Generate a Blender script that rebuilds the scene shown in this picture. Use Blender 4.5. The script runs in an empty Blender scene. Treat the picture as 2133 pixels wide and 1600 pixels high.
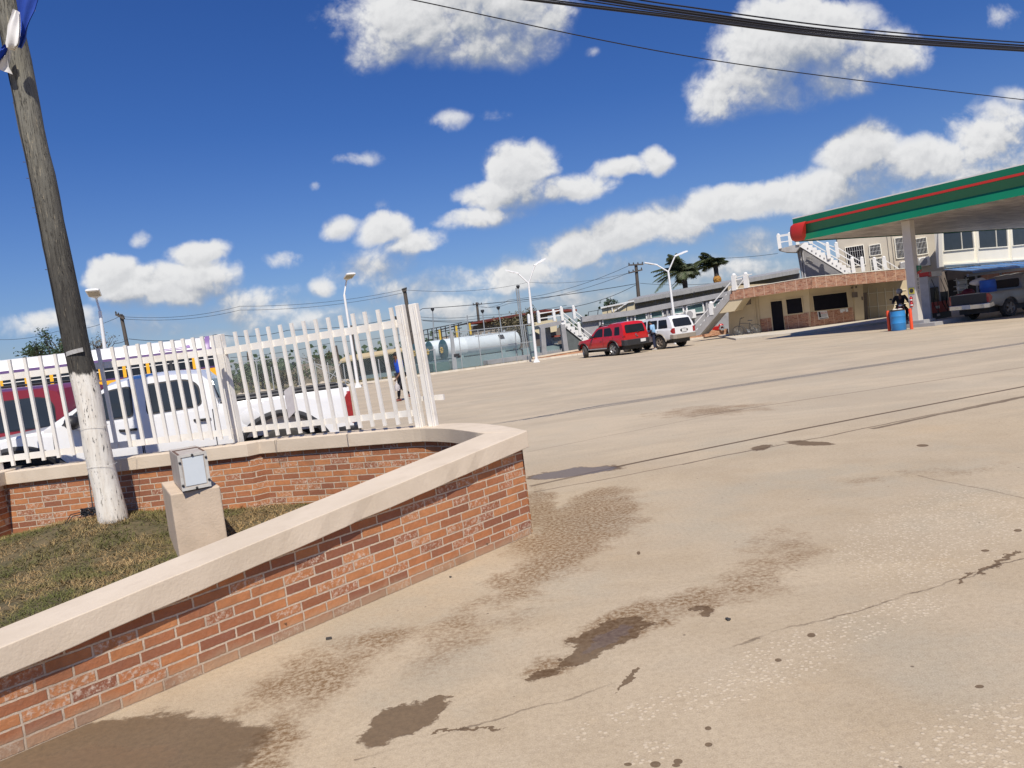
import bpy, bmesh, math, random
from mathutils import Vector, Matrix, noise
V=Vector
rnd=random.Random(7)
SC=bpy.context.scene
COL=SC.collection
PI=math.pi
# ---------------------------------------------------------------- camera
W0,H0,F0=2133.0,1600.0,1602.0           # photograph frame, focal length in its pixels
EYE=V((0,0,1.6)); PITCH=math.radians(3.3); ROLL=math.radians(7.2)
fw=V((0,math.cos(PITCH),-math.sin(PITCH))); _r0=V((1,0,0)); _u0=V((0,math.sin(PITCH),math.cos(PITCH)))
RT=_r0*math.cos(ROLL)-_u0*math.sin(ROLL); UP=_r0*math.sin(ROLL)+_u0*math.cos(ROLL)
cd=bpy.data.cameras.new('camera'); cam=bpy.data.objects.new('camera',cd); COL.objects.link(cam)
cd.sensor_fit='HORIZONTAL'; cd.sensor_width=36.0; cd.lens=36.0*F0/W0; cd.clip_start=.1; cd.clip_end=6000
m=Matrix((RT,UP,-fw)).transposed().to_4x4(); m.translation=EYE; cam.matrix_world=m
SC.camera=cam
# ---------------------------------------------------------------- light
SUN_EL=math.radians(54); SUN_AZ=math.radians(-7)   # light travels towards +y, a little to +x
sv=V((math.sin(SUN_AZ)*math.cos(SUN_EL),math.cos(SUN_AZ)*math.cos(SUN_EL),-math.sin(SUN_EL)))
sl=bpy.data.lights.new('sun','SUN'); sl.energy=5.0; sl.angle=math.radians(.5); sl.color=(1,.93,.82)
so=bpy.data.objects.new('sun',sl); COL.objects.link(so); so.rotation_euler=sv.to_track_quat('-Z','Y').to_euler(); so.location=(0,-20,60)
SC.view_settings.view_transform='Standard'; SC.view_settings.look='None'; SC.view_settings.exposure=0.05; SC.view_settings.gamma=1
try: SC.view_settings.use_curve_mapping=False
except Exception: pass
def ray(x,y): return fw+RT*((x-W0/2)/F0)+UP*((H0/2-y)/F0)
def G(x,y,z=0.0):
    d=ray(x,y); return EYE+d*((z-EYE.z)/d.z)
def at(x,y,Y):
    d=ray(x,y); return EYE+d*(Y/d.y)
# ---------------------------------------------------------------- node helper
class N:
    def __init__(s,tree): s.t=tree; s.n=tree.nodes; s.l=tree.links
    def __call__(s,typ,**k):
        nd=s.n.new(typ); ins=k.pop('i',{})
        for a,b in k.items(): setattr(nd,a,b)
        for a,b in ins.items():
            if isinstance(b,bpy.types.NodeSocket): s.l.new(b,nd.inputs[a])
            elif b is not None: nd.inputs[a].default_value=b
        return nd
    def m(s,op,a,b=None,c=None,clamp=False):
        nd=s('ShaderNodeMath',operation=op,i={0:a,1:b,2:c}); nd.use_clamp=clamp; return nd.outputs[0]
    def vm(s,op,a,b=None,out=0):
        nd=s('ShaderNodeVectorMath',operation=op,i={0:a,1:b}); return nd.outputs[out]
    def mix(s,f,a,b,bt='MIX'):
        nd=s('ShaderNodeMix',data_type='RGBA',blend_type=bt); nd.clamp_factor=True
        for k,v in ((0,f),(6,a),(7,b)):
            if isinstance(v,bpy.types.NodeSocket): s.l.new(v,nd.inputs[k])
            elif k==0: nd.inputs[k].default_value=v
            else: nd.inputs[k].default_value=(*v[:3],1)
        return nd.outputs[2]
    def noise(s,vec,scale,detail=4,rough=.55,dim='3D',out='Fac',dist=0):
        nd=s('ShaderNodeTexNoise',noise_dimensions=dim,i={'Vector':vec,'Scale':scale,'Detail':detail,'Roughness':rough,'Distortion':dist}); return nd.outputs[out]
    def ss(s,v,lo,hi,a=0.0,b=1.0):
        nd=s('ShaderNodeMapRange',interpolation_type='SMOOTHSTEP',i={0:v,1:lo,2:hi,3:a,4:b}); return nd.outputs[0]
    def ramp(s,f,stops,interp='LINEAR'):
        nd=s('ShaderNodeValToRGB',i={0:f}); cr=nd.color_ramp; cr.interpolation=interp
        while len(cr.elements)<len(stops): cr.elements.new(.5)
        for e,(p,c) in zip(cr.elements,stops): e.position=p; e.color=(*c[:3],1)
        return nd.outputs[0]
# ---------------------------------------------------------------- sky with clouds, laid out by direction
w=bpy.data.worlds.new('World'); SC.world=w; w.use_nodes=True; w.node_tree.nodes.clear(); n=N(w.node_tree)
out=n('ShaderNodeOutputWorld')
sky=n('ShaderNodeTexSky',sky_type='NISHITA',sun_disc=False,sun_elevation=SUN_EL,sun_rotation=math.atan2(-sv.x,-sv.y),altitude=0,air_density=1.0,dust_density=.6,ozone_density=3.5)
el_=n.m('MAXIMUM',n('ShaderNodeSeparateXYZ',i={0:n('ShaderNodeTexCoord').outputs['Generated']}).outputs[2],0.0)
tint=n.ramp(el_,[(0,(.80,.86,1.12)),(.10,(.62,.77,1.11)),(.28,(.37,.63,1.12)),(.55,(.27,.57,1.16))])
skyc=n.mix(1.0,sky.outputs[0],tint,'MULTIPLY')
bg1=n('ShaderNodeBackground',i={0:skyc,1:.082})
# cloud groups: pixel of the photo, half sizes in pixels along the horizon and up, weight
CL=[(945,20,235,105,1),(800,95,85,55,.75),(1030,95,140,50,.9),(1130,40,70,60,.8),(900,110,90,45,.6),
(1650,95,170,100,1.1),(1530,190,95,60,.9),(1810,125,125,55,.9),(1600,50,100,55,.9),(1640,205,100,38,.7),(1470,205,40,30,.6),(1740,170,120,45,.8),
(1085,345,75,50,1.05),(1060,405,110,42,.95),(1180,395,110,33,.8),(1290,355,75,24,.75),(1365,335,42,32,.75),(1010,458,105,26,.75),(950,460,35,20,.6),
(1790,320,85,55,1.05),(1930,345,140,55,.9),(2070,285,110,70,.8),(1990,265,22,18,.5),(1500,425,95,42,.9),(1620,415,120,38,.85),(1750,400,160,48,.85),
(1195,515,85,40,1),(1290,490,95,42,.85),(1400,465,95,50,.85),(1570,500,80,35,.7),(1960,410,170,60,.8),(2120,330,90,60,.7),(2110,200,40,25,.4),
(805,482,62,34,1),(860,515,70,30,.8),(705,480,42,20,.6),(790,440,26,16,.35),(590,540,45,18,.5),(800,560,110,38,.55),(680,595,30,22,.6),(880,590,120,32,.5),
(232,565,62,42,1.05),(300,590,100,45,.95),(405,535,60,28,.85),(390,590,110,45,.85),(490,630,120,35,.6),(110,665,95,26,.6),(300,670,170,30,.5),(560,650,110,28,.45),
(930,255,46,17,.42),(1035,240,30,14,.3),(740,332,46,16,.3),(652,392,13,12,.3),(300,490,24,15,.4),(2085,25,45,26,.42),(1240,105,18,9,.25),
(1080,575,130,38,.72),(1260,560,120,36,.62),(1500,560,130,32,.55),(960,640,160,30,.52),(1180,620,170,28,.50),(700,660,130,28,.50),(860,600,120,30,.55),(480,690,150,22,.42),(1400,590,120,22,.42),(1600,570,60,30,.55)]
geo=n('ShaderNodeTexCoord').outputs['Generated']
sep=n('ShaderNodeSeparateXYZ',i={0:geo})
yy=n.m('MAXIMUM',sep.outputs[1],.12)
uu=n.m('DIVIDE',sep.outputs[0],yy); vv=n.m('DIVIDE',sep.outputs[2],yy)
uv=n('ShaderNodeCombineXYZ',i={0:uu,1:vv,2:0.0}).outputs[0]
grp=bpy.data.node_groups.new('cloud_density','ShaderNodeTree')
grp.interface.new_socket('uv',in_out='INPUT',socket_type='NodeSocketVector'); grp.interface.new_socket('d',in_out='OUTPUT',socket_type='NodeSocketFloat'); grp.interface.new_socket('b',in_out='OUTPUT',socket_type='NodeSocketFloat')
g=N(grp); gi=g('NodeGroupInput').outputs[0]; go=g('NodeGroupOutput')
wv=g.noise(gi,7.0,3,.6,out='Color'); wv=g.vm('SUBTRACT',wv,(.5,.5,.5)); wv=g.vm('MULTIPLY',wv,(.055,.045,0)); p=g.vm('ADD',gi,wv)
acc=None
for (cx,cy,rx,ry,am) in CL:
    d=ray(cx,cy); c=(d.x/d.y,d.z/d.y,0); k=1/d.y
    q=g.vm('MULTIPLY',g.vm('SUBTRACT',p,c),(F0/(rx*1.24*k),F0/(ry*1.28*k),0))
    dd=g.vm('DOT_PRODUCT',q,q,out=1)
    val=g.m('MULTIPLY_ADD',dd,-am,am)
    acc=val if acc is None else g('ShaderNodeMath',operation='SMOOTH_MAX',i={0:acc,1:val,2:.12}).outputs[0]
f1=g.noise(p,13.0,7,.60); f1=g.m('SUBTRACT',f1,.5)
vq=g('ShaderNodeTexVoronoi',feature='F1',voronoi_dimensions='3D',i={'Vector':p,'Scale':22.0,'Detail':3.0,'Roughness':.55,'Lacunarity':2.3}); f3=g.m('SUBTRACT',.88,vq.outputs['Distance'])
f2=g.noise(gi,46.0,6,.6); f2=g.m('SUBTRACT',f2,.5)
acc=g.m('MAXIMUM',acc,-.6)
tot=g.m('MULTIPLY_ADD',f1,1.35,acc); tot=g.m('MULTIPLY_ADD',f3,.34,tot); tot=g.m('SUBTRACT',tot,.03); tot=g.m('MULTIPLY_ADD',f2,.35,tot)
g.l.new(tot,go.inputs[0]); g.l.new(acc,go.inputs[1])
def dens(vec,both=False):
    nd=n('ShaderNodeGroup'); nd.node_tree=grp; n.l.new(vec,nd.inputs[0]); return nd.outputs[0] if not both else nd.outputs
d0,bb=dens(uv,True); d1=dens(n.vm('ADD',uv,(-.010,.050,0)))
Lb=n.ss(n.m('SUBTRACT',d0,d1),-.5,.7); al=n('ShaderNodeMapRange',interpolation_type='SMOOTHSTEP',i={0:d0,1:-.04,2:n.m('MULTIPLY_ADD',Lb,-.62,1.12),3:0.0,4:.98}).outputs[0]; al=n.m('MULTIPLY',al,n.ss(bb,-.30,.62,.12,1.0)); d2=dens(n.vm('ADD',uv,(-.002,.008,0)))
# billow light: facing up and to the sun is bright, undersides grey
L=n.m('SUBTRACT',d0,d1); L=n.ss(L,-.75,.75)
thick=n.ss(d0,.2,1.25)
L2=n.ss(n.m('SUBTRACT',d0,d2),-.28,.28); sh=n.m('MULTIPLY_ADD',L,.66,n.m('MULTIPLY_ADD',L2,.26,.15)); sh=n.m('SUBTRACT',sh,n.m('MULTIPLY',thick,.14))
shc=n.ramp(sh,[(0,(.30,.36,.46)),(.40,(.47,.51,.58)),(.68,(.74,.75,.77)),(1,(1.0,1.0,1.0))])
bg2=n('ShaderNodeBackground',i={0:shc,1:.80})
mx=n('ShaderNodeMixShader',i={0:al,1:bg1.outputs[0],2:bg2.outputs[0]}); n.l.new(mx.outputs[0],out.inputs[0])
# ---------------------------------------------------------------- mesh helper
def rotz(a): return Matrix.Rotation(a,3,'Z')
def wm(o):
    r=Matrix.Identity(4)
    while o is not None: r=o.matrix_basis@r; o=o.parent
    return r
class MB:
    def __init__(s): s.v=[]; s.f=[]
    def add(s,vs,fs):
        b=len(s.v); s.v+= [V(q) for q in vs]; s.f+=[tuple(i+b for i in f) for f in fs]; return s
    def box(s,c,size,M=None):
        c=V(c); h=V(size)/2; vs=[]
        for x in(-1,1):
            for y in(-1,1):
                for z in(-1,1):
                    q=V((x*h.x,y*h.y,z*h.z)); vs.append(c+(M@q if M else q))
        return s.add(vs,[(0,1,3,2),(4,6,7,5),(0,4,5,1),(2,3,7,6),(0,2,6,4),(1,5,7,3)])
    def bar(s,p,q,w,h=None,up=V((0,0,1))):
        p=V(p);q=V(q);h=h or w; d=(q-p)
        if d.length<1e-6: return s
        d.normalize(); a=d.cross(up)
        if a.length<1e-3: a=d.cross(V((0,1,0)))
        a.normalize(); b=a.cross(d); vs=[]
        for e in(p,q):
            for i,j in((-1,-1),(1,-1),(1,1),(-1,1)): vs.append(e+a*(i*w/2)+b*(j*h/2))
        return s.add(vs,[(3,2,1,0),(4,5,6,7),(0,1,5,4),(1,2,6,5),(2,3,7,6),(3,0,4,7)])
    def tube(s,pts,r,k=8,cap=True):
        pts=[V(q) for q in pts]; R=r if isinstance(r,(list,tuple)) else [r]*len(pts); b=len(s.v); ref=None
        for i,q in enumerate(pts):
            d=(pts[min(i+1,len(pts)-1)]-pts[max(i-1,0)]); d.normalize()
            if ref is None: ref=d.cross(V((0,0,1))) if abs(d.z)<.95 else d.cross(V((0,1,0)))
            a=ref-d*ref.dot(d); a.normalize(); ref=a; c=d.cross(a)
            for j in range(k):
                t=2*PI*j/k; s.v.append(q+(a*math.cos(t)+c*math.sin(t))*R[i])
        for i in range(len(pts)-1):
            for j in range(k):
                s.f.append((b+i*k+j,b+i*k+(j+1)%k,b+(i+1)*k+(j+1)%k,b+(i+1)*k+j))
        if cap:
            s.f.append(tuple(b+j for j in range(k))[::-1]); e=b+(len(pts)-1)*k; s.f.append(tuple(e+j for j in range(k)))
        return s
    def prism(s,poly,vec):
        k=len(poly); vec=V(vec); vs=[V(q) for q in poly]+[V(q)+vec for q in poly]
        fs=[tuple(range(k)),tuple(range(2*k-1,k-1,-1))]+[(i,i+k,(i+1)%k+k,(i+1)%k) for i in range(k)]
        return s.add(vs,fs)
    def lathe(s,prof,k=24,M=None,c=(0,0,0)):   # prof (r, axial) round local z
        b=len(s.v); c=V(c)
        for r,z in prof:
            for j in range(k):
                t=2*PI*j/k; q=V((r*math.cos(t),r*math.sin(t),z)); s.v.append(c+(M@q if M else q))
        for i in range(len(prof)-1):
            for j in range(k): s.f.append((b+i*k+j,b+i*k+(j+1)%k,b+(i+1)*k+(j+1)%k,b+(i+1)*k+j))
        return s
    def ball(s,c,r,nu=12,nv=8):
        r=V(r) if not isinstance(r,(int,float)) else V((r,r,r)); c=V(c); b=len(s.v)
        for i in range(nv+1):
            ph=PI*i/nv
            for j in range(nu):
                t=2*PI*j/nu; s.v.append(c+V((r.x*math.sin(ph)*math.cos(t),r.y*math.sin(ph)*math.sin(t),r.z*math.cos(ph))))
        for i in range(nv):
            for j in range(nu): s.f.append((b+i*nu+j,b+(i+1)*nu+j,b+(i+1)*nu+(j+1)%nu,b+i*nu+(j+1)%nu))
        return s
    def loft(s,rings,closed=True,cap=True):
        k=len(rings[0]); b=len(s.v)
        for r in rings: s.v+=[V(q) for q in r]
        for i in range(len(rings)-1):
            for j in range(k if closed else k-1): s.f.append((b+i*k+j,b+i*k+(j+1)%k,b+(i+1)*k+(j+1)%k,b+(i+1)*k+j))
        if cap and closed:
            s.f.append(tuple(b+j for j in range(k))[::-1]); e=b+(len(rings)-1)*k; s.f.append(tuple(e+j for j in range(k)))
        return s
    def islands(s):
        par=list(range(len(s.v)))
        def fd(a):
            while par[a]!=a: par[a]=par[par[a]]; a=par[a]
            return a
        for f in s.f:
            r=fd(f[0])
            for k in f[1:]: par[fd(k)]=r
        gr={}
        for f in s.f: gr.setdefault(fd(f[0]),[]).append(f)
        res=[]
        for fs in gr.values():
            ix=sorted({k for f in fs for k in f}); mp={k:i for i,k in enumerate(ix)}; b=MB(); b.v=[s.v[k] for k in ix]; b.f=[tuple(mp[k] for k in f) for f in fs]; res.append(b)
        return res
    def split(s,name,mat,parent,**k):           # every separate piece becomes a part of its own
        return [b.build(name,mat,parent,**k) for b in s.islands()]
    def build(s,name,mat,parent=None,smooth=None,bevel=0,loc=None,fix=True):
        me=bpy.data.meshes.new(name); vs=s.v
        if parent is not None:
            im=wm(parent).inverted(); vs=[im@q for q in vs]; loc=None
        else:
            if loc is None:
                xs=[q.x for q in vs];ys=[q.y for q in vs];zs=[q.z for q in vs]
                loc=V(((min(xs)+max(xs))/2,(min(ys)+max(ys))/2,min(zs)))
            loc=V(loc); vs=[q-loc for q in vs]
        me.from_pydata([tuple(q) for q in vs],[],s.f)
        if fix:
            bm=bmesh.new(); bm.from_mesh(me); bmesh.ops.recalc_face_normals(bm,faces=bm.faces); bm.to_mesh(me); bm.free()
        me.materials.append(mat)
        if smooth is not None:
            me.polygons.foreach_set('use_smooth',[True]*len(me.polygons))
            try: me.set_sharp_from_angle(angle=math.radians(smooth))
            except Exception: pass
        o=bpy.data.objects.new(name,me); COL.objects.link(o)
        if parent is not None: o.parent=parent
        else: o.location=loc
        if bevel:
            b=o.modifiers.new('bevel','BEVEL'); b.width=bevel; b.segments=2; b.limit_method='ANGLE'
        return o
def tag(o,label=None,cat=None,group=None,kind=None):
    if label: o['label']=label
    if cat: o['category']=cat
    if group: o['group']=group
    if kind: o['kind']=kind
    return o
def thing(name,label,cat,loc=(0,0,0),rz=0,group=None):
    o=bpy.data.objects.new(name,None); COL.objects.link(o); o.location=loc; o.rotation_euler=(0,0,rz); o.empty_display_size=.2
    return tag(o,label,cat,group)
def copy_tree(o,parent=None):
    c=o.copy(); COL.objects.link(c)
    if parent is not None: c.parent=parent
    for ch in list(o.children): copy_tree(ch,c)
    return c
class Pl:                                    # vertical plane through two ground points, facing the camera
    def __init__(s,a,b):
        s.a=V((a[0],a[1],0)); s.b=V((b[0],b[1],0)); s.d=(s.b-s.a).normalized(); s.n=V((s.d.y,-s.d.x,0))
        if s.n.dot(EYE-s.a)<0: s.n=-s.n
    def hit(s,x,y,off=0.0):
        d=ray(x,y); o=s.a+s.n*off; return EYE+d*((o-EYE).dot(s.n)/d.dot(s.n))
    def slab(s,mb,px,off=0.0,th=.1):
        return mb.prism([s.hit(x,y,off) for x,y in px],-s.n*th)
    def bar(s,mb,p,q,w,h=None,off=0.0): return mb.bar(s.hit(*p,off),s.hit(*q,off),w,h)
_tc={}
def text_geo(t):
    if t not in _tc:
        c=bpy.data.curves.new('t','FONT'); c.body=t; c.size=1; c.align_x='CENTER'; c.align_y='CENTER'; c.fill_mode='FRONT'; c.resolution_u=2
        o=bpy.data.objects.new('t',c); COL.objects.link(o); dg=bpy.context.evaluated_depsgraph_get()
        me=bpy.data.meshes.new_from_object(o.evaluated_get(dg)); _tc[t]=([v.co.copy() for v in me.vertices],[tuple(p.vertices) for p in me.polygons])
        bpy.data.objects.remove(o); bpy.data.meshes.remove(me)
    return _tc[t]
def put_text(mb,t,c,xd,yd,size):
    vs,fs=text_geo(t); xd=V(xd).normalized(); yd=V(yd).normalized(); mb.add([V(c)+xd*(v.x*size)+yd*(v.y*size) for v in vs],fs)
# ---------------------------------------------------------------- materials
def new_mat(name):
    m=bpy.data.materials.new(name); m.use_nodes=True; m.node_tree.nodes.clear(); n=N(m.node_tree)
    o=n('ShaderNodeOutputMaterial'); b=n('ShaderNodeBsdfPrincipled'); n.l.new(b.outputs[0],o.inputs[0]); return m,n,b,o
def setin(n,b,**k):
    for a,v in k.items():
        a=a.replace('_',' ')
        if isinstance(v,bpy.types.NodeSocket): n.l.new(v,b.inputs[a])
        else: b.inputs[a].default_value=v if not (isinstance(v,tuple) and len(v)==3) else (*v,1)
def bump(n,b,h,strength=.3,dist=.01):
    bp=n('ShaderNodeBump',i={'Height':h,'Strength':strength,'Distance':dist}); n.l.new(bp.outputs[0],b.inputs['Normal'])
def mat(name,col,rough=.6,metal=0.0,col2=None,scale=4.0,bmp=0.0,bscale=60.0,coat=0.0,spec=.5,dirt=0.0,dirtcol=(.30,.24,.17),world=False,st=(1,1,1)):
    m,n,b,o=new_mat(name)
    vec=n('ShaderNodeNewGeometry').outputs['Position'] if world else n('ShaderNodeTexCoord').outputs['Object']
    if st!=(1,1,1): vec=n.vm('MULTIPLY',vec,st)
    c2=col2 or tuple(x*.82 for x in col)
    f=n.ss(n.noise(vec,scale,6,.62),.32,.68)
    c=n.mix(f,col,c2)
    if dirt:
        d=n.ss(n.noise(vec,scale*2.3,7,.7),.5,.78); c=n.mix(n.m('MULTIPLY',d,dirt),c,dirtcol)
    setin(n,b,Base_Color=c,Roughness=rough,Metallic=metal,Coat_Weight=coat,Specular_IOR_Level=spec)
    if bmp: bump(n,b,n.noise(vec,bscale,5,.6),bmp,.01)
    return m
def glass(name,col=(.012,.014,.018),rough=.06):
    m,n,b,o=new_mat(name); vec=n('ShaderNodeTexCoord').outputs['Object']
    f=n.noise(vec,2.5,3); c=n.mix(f,col,tuple(x*1.8+.004 for x in col)); setin(n,b,Base_Color=c,Roughness=rough,Specular_IOR_Level=.22); return m
def brick_mat(name,d,bw,bh,mortar,cols,msize=.012,worn=.5,wcol=(.64,.50,.39),z0=0.0,mrough=.06,grid=0):
    m,n,b,o=new_mat(name); pos=n('ShaderNodeNewGeometry').outputs['Position']
    u=n.vm('DOT_PRODUCT',pos,(d[0],d[1],0),out=1); z=n('ShaderNodeSeparateXYZ',i={0:pos}).outputs[2]
    z=n.m('ADD',z,50*bh-z0); u=n.m('ADD',u,60.0)
    wob=n.noise(pos,28,4,.65,out='Color'); wob=n.vm('MULTIPLY',n.vm('SUBTRACT',wob,(.5,.5,.5)),(mrough*bh*2,mrough*bh*2.4,0))
    vec=n.vm('ADD',n('ShaderNodeCombineXYZ',i={0:u,1:z,2:0.0}).outputs[0],wob)
    bt=n('ShaderNodeTexBrick',offset=.43,offset_frequency=2,squash=.78,squash_frequency=3,i={'Vector':vec,'Color1':(0,0,0,1),'Color2':(1,1,1,1),'Mortar':(.5,.5,.5,1),'Scale':1.0,'Mortar Size':msize,'Mortar Smooth':.25,'Bias':0.0,'Brick Width':bw,'Row Height':bh})
    k=len(cols); rc=n.ramp(bt.outputs['Color'],[(i/k,c) for i,c in enumerate(cols)],'CONSTANT')
    rough_n=n.noise(pos,42 if bh>.056 else 60,8,.74); mott=n.noise(pos,9,6,.65)
    rc=n.mix(n.ss(mott,.3,.72,0,.45),rc,tuple(x*.55 for x in cols[0]))
    wsel=n.m('GREATER_THAN',n.m('FRACT',n.m('MULTIPLY',n('ShaderNodeSeparateXYZ',i={0:bt.outputs['Color']}).outputs[0],7.37)),1-worn)
    wf=n.m('MULTIPLY',n.ss(rough_n,.46,.66),n.m('MULTIPLY_ADD',wsel,.92,.06))
    rc=n.mix(wf,rc,wcol)
    mc=n.mix(n.ss(rough_n,.35,.65),mortar,tuple(x*.78 for x in mortar))
    fac=bt.outputs['Fac']; c=n.mix(fac,rc,mc)
    if grid: c=n.mix(n.m('MULTIPLY',n.m('LESS_THAN',n.m('FRACT',n.m('DIVIDE',u,grid)),.07),.75),c,mortar)
    dz=n.m('MULTIPLY_ADD',n.noise(pos,3.0,6,.7),-.22,n('ShaderNodeSeparateXYZ',i={0:pos}).outputs[2]); c=n.mix(n.ss(dz,.02,-.10,0,.6),c,(.42,.32,.215))
    c=n.mix(n.ss(n.noise(pos,2.2,7,.68),.52,.74,0,.4),c,(.15,.085,.055))
    h=n.m('SUBTRACT',n.m('MULTIPLY',rough_n,.5),n.m('MULTIPLY',fac,.7))
    setin(n,b,Base_Color=c,Roughness=.85,Specular_IOR_Level=.25); bump(n,b,h,1.0,.012); return m
M={}
M['coping']=mat('coping_paint',(.655,.55,.425),.75,col2=(.59,.49,.37),scale=2.2,bmp=.25,bscale=55,dirt=.3,dirtcol=(.38,.29,.21),world=True)
M['pedestal']=mat('pedestal_render',(.60,.475,.35),.8,col2=(.52,.41,.30),scale=3,bmp=.35,bscale=45,dirt=.25)
M['fence']=mat('fence_paint',(.82,.785,.725),.42,col2=(.76,.72,.65),scale=3,dirt=.3,dirtcol=(.42,.29,.18),bmp=.06,bscale=70)
M['white']=mat('white_paint',(.80,.79,.76),.45,col2=(.72,.71,.68),scale=2)
M['whitecar']=mat('white_car_paint',(.80,.80,.80),.28,col2=(.76,.76,.76),scale=1.5,coat=.6)
M['redcar']=mat('red_car_paint',(.52,.012,.014),.28,col2=(.46,.010,.012),scale=1.5,coat=.7)
M['maroon']=mat('maroon_car_paint',(.22,.022,.025),.3,col2=(.19,.02,.022),scale=1.5,coat=.4)
M['silver']=mat('silver_car_paint',(.31,.295,.27),.4,metal=.3,col2=(.27,.255,.23),scale=2,coat=.4,dirt=.3)
M['goldtrim']=mat('beige_trim',(.30,.26,.21),.5,col2=(.26,.225,.18),scale=3)
M['black']=mat('black_plastic',(.022,.022,.024),.5,col2=(.03,.03,.032),scale=8)
M['rubber']=mat('tyre_rubber',(.035,.034,.033),.85,col2=(.06,.055,.05),scale=12)
M['rim']=mat('alloy_rim',(.42,.42,.42),.35,metal=.8,col2=(.34,.33,.31),scale=9)
M['rimd']=mat('dusty_rim',(.34,.29,.24),.55,metal=.4,col2=(.25,.21,.17),scale=9)
M['chrome']=mat('chrome',(.62,.62,.63),.18,metal=1,scale=5)
M['glass']=glass('dark_glass'); M['tint']=glass('tinted_glass',(.02,.026,.034),.08)
M['tail']=mat('tail_light',(.36,.012,.018),.2,col2=(.24,.008,.012),scale=20,coat=.8)
M['plate']=mat('number_plate',(.72,.72,.70),.5)
M['galv']=mat('galvanised_steel',(.42,.44,.44),.5,metal=.5,col2=(.36,.38,.38),scale=6)
M['lamppost']=mat('lamp_post_paint',(.80,.80,.79),.35,col2=(.75,.75,.74))
M['lampled']=mat('lamp_lens',(.42,.38,.30),.4,col2=(.34,.30,.24),scale=10)
M['oldwood']=mat('weathered_pole_wood',(.12,.10,.085),.9,col2=(.07,.06,.052),scale=3,st=(4,4,.5),bmp=.5,bscale=20)
M['wire']=mat('cable_black',(.012,.012,.016),.6)
M['tank']=mat('tank_paint',(.62,.68,.69),.4,col2=(.56,.62,.63),scale=1.2,dirt=.15)
M['tankend']=mat('tank_end_paint',(.075,.15,.16),.45,col2=(.06,.125,.135),scale=2)
M['teal']=mat('teal_base_paint',(.21,.29,.30),.7,col2=(.18,.255,.265),scale=1.2,dirt=.2)
M['tealdark']=mat('dark_teal_paint',(.10,.18,.175),.7,col2=(.085,.155,.15),scale=1.2)
M['gold']=mat('emblem_yellow',(.62,.42,.10),.5)
M['yellow']=mat('bus_yellow',(.85,.44,.02),.4,col2=(.78,.40,.02))
M['purple']=mat('purple_paint',(.085,.035,.15),.4)
M['lilac']=mat('lilac_paint',(.27,.17,.38),.4)
M['greyconc']=mat('grey_concrete',(.36,.355,.36),.8,col2=(.29,.285,.29),scale=1.5,bmp=.2,bscale=20,dirt=.3,dirtcol=(.16,.15,.15))
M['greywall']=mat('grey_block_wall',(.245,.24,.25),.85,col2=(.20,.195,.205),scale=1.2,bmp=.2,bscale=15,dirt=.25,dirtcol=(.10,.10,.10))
M['stair']=mat('stair_concrete',(.40,.39,.38),.8,col2=(.32,.31,.30),scale=2,dirt=.4,dirtcol=(.18,.17,.16))
M['cream']=mat('cream_paint',(.66,.56,.36),.7,col2=(.60,.51,.33),scale=1.0)
M['sand']=mat('sand_wall_paint',(.60,.50,.33),.75,col2=(.54,.45,.30),scale=1.0,dirt=.12)
M['beigewall']=mat('beige_wall',(.52,.47,.38),.75,col2=(.47,.42,.34),scale=.9,dirt=.15)
M['ivory']=mat('ivory_wall',(.84,.80,.68),.6,col2=(.80,.76,.64),scale=.8)
M['roofgrey']=mat('grey_sheet_roof',(.34,.335,.32),.5,col2=(.28,.275,.265),scale=1.5,st=(6,1,1))
M['greenp']=mat('canopy_green',(.006,.17,.085),.38,col2=(.006,.155,.078),scale=1)
M['redp']=mat('canopy_red',(.55,.035,.022),.4,col2=(.48,.028,.02),scale=1)
M['bluep']=mat('blue_plastic',(.035,.24,.55),.45,col2=(.03,.20,.48),scale=3,dirt=.12)
M['bluedrum']=mat('dark_blue_plastic',(.012,.09,.42),.45)
M['orange']=mat('bollard_orange',(.80,.085,.02),.5,col2=(.70,.07,.02))
M['dred']=mat('dispenser_red',(.42,.012,.012),.35)
M['awning']=mat('blue_awning',(.05,.16,.38),.5,col2=(.035,.12,.30),scale=1.5)
M['tealglass']=mat('teal_louvre_glass',(.12,.20,.195),.25,col2=(.085,.15,.145),scale=9,st=(1,1,3))
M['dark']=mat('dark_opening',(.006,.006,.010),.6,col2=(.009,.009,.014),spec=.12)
M['skin']=mat('skin',(.17,.085,.05),.6,col2=(.15,.075,.045),scale=20)
M['hair']=mat('black_hair',(.010,.008,.008),.7)
M['shirtblue']=mat('light_blue_shirt',(.28,.48,.70),.85,col2=(.24,.42,.63),scale=8,bmp=.3,bscale=20)
M['jeans']=mat('dark_jeans',(.025,.032,.075),.9,col2=(.018,.023,.055),scale=10)
M['topblue']=mat('royal_blue_top',(.01,.09,.58),.85,col2=(.008,.07,.48),scale=8,bmp=.3,bscale=18)
M['jacket']=mat('black_jacket',(.012,.012,.018),.8,col2=(.02,.02,.026),scale=10)
M['helmet']=mat('grey_helmet',(.28,.28,.30),.3)
M['cloth']=mat('off_white_cloth',(.60,.56,.50),.9,col2=(.52,.48,.43),scale=5,bmp=.3,bscale=14)
M['flagw']=mat('white_flag_cloth',(.74,.72,.69),.85,col2=(.66,.64,.62),scale=5,bmp=.3,bscale=10)
M['flagb']=mat('blue_flag_cloth',(.012,.06,.36),.85,col2=(.009,.045,.29),scale=5,bmp=.3,bscale=10)
M['thatch']=mat('tan_roof',(.58,.46,.26),.85,col2=(.48,.37,.2),scale=3)
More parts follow.
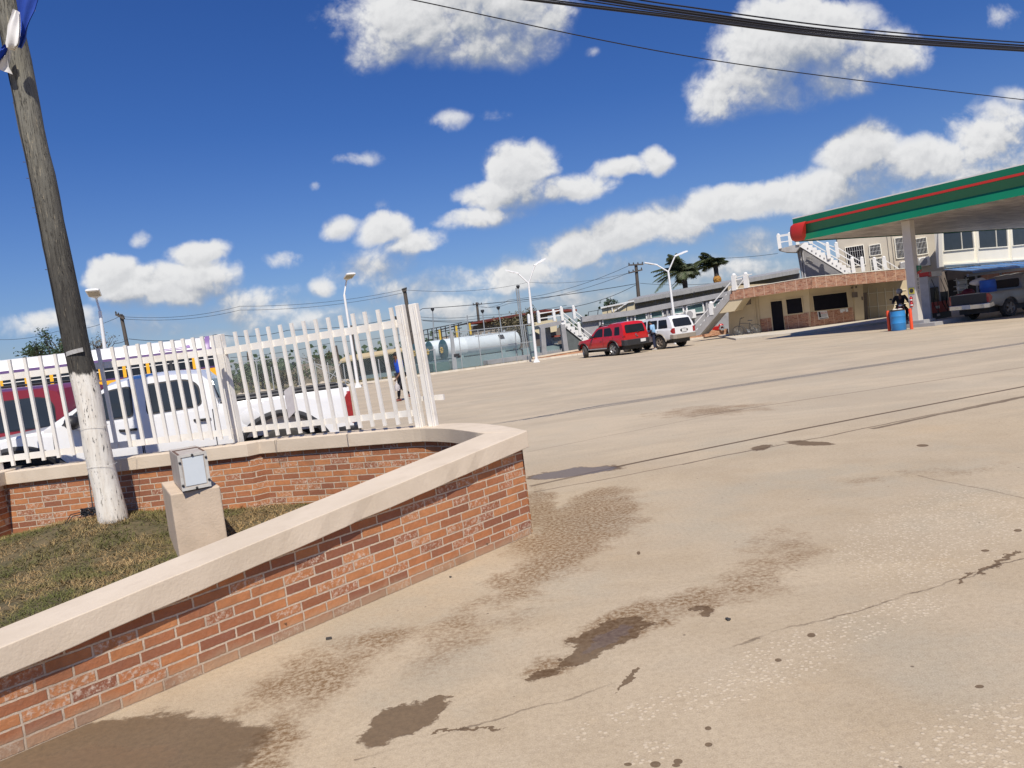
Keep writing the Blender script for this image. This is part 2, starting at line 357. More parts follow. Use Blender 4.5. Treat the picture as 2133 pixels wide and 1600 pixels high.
M['rust']=mat('rusty_red_roof',(.30,.065,.045),.7,col2=(.22,.05,.04),scale=2)
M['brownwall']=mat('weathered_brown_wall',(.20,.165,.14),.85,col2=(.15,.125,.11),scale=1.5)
M['block']=mat('tan_block_wall',(.46,.39,.30),.85,col2=(.40,.335,.26),scale=3,bmp=.2,bscale=8)
M['rock']=mat('pale_rock',(.50,.42,.31),.9,col2=(.36,.30,.22),scale=5,bmp=.5,bscale=10)
M['bark']=mat('bark',(.11,.085,.065),.9,col2=(.07,.055,.042),scale=6,bmp=.4,bscale=25)
M['soil']=mat('dry_soil',(.135,.10,.05),.95,col2=(.075,.065,.028),scale=6,bmp=.6,bscale=40)
def leafmat(name,c1,c2,c3):
    m,n,b,o=new_mat(name); pos=n('ShaderNodeNewGeometry').outputs['Position']
    f=n.noise(pos,.9,3); f2=n.noise(pos,13,2)
    c=n.mix(n.ss(f2,.35,.65),n.mix(n.ss(f,.35,.65),c1,c2),c3); setin(n,b,Base_Color=c,Roughness=.55,Specular_IOR_Level=.35)
    return m
M['leaf']=leafmat('leaves',(.035,.075,.022),(.05,.095,.03),(.085,.11,.045))
M['leafdk']=leafmat('dark_leaves',(.022,.05,.022),(.03,.065,.025),(.05,.075,.035))
M['leafdry']=leafmat('dry_leaves',(.10,.085,.04),(.075,.08,.035),(.16,.125,.07))
M['palm']=leafmat('palm_fronds',(.032,.072,.026),(.05,.092,.034),(.125,.12,.062))
# ---------------------------------------------------------------- ground
def px_axes(cx,cy,rx,ry,rot):
    c=G(cx,cy); a=math.radians(rot)
    ex=G(cx+rx*.2*math.cos(a),cy+rx*.2*math.sin(a))-c; ey=G(cx-ry*.2*math.sin(a),cy+ry*.2*math.cos(a))-c; ex=ex*5; ey=ey*5
    det=ex.x*ey.y-ex.y*ey.x
    return c,V((ey.y/det,-ey.x/det,0)),V((-ex.y/det,ex.x/det,0))
def concrete_mat():
    m,n,b,o=new_mat('forecourt_concrete'); pos=n('ShaderNodeNewGeometry').outputs['Position']
    nl=n.noise(pos,.16,5,.6); nm=n.noise(pos,1.1,8,.68); nf=n.noise(pos,34,6,.7); ns=n.noise(n.vm('MULTIPLY',pos,(.30,.62,1)),1.0,9,.74,dist=.6)
    c=n.mix(n.ss(nl,.3,.7),(.495,.397,.270),(.435,.357,.256))
    c=n.mix(n.ss(nm,.36,.72,0,.6),c,(.355,.272,.17))
    c=n.mix(n.ss(ns,.45,.72,0,.6),c,(.58,.468,.318))
    # far half a little greyer, patchy
    y=n('ShaderNodeSeparateXYZ',i={0:pos}).outputs[1]
    gp=n.noise(n.vm('ADD',pos,(40,9,0)),.55,6,.66); c=n.mix(n.ss(gp,.47,.66,0,.6),c,(.375,.335,.255)); c=n.mix(n.ss(gp,.44,.30,0,.45),c,(.50,.37,.225))
    far=n.ss(n.m('MULTIPLY_ADD',nm,3.0,y),9.0,13.5,0,.62)
    c=n.mix(far,c,n.mix(n.ss(ns,.38,.62),(.43,.37,.285),(.545,.458,.342)))
    c=n.mix(n.ss(nf,.35,.8,0,.5),c,(.25,.185,.125)); ng=n.noise(pos,150,3,.6); c=n.mix(n.ss(ng,.5,.7,0,.4),c,(.58,.485,.375)); c=n.mix(n.ss(ng,.48,.32,0,.35),c,(.20,.15,.105))
    wob=n.noise(pos,2.6,7,.68); wob=n.m('SUBTRACT',wob,.5); wq=n.vm('MULTIPLY',n.vm('SUBTRACT',n.noise(pos,1.6,6,.68,out='Color'),(.5,.5,.5)),(.62,.62,0)); posw=n.vm('ADD',pos,wq); wob2=n.m('SUBTRACT',n.noise(pos,.7,4),.5)
    # exposed stones in patches
    vo=n('ShaderNodeTexVoronoi',feature='F1',i={'Vector':pos,'Scale':44.0,'Randomness':1.0}); sp=n.ss(vo.outputs['Distance'],.46,.26)
    rs=n('ShaderNodeSeparateXYZ',i={0:vo.outputs['Color']}).outputs[0]
    sp=n.m('MULTIPLY',sp,n.m('GREATER_THAN',rs,.38))
    zone=None
    for (cx,cy,rx,ry,r) in [(1500,1440,330,34,-16),(1950,1100,230,100,-14),(2050,1540,260,90,-14),(1760,1310,260,40,-18),(1350,1570,60,30,-10)]:
        cc,A,B=px_axes(cx,cy,rx,ry,r); q=n.vm('SUBTRACT',pos,tuple(cc)); a=n.vm('DOT_PRODUCT',q,tuple(A),out=1); d=n.vm('DOT_PRODUCT',q,tuple(B),out=1)
        v=n.m('SUBTRACT',1.0,n.m('ADD',n.m('MULTIPLY',a,a),n.m('MULTIPLY',d,d))); zone=v if zone is None else n.m('MAXIMUM',zone,v)
    zone=n.ss(n.m('MULTIPLY_ADD',wob,1.6,zone),-.2,.5)
    c=n.mix(n.m('MULTIPLY',n.m('MULTIPLY',sp,zone),.55),c,(.63,.53,.395))
    # stains: soft dirt then wet patches (pixel centre, radii, tilt, strength, softness)
    def blobs(lst,amp,dt):
        acc=None
        for (cx,cy,rx,ry,r,k) in lst:
            cc,A,B=px_axes(cx,cy,rx,ry,r); q=n.vm('SUBTRACT',posw if rx>22 else pos,tuple(cc)); a=n.vm('DOT_PRODUCT',q,tuple(A),out=1); d=n.vm('DOT_PRODUCT',q,tuple(B),out=1)
            v=n.m('MULTIPLY_ADD',n.m('ADD',n.m('MULTIPLY',a,a),n.m('MULTIPLY',d,d)),-k,k); acc=v if acc is None else n.m('MAXIMUM',acc,v)
        return n.m('MULTIPLY_ADD',dt,amp,n.m('MAXIMUM',acc,-1.0))
    soft=blobs([(1210,1095,170,80,-25,1),(1110,1190,150,50,-25,.7),(640,1420,190,70,-28,.7),(980,1310,220,60,-18,.45),(1310,1300,130,45,-24,1),(1640,1140,100,45,10,.5),(1560,1210,150,50,-18,.6),(1450,1250,110,35,-18,.7),(1250,1050,80,50,-10,.8),(780,1340,120,40,-25,.5),(1130,1390,70,30,-10,.7),(1480,855,160,14,-4,.6),(1900,990,200,14,-6,.25),(560,1560,60,120,20,.8),(1120,1060,50,60,0,.8)],1.9,wob)
    c=n.mix(n.m('MULTIPLY',n.ss(soft,.0,.75),n.ss(nf,.36,.62,.18,.95)),c,(.185,.11,.052))
    wet=blobs([(215,1585,345,105,-10,1),(845,1500,105,33,-20,1),(900,1470,45,14,-28,1),(1275,1330,105,30,-28,1),(1195,1376,60,16,-18,1),(1440,1275,26,11,-10,1),(1112,1406,40,9,-3,.8),(1690,1323,9,5,0,1),(1621,1375,8,4,0,1),(1476,1551,9,5,0,1),(1365,1592,12,7,0,1),(1412,1586,10,6,0,1),(1408,1594,9,4,0,1),(1475,1517,8,5,0,1),(1308,1592,9,4,0,1),(1690,923,56,6,2,1),(1590,931,30,5,-10,1),(1921,928,14,3,0,1),(1195,984,105,9,-7,1),(2080,1183,55,6,-28,.9),(2010,1212,30,4,-28,.9),(1320,1425,55,6,-22,.9),(960,1527,40,4,-8,.8),(1010,1520,50,3,-6,.7),(2120,1105,9,3,0,1),(2052,1147,10,3,0,1),(1330,1152,4,4,0,1),(2040,1430,10,4,0,1)],1.15,wob)
    wetm=n.ss(wet,.0,.26)
    c=n.mix(n.m('MULTIPLY',wetm,.78),c,n.mix(n.ss(nf,.3,.7),(.105,.056,.023),(.072,.040,.018)))
    # grooves, joints and cracks
    lines=None
    def line(p,q,wd,wobk,ext=0.0):
        nonlocal lines
        P=G(*p);Q=G(*q); d=(Q-P); Lh=d.length; d.normalize(); nn=V((-d.y,d.x,0))
        r=n.vm('SUBTRACT',pos,tuple(P)); a=n.vm('DOT_PRODUCT',r,tuple(d),out=1); e=n.vm('DOT_PRODUCT',r,tuple(nn),out=1)
        e=n.m('ABSOLUTE',n.m('MULTIPLY_ADD',wob,wobk,n.m('MULTIPLY_ADD',wob2,wobk*2.2,e)))
        inside=n.m('MULTIPLY',n.m('GREATER_THAN',a,-ext),n.m('LESS_THAN',a,Lh+ext))
        return n.m('MULTIPLY',inside,n.ss(e,wd,wd*.45))
    def addl(v,k=1.0):
        nonlocal lines
        v=n.m('MULTIPLY',v,k) if k!=1 else v; lines=v if lines is None else n.m('MAXIMUM',lines,v)
    addl(line((1104,1013),(1300,970),.05,.02),.7); addl(line((1290,971),(1700,888),.05,.015,.1),.95); addl(line((1690,890),(2133,805),.055,.015,.4),.95)
    addl(line((1112,1026),(1500,952),.022,.07),.6); addl(line((1500,952),(2133,826),.03,.09,.5),.75); addl(line((1880,880),(2133,828),.06,.12,.5),.8)
    addl(line((1096,942),(1560,850),.016,.03),.55); addl(line((1560,850),(2133,765),.028,.04,1),.75)
    addl(line((900,900),(2133,720),.03,.06,6),.35)
    addl(line((1000,762),(2133,700),.05,.1,4),.4); addl(line((1590,712),(2133,668),.12,.1,3),.5)
    addl(n.m('MULTIPLY',line((740,1590),(1240,1440),.010,.12),n.ss(nm,.42,.58)),.6); addl(n.m('MULTIPLY',line((1240,1440),(2133,1160),.012,.16,.2),n.ss(nm,.44,.60)),.75); addl(line((2000,1010),(2133,1040),.014,.1,.5),.4)
    
    c=n.mix(n.m('MULTIPLY',lines,.9),c,(.085,.055,.035))
    # sparse pebbles and grit
    vg=n('ShaderNodeTexVoronoi',feature='F1',i={'Vector':pos,'Scale':7.0,'Randomness':1.0}); gr=n('ShaderNodeSeparateXYZ',i={0:vg.outputs['Color']})
    gm=n.m('MULTIPLY',n.ss(vg.outputs['Distance'],.07,.045),n.m('GREATER_THAN',gr.outputs[0],.72))
    c=n.mix(n.m('MULTIPLY',gm,.75),c,(.10,.07,.05))
    pud=blobs([(1195,984,100,10,-7,1),(1265,1338,70,14,-28,.8),(150,1600,260,60,-6,.7)],.9,wob); pud=n.ss(pud,.1,.4)
    rough=n.m('MULTIPLY_ADD',n.m('MULTIPLY',pud,wetm),-.42,n.m('MULTIPLY_ADD',wetm,-.12,.88))
    setin(n,b,Base_Color=c,Roughness=rough,Specular_IOR_Level=n.m('MULTIPLY_ADD',pud,.3,.2))
    h=n.m('ADD',n.m('MULTIPLY',nf,.6),n.m('ADD',n.m('MULTIPLY',n.m('MULTIPLY',sp,zone),.5),n.m('MULTIPLY',nm,1.2)))
    h=n.m('MULTIPLY',h,n.m('MULTIPLY_ADD',wetm,-.9,1.0)); h=n.m('MULTIPLY_ADD',lines,-1.0,h); bump(n,b,h,.35,.012)
    return m
def land_mat():
    m,n,b,o=new_mat('dry_grassland'); pos=n('ShaderNodeNewGeometry').outputs['Position']
    f=n.noise(pos,.5,7,.65); f2=n.noise(pos,6,6,.7); c=n.mix(n.ss(f,.35,.65),(.17,.135,.06),(.085,.10,.035)); c=n.mix(n.ss(f2,.35,.75,0,.7),c,(.24,.18,.10))
    setin(n,b,Base_Color=c,Roughness=.95,Specular_IOR_Level=.1); bump(n,b,f2,.6,.06); return m
def edge(x): return 50.3+.24*x            # back edge of the forecourt
g=MB(); S=2500
g.add([(-S,-S,-.03),(S,-S,-.03),(S,S,-.03),(-S,S,-.03)],[(0,1,2,3)]); tag(g.build('ground',land_mat(),loc=(0,0,0)),kind='structure')
g=MB(); g.add([(-70,-25,0),(75,-25,0),(75,edge(75),0),(-70,edge(-70),0)],[(0,1,2,3)]); tag(g.build('concrete_forecourt',concrete_mat(),loc=(0,0,0)),kind='structure')
# white kerb along the back edge, interrupted by nothing visible
kb=MB()
for i in range(24):
    x0=-60+i*3.4; x1=x0+3.38
    if x1>15.5: continue
    kb.prism([(x0,edge(x0),-.02),(x1,edge(x1),-.02),(x1-.05,edge(x1)+.2,-.02),(x0-.05,edge(x0)+.2,-.02)],(0,0,.14))
tag(kb.build('kerb',mat('kerb_paint',(.66,.60,.50),.8,col2=(.52,.47,.39),scale=2)),kind='structure')
# ---------------------------------------------------------------- brick garden wall round the planter
A=G(1117,1112); B=G(0,1592); wd=(B-A).normalized(); wn=V((-wd.y,wd.x,0))       # wn points to the road
if wn.dot(EYE-A)<0: wn=-wn
PW=Pl((A.x,A.y),(B.x,B.y))
O1=PW.hit(1098,897,.03); O0=PW.hit(0,1349,.03); slope=(O0.z-O1.z)/((O0-O1).xy.length)
def near_top(s): return O1+wd*s+V((0,0,slope*s))
Lw=5.4; OE=near_top(Lw)
I1=G(1010,904,.835); I0=G(0,1307,O0.z+.0); idir=(I0-I1); IE=I1+idir*((Lw)/((O0-O1).xy.length)); IE.z=OE.z
I1.z=O1.z-.012
Fpx=[(990,900),(970,897),(935,893),(900,892),(860,893),(760,901),(640,911),(538,920),(513,925),(8,985)]
FF=[I1]+[G(x,y,.85) for x,y in Fpx]
kA=FF[-2]; kL=FF[-1]; dA=(kL-kA).normalized(); FF.append(kA+dA*4.6)
BB=[O1.copy()]+[G(x,y,.85) for x,y in [(1070,891),(1040,886),(1000,882),(960,881),(905,884)]]
dB=(FF[8]-FF[5]).normalized(); nB=V((-dB.y,dB.x,0)); nB=nB if nB.y>0 else -nB
nA=V((-dA.y,dA.x,0)); nA=nA if nA.y>0 else -nA
BB+=[FF[6]+nB*.3,FF[7]+nB*.3,FF[8]+nB*.32,FF[9]+nA*.32,FF[10]+nA*.32,FF[11]+nA*.32]
def smooth_line(P,a,b,sub=4):
    R=P[:a+1]
    for i in range(a,b):
        p0=P[max(i-1,a)];p1=P[i];p2=P[i+1];p3=P[min(i+2,b)]
        for k in range(1,sub+1):
            t=k/sub; R.append(.5*((2*p1)+(p2-p0)*t+(2*p0-5*p1+4*p2-p3)*t*t+(3*p1-p0-3*p2+p3)*t**3))
    return R+P[b+1:]
FF=smooth_line(FF,0,6); BB=smooth_line(BB,0,6)
CT=.135
def strip(mb,fr,bk,th):
    for q in fr+bk: pass
    k=len(fr); vs=[V(q) for q in fr]+[V(q) for q in bk]; vs+=[q-V((0,0,th)) for q in vs]
    fs=[]
    for i in range(k-1):
        fs+=[(i,i+1,k+i+1,k+i),(2*k+i,3*k+i,3*k+i+1,2*k+i+1),(i,2*k+i,2*k+i+1,i+1),(k+i,k+i+1,3*k+i+1,3*k+i)]
    fs+=[(0,k,3*k,2*k),(k-1,3*k-1,4*k-1,2*k-1)]
    mb.add(vs,fs)
wall=thing('brick_garden_wall','low red brick planter wall with beige painted coping, curving to a point','wall',(A.x-1,A.y+.5,0))
c=MB(); kk=44; s0_=len(c.v); fr_=[O1.lerp(OE,i/kk) for i in range(kk+1)]; strip(c,fr_,[I1.lerp(IE,i/kk) for i in range(kk+1)],CT)
for i in range(kk+1):
    q=c.v[s0_+2*(kk+1)+i]; q+=wn*(.010*noise.noise(V((i*.31,3,1)))+.006*noise.noise(V((i*.9,7,1))))+V((0,0,.006*noise.noise(V((i*.4,1,5))))); c.v[s0_+i]+=V((0,0,.003*noise.noise(V((i*.5,2,8)))))
strip(c,FF,BB,CT)
cop=c.build('coping',M['coping'],wall,bevel=.012)
jm=MB()
for x,y0,y1 in((572,918,943),(722,905,932),(250,962,986)):
    qq=G(x,y0,.85); jm.bar(qq+V((0,-.004,.0)),qq+V((0,-.004,-CT)),.004,.006); jm.bar(qq+V((0,-.004,.001)),qq+V((.03,.28,.001)),.004,.002)
for s_ in():
    a_=near_top(s_)+wn*.004; b_=I1.lerp(IE,s_/Lw); jm.bar(a_-V((0,0,CT*.96)),a_+V((0,0,.002)),.0025,.006); jm.bar(a_+V((0,0,.002)),b_+V((0,0,.002)),.0025,.0015)
jm.split('coping_joint',M['brownwall'],wall)
MORT=(.64,.505,.38); BC=[(.49,.195,.082),(.33,.13,.07),(.55,.235,.10),(.42,.165,.078),(.28,.11,.065),(.52,.215,.09),(.38,.15,.075)]
BMn=brick_mat('brick_near',wd,.215,.0615,MORT,BC,.0064,.27,z0=.0); BMf=brick_mat('brick_far',(.98,-.17),.205,.0635,MORT,BC,.0064,.25,z0=.03)
b=MB(); inn=-wn
pA=A-wn*.03-wd*-.02; pE=A+wd*Lw-wn*.03
tA=near_top(.02).z-CT-.003; tE=OE.z-CT-.003
b.prism([V((pE.x,pE.y,-.1)),V((pA.x,pA.y,-.1)),V((pA.x,pA.y,tA)),V((pE.x,pE.y,tE))],inn*.2)
b.build('brick_face',BMn,wall)
b=MB()
for i in range(1,len(FF)-1):
    p,q=FF[i],FF[i+1]; bi,bj=BB[i],BB[i+1]
    def ins(f,k): return f+(k-f).normalized()*.045
    p1,q1=ins(p,bi),ins(q,bj); p2,q2=ins(bi,p),ins(bj,q)
    z0=-.15; z1=.85-CT-.003
    vs=[V((a.x,a.y,z)) for z in(z0,z1) for a in(p1,q1,q2,p2)]
    b.add(vs,[(0,1,5,4),(1,2,6,5),(2,3,7,6),(3,0,4,7),(4,5,6,7)])
b.build('brick_face',BMf,wall)
# pilaster at the left end of the far wall
pp=kL; b=MB(); b.box((pp.x-.32,pp.y-.02,.28),(.55,.5,.86)); b.build('pier',BMf,wall)
b=MB(); b.box((pp.x-.30,pp.y-.04,.79),(.62,.62,.155)); b.build('pier_cap',M['coping'],wall,bevel=.012)
# planter soil and grass
gz=lambda x,y: .10+.16*math.exp(-((x+4.5)/1.3)**2-((y-7.9)/.75)**2)+.03*min(1,max(0,y-6.8))+.025*noise.noise(V((x*.8,y*.8,0)))
soil=MB(); nx,ny=40,36
poly=[(FF[0].x,FF[0].y+.02)]+[(q.x,q.y+.08) for q in FF[1:]]
x0,x1,y0,y1=-9.5,-.1,1.2,9.1
def inside(x,y):
    # planter interior: behind near wall, in front of far wall
    if (V((x,y,0))-A).dot(wn)>-.08: return False
    for i in range(len(FF)-1):
        a,c2=FF[i],FF[i+1]
        if min(a.x,c2.x)-.001<=x<=max(a.x,c2.x)+.001 and abs(a.x-c2.x)>.02:
            t=(x-a.x)/(c2.x-a.x); return y<a.y+t*(c2.y-a.y)+.08
    return x<FF[-1].x and y<FF[-1].y+.08
vid={}
for i in range(nx+1):
    for j in range(ny+1):
        x=x0+(x1-x0)*i/nx; y=y0+(y1-y0)*j/ny; vid[i,j]=len(soil.v); soil.v.append(V((x,y,gz(x,y)-.012)))
for i in range(nx):
    for j in range(ny):
        xc=x0+(x1-x0)*(i+.5)/nx; yc=y0+(y1-y0)*(j+.5)/ny
        if (V((xc,yc,0))-A).dot(wn)<-.16 and (inside(xc,yc) or inside(xc,yc-.2)): soil.f.append((vid[i,j],vid[i+1,j],vid[i+1,j+1],vid[i,j+1]))
tag(soil.build('planter_soil',M['soil'],loc=(0,0,0)),kind='structure')
def grassmat():
    m,n,b,o=new_mat('dry_grass_blades'); pos=n('ShaderNodeNewGeometry').outputs['Position']
    f=n.noise(pos,1.7,4,.6); f2=n.noise(pos,55,2,.5)
    c=n.mix(n.ss(f,.42,.60),(.27,.17,.075),(.105,.115,.032)); c=n.mix(n.ss(f2,.40,.62),c,n.mix(n.ss(f,.4,.6),(.44,.32,.155),(.15,.15,.05))); c=n.mix(n.ss(n.noise(pos,90,1),.55,.7,0,.7),c,(.07,.045,.022))
    setin(n,b,Base_Color=c,Roughness=.75,Specular_IOR_Level=.2); return m
gr=MB(); vs=gr.v; fs=gr.f; cnt=0
while cnt<85000:
    x=rnd.uniform(-7.6,-.3); y=rnd.uniform(2.6,8.6)
    if rnd.random()>min(1,(2.2/(.6+.22*y))): continue
    if not inside(x,y-.03): continue
    if noise.noise(V((x*2.2,y*2.2,4)))<-.32 and rnd.random()<.75: cnt+=.3; continue
    a=rnd.uniform(0,2*PI); h=rnd.uniform(.012,.042)*(1.2 if noise.noise(V((x,y,2)))>0 else .8); wdt=rnd.uniform(.0022,.005); ln=rnd.uniform(.03,.09)
    z=gz(x,y)-.012; ca,sa=math.cos(a),math.sin(a); k=len(vs)
    vs+=[V((x-sa*wdt,y+ca*wdt,z)),V((x+sa*wdt,y-ca*wdt,z)),V((x+ca*ln,y+sa*ln,z+h))]; fs.append((k,k+1,k+2)); cnt+=1
tag(gr.build('grass',grassmat(),loc=(0,0,0),fix=False),'short patchy dry grass filling the brick planter','grass',kind='stuff')
# ---------------------------------------------------------------- white picket fence on the wall
dirA=dA.copy()
PA=Pl(((kL+nA*.15).x,(kL+nA*.15).y),((kA+nA*.15).x,(kA+nA*.15).y))
fB0=G(500,920,.85); fB1=G(888,889,.85); PB=Pl((fB0.x,fB0.y+.03),(fB1.x,fB1.y+.03))
def picket(P,px0,px1,par,wv=.036):
    mb=MB(); mb.bar(P.hit(*px0,.026),P.hit(*px1,.026),wv,.024,up=P.n); mb.build('picket',M['fence'],par)
def run(name,label,P,tops,bots,rails,posts):
    base=P.hit(*posts[0][1]); t=thing(name,label,'fence',(base.x,base.y,.85),0,'white picket fence panels on the planter wall')
    for a,b2 in zip(tops,bots): picket(P,a,b2,t)
    for a,b2,hgt in rails:
        mb=MB(); mb.bar(P.hit(*a),P.hit(*b2),.028,hgt); mb.build('rail',M['fence'],t)
    for a,b2,wv in posts:
        mb=MB(); p,q=P.hit(*a,.0),P.hit(*b2,.0); q.z=max(q.z-.04,.8); mb.bar(p,q,wv,.06,up=P.n)
        mb.bar(P.hit(a[0],a[1],.05),P.hit(b2[0],b2[1],.05),wv*.16,.02,up=P.n); d=(p-q).normalized()
        mb.build('post',M['fence'],t,bevel=.004)
    return t
tx=[-13,19,51,82.5,114,147,178,204,232.5,260,286,310,334,358,380,401,420,440]
def fa_top(x): return 753.5-(x-0)*.137+.00005*x*x*0
ta=[(x,752.5-.135*x+(.00003*x*x)) for x in tx]; ta[-1]=(440,699)
def fa_len(i): return 216-8*math.sin(PI*i/17.0)
ba=[]
for i,(x,y) in enumerate(ta): ba.append((x+.192*fa_len(i),y+fa_len(i)))
run('picket_fence','white metal picket fence panel left of the thick middle post, behind the wooden pole',PA,ta,ba,[((-25,790),(465,731),.07),((-2,957),(485,899),.07)],[((-45,756),(-2,985),.09)])
tb=[355,445,540,630,730,825,925,1025,1130,1230,1335,1435,1545,1655]
tbp=[]; bbp=[]
for i,x in enumerate(tb):
    X=400+x/4; Y=560+(525-(x-355)*.1545)/4; tbp.append((X,Y))
bx=[(530,1405),(620,1398),(715,1388),(808,1378),(905,1370),(1003,1360),(1100,1352),(1200,1345),(1303,1335),(1405,1326),(1508,1315),(1610,1308),(1720,1298),(1825,1288)]
bbp=[(400+x/4,560+y/4) for x,y in bx]
t=run('picket_fence','white metal picket fence panel between the thick middle post and the twin end posts',PB,tbp,bbp,[((470,731),(835,673),.075),((508,895),(864,860),.062)],[((456,697),(498,921),.105),((833,636),(877,892),.088),((860.5,633),(904,889),.088)])
mb=MB(); PB.slab(mb,[(872,827),(923,821.5),(924,833),(873,836)],-.08,.03); mb.build('latch_bar',M['fence'],t)
sg=MB(); PB.slab(sg,[(591,815),(606.5,803),(615,857),(601,872)],.045,.004)
tag(sg.build('sheet_metal_sign',mat('weathered_sign',(.60,.57,.56),.5,col2=(.46,.42,.43),scale=5,dirt=.4)),'bent blank off-white metal sheet tied onto the picket fence','sign')
# ---------------------------------------------------------------- wooden power pole
def polewood():
    m,n,b,o=new_mat('power_pole_wood_and_whitewash'); tc=n('ShaderNodeTexCoord').outputs['Object']; z=n('ShaderNodeSeparateXYZ',i={0:tc}).outputs[2]
    st=n.vm('MULTIPLY',tc,(9,9,1.1)); f=n.noise(st,3,8,.7); f2=n.noise(n.vm('MULTIPLY',tc,(24,24,2.4)),3,6,.7); f3=n.noise(tc,1.3,4)
    up=n.ss(n.m('MULTIPLY_ADD',f3,1.2,z),2.9,4.9)
    c=n.mix(up,(.068,.064,.056),(.19,.182,.152)); c=n.mix(n.ss(f,.42,.68,0,.75),c,n.mix(up,(.035,.031,.027),(.125,.115,.092))); c=n.mix(n.ss(f2,.57,.66,0,.9),c,n.mix(up,(.17,.145,.11),(.40,.35,.25)))
    c=n.mix(n.ss(f2,.40,.33,0,.9),c,(.02,.018,.016)); ck=n.noise(n.vm('MULTIPLY',tc,(16,16,.7)),2.0,5,.6); c=n.mix(n.ss(n.m('ABSOLUTE',n.m('SUBTRACT',ck,.5)),.018,.006,0,.85),c,(.018,.016,.014))
    e=n.m('MULTIPLY_ADD',n.noise(n.vm('MULTIPLY',tc,(30,30,5)),1,4),.22,z)
    paint=n.ss(e,1.79,1.75); chip=n.ss(n.noise(n.vm('MULTIPLY',tc,(20,20,4)),2.4,6,.74),.60,.64)
    low=n.ss(n.m('MULTIPLY_ADD',f,.35,z),.42,.2); chip=n.m('MAXIMUM',chip,n.m('MULTIPLY',low,n.ss(f2,.45,.55)))
    paint=n.m('MULTIPLY',paint,n.m('SUBTRACT',1.0,chip))
    wc=n.mix(n.ss(f,.35,.7),(.82,.78,.70),(.66,.60,.51)); c=n.mix(paint,c,wc)
    setin(n,b,Base_Color=c,Roughness=.85,Specular_IOR_Level=.25); bump(n,b,n.m('ADD',f,n.m('MULTIPLY',paint,.5)),.9,.012); return m
pb=at(236,1088,7.82); pt=at(12,0,7.82); ax=(pt-pb).normalized(); pb=pb-ax*.12
pole=thing('power_pole','thick leaning wooden power pole whitewashed at its foot, beside the planter wall','pole',(pb.x,pb.y,pb.z))
mb=MB(); K=40; pts=[]; rr=[]
for i in range(K+1):
    t=i/K; pts.append(pb+ax*(9.2*t)+V((.006*math.sin(i*1.3),.006*math.cos(i*.9),0))); rr.append(.128-.034*t+.003*math.sin(i*2.1)+(.016*max(0,1-t*14)))
mb.tube(pts,rr,28); mb.build('shaft',polewood(),pole,smooth=50)
mb=MB(); pc=at(166,733,7.82); mb.loft([[pc+V((math.cos(a)*r_,math.sin(a)*r_,z_+.02*math.cos(a))) for r_,z_ in((.124,-.021),(.129,-.021),(.129,.021),(.124,.021))] for a in [-PI/2-.85+1.6*k/14 for k in range(15)]]); mb.build('tag_plate',mat('aluminium_tag',(.52,.51,.48),.45,metal=.1,col2=(.36,.34,.31),scale=30),pole)
mb=MB(); q=[pb+ax*(h)+V((-.55+.05*math.sin(h*2),-.85,0)).normalized()*(.139-.036*h/9.2) for h in [2.1+.3*i for i in range(20)]]; mb.tube(q,.006,5); mb.build('earth_wire',M['wire'],pole)
mb=MB()
for i in range(26):
    h=rnd.uniform(2.3,7.5); a=rnd.uniform(-2.9,-.2); r=.133-.036*h/9.2; p=pb+ax*h+V((math.cos(a)*r,math.sin(a)*r,0)); mb.tube([p,p+V((math.cos(a),math.sin(a),.1))*.022],.0035,5)
mb.split('nail',M['oldwood'],pole)
mb=MB()
for h,r in((1.12,.142),(.72,.146)):
    mb.tube([pb+ax*h+V((math.cos(a)*(r-.006),math.sin(a)*(r-.006),.004*math.sin(3*a))) for a in [2*PI*i/30 for i in range(31)]],.0016,4)
mb.split('tie_wire',M['flagw'],pole)
# flag cloth knotted round the pole near the top of the picture
def sheet(mb,rows,ny=10,th=.006,wav=.02,seed=0):
    # rows: list of (left point, right point); waved cloth with two skins
    R=[]
    for i,(l,r) in enumerate(rows):
        row=[]
        for j in range(ny+1):
            t=j/ny; p=l.lerp(r,t); p=p+V((0,-1,0))*(math.sin(t*9+i*.8+seed)*wav+math.sin(t*4-i+seed)*wav*.8); row.append(p)
        R.append(row)
    b0=len(mb.v); k=ny+1
    for s2 in(0,1):
        for row in R: mb.v+=[p+V((0,th*s2,0)) for p in row]
    nr=len(R)
    for s2 in(0,1):
        for i in range(nr-1):
            for j in range(ny):
                a=b0+s2*nr*k+i*k+j; f=(a,a+1,a+k+1,a+k); mb.f.append(f if s2 else f[::-1])
def D(x,y,Y=7.6): return at(x,y,Y)
fl=thing('flag_cloth','knotted blue and white flag cloth tied round the wooden pole','flag',tuple(D(25,60,7.60)))
mb=MB(); sheet(mb,[(D(33,-45),D(82,-45)),(D(34,-10),D(76,-8)),(D(36,15),D(70,20)),(D(37,40),D(63,42)),(D(39,62),D(57,62)),(D(40,80),D(53,80)),(D(38,100),D(43,98))],12,.01,.018,1); mb.build('blue_stripe',M['flagb'],fl,smooth=60)
mb=MB(); sheet(mb,[(D(30,20,7.52),D(36,22,7.52)),(D(24,36,7.50),D(37,40,7.50)),(D(15,52,7.48),D(39,58,7.48)),(D(11,70,7.47),D(41,74,7.47)),(D(8,88,7.47),D(41,90,7.47)),(D(13,99,7.48),D(37,97,7.48)),(D(22,104,7.52),D(30,103,7.52))],12,.02,.014,2); mb.build('white_knot',M['flagw'],fl,smooth=60)
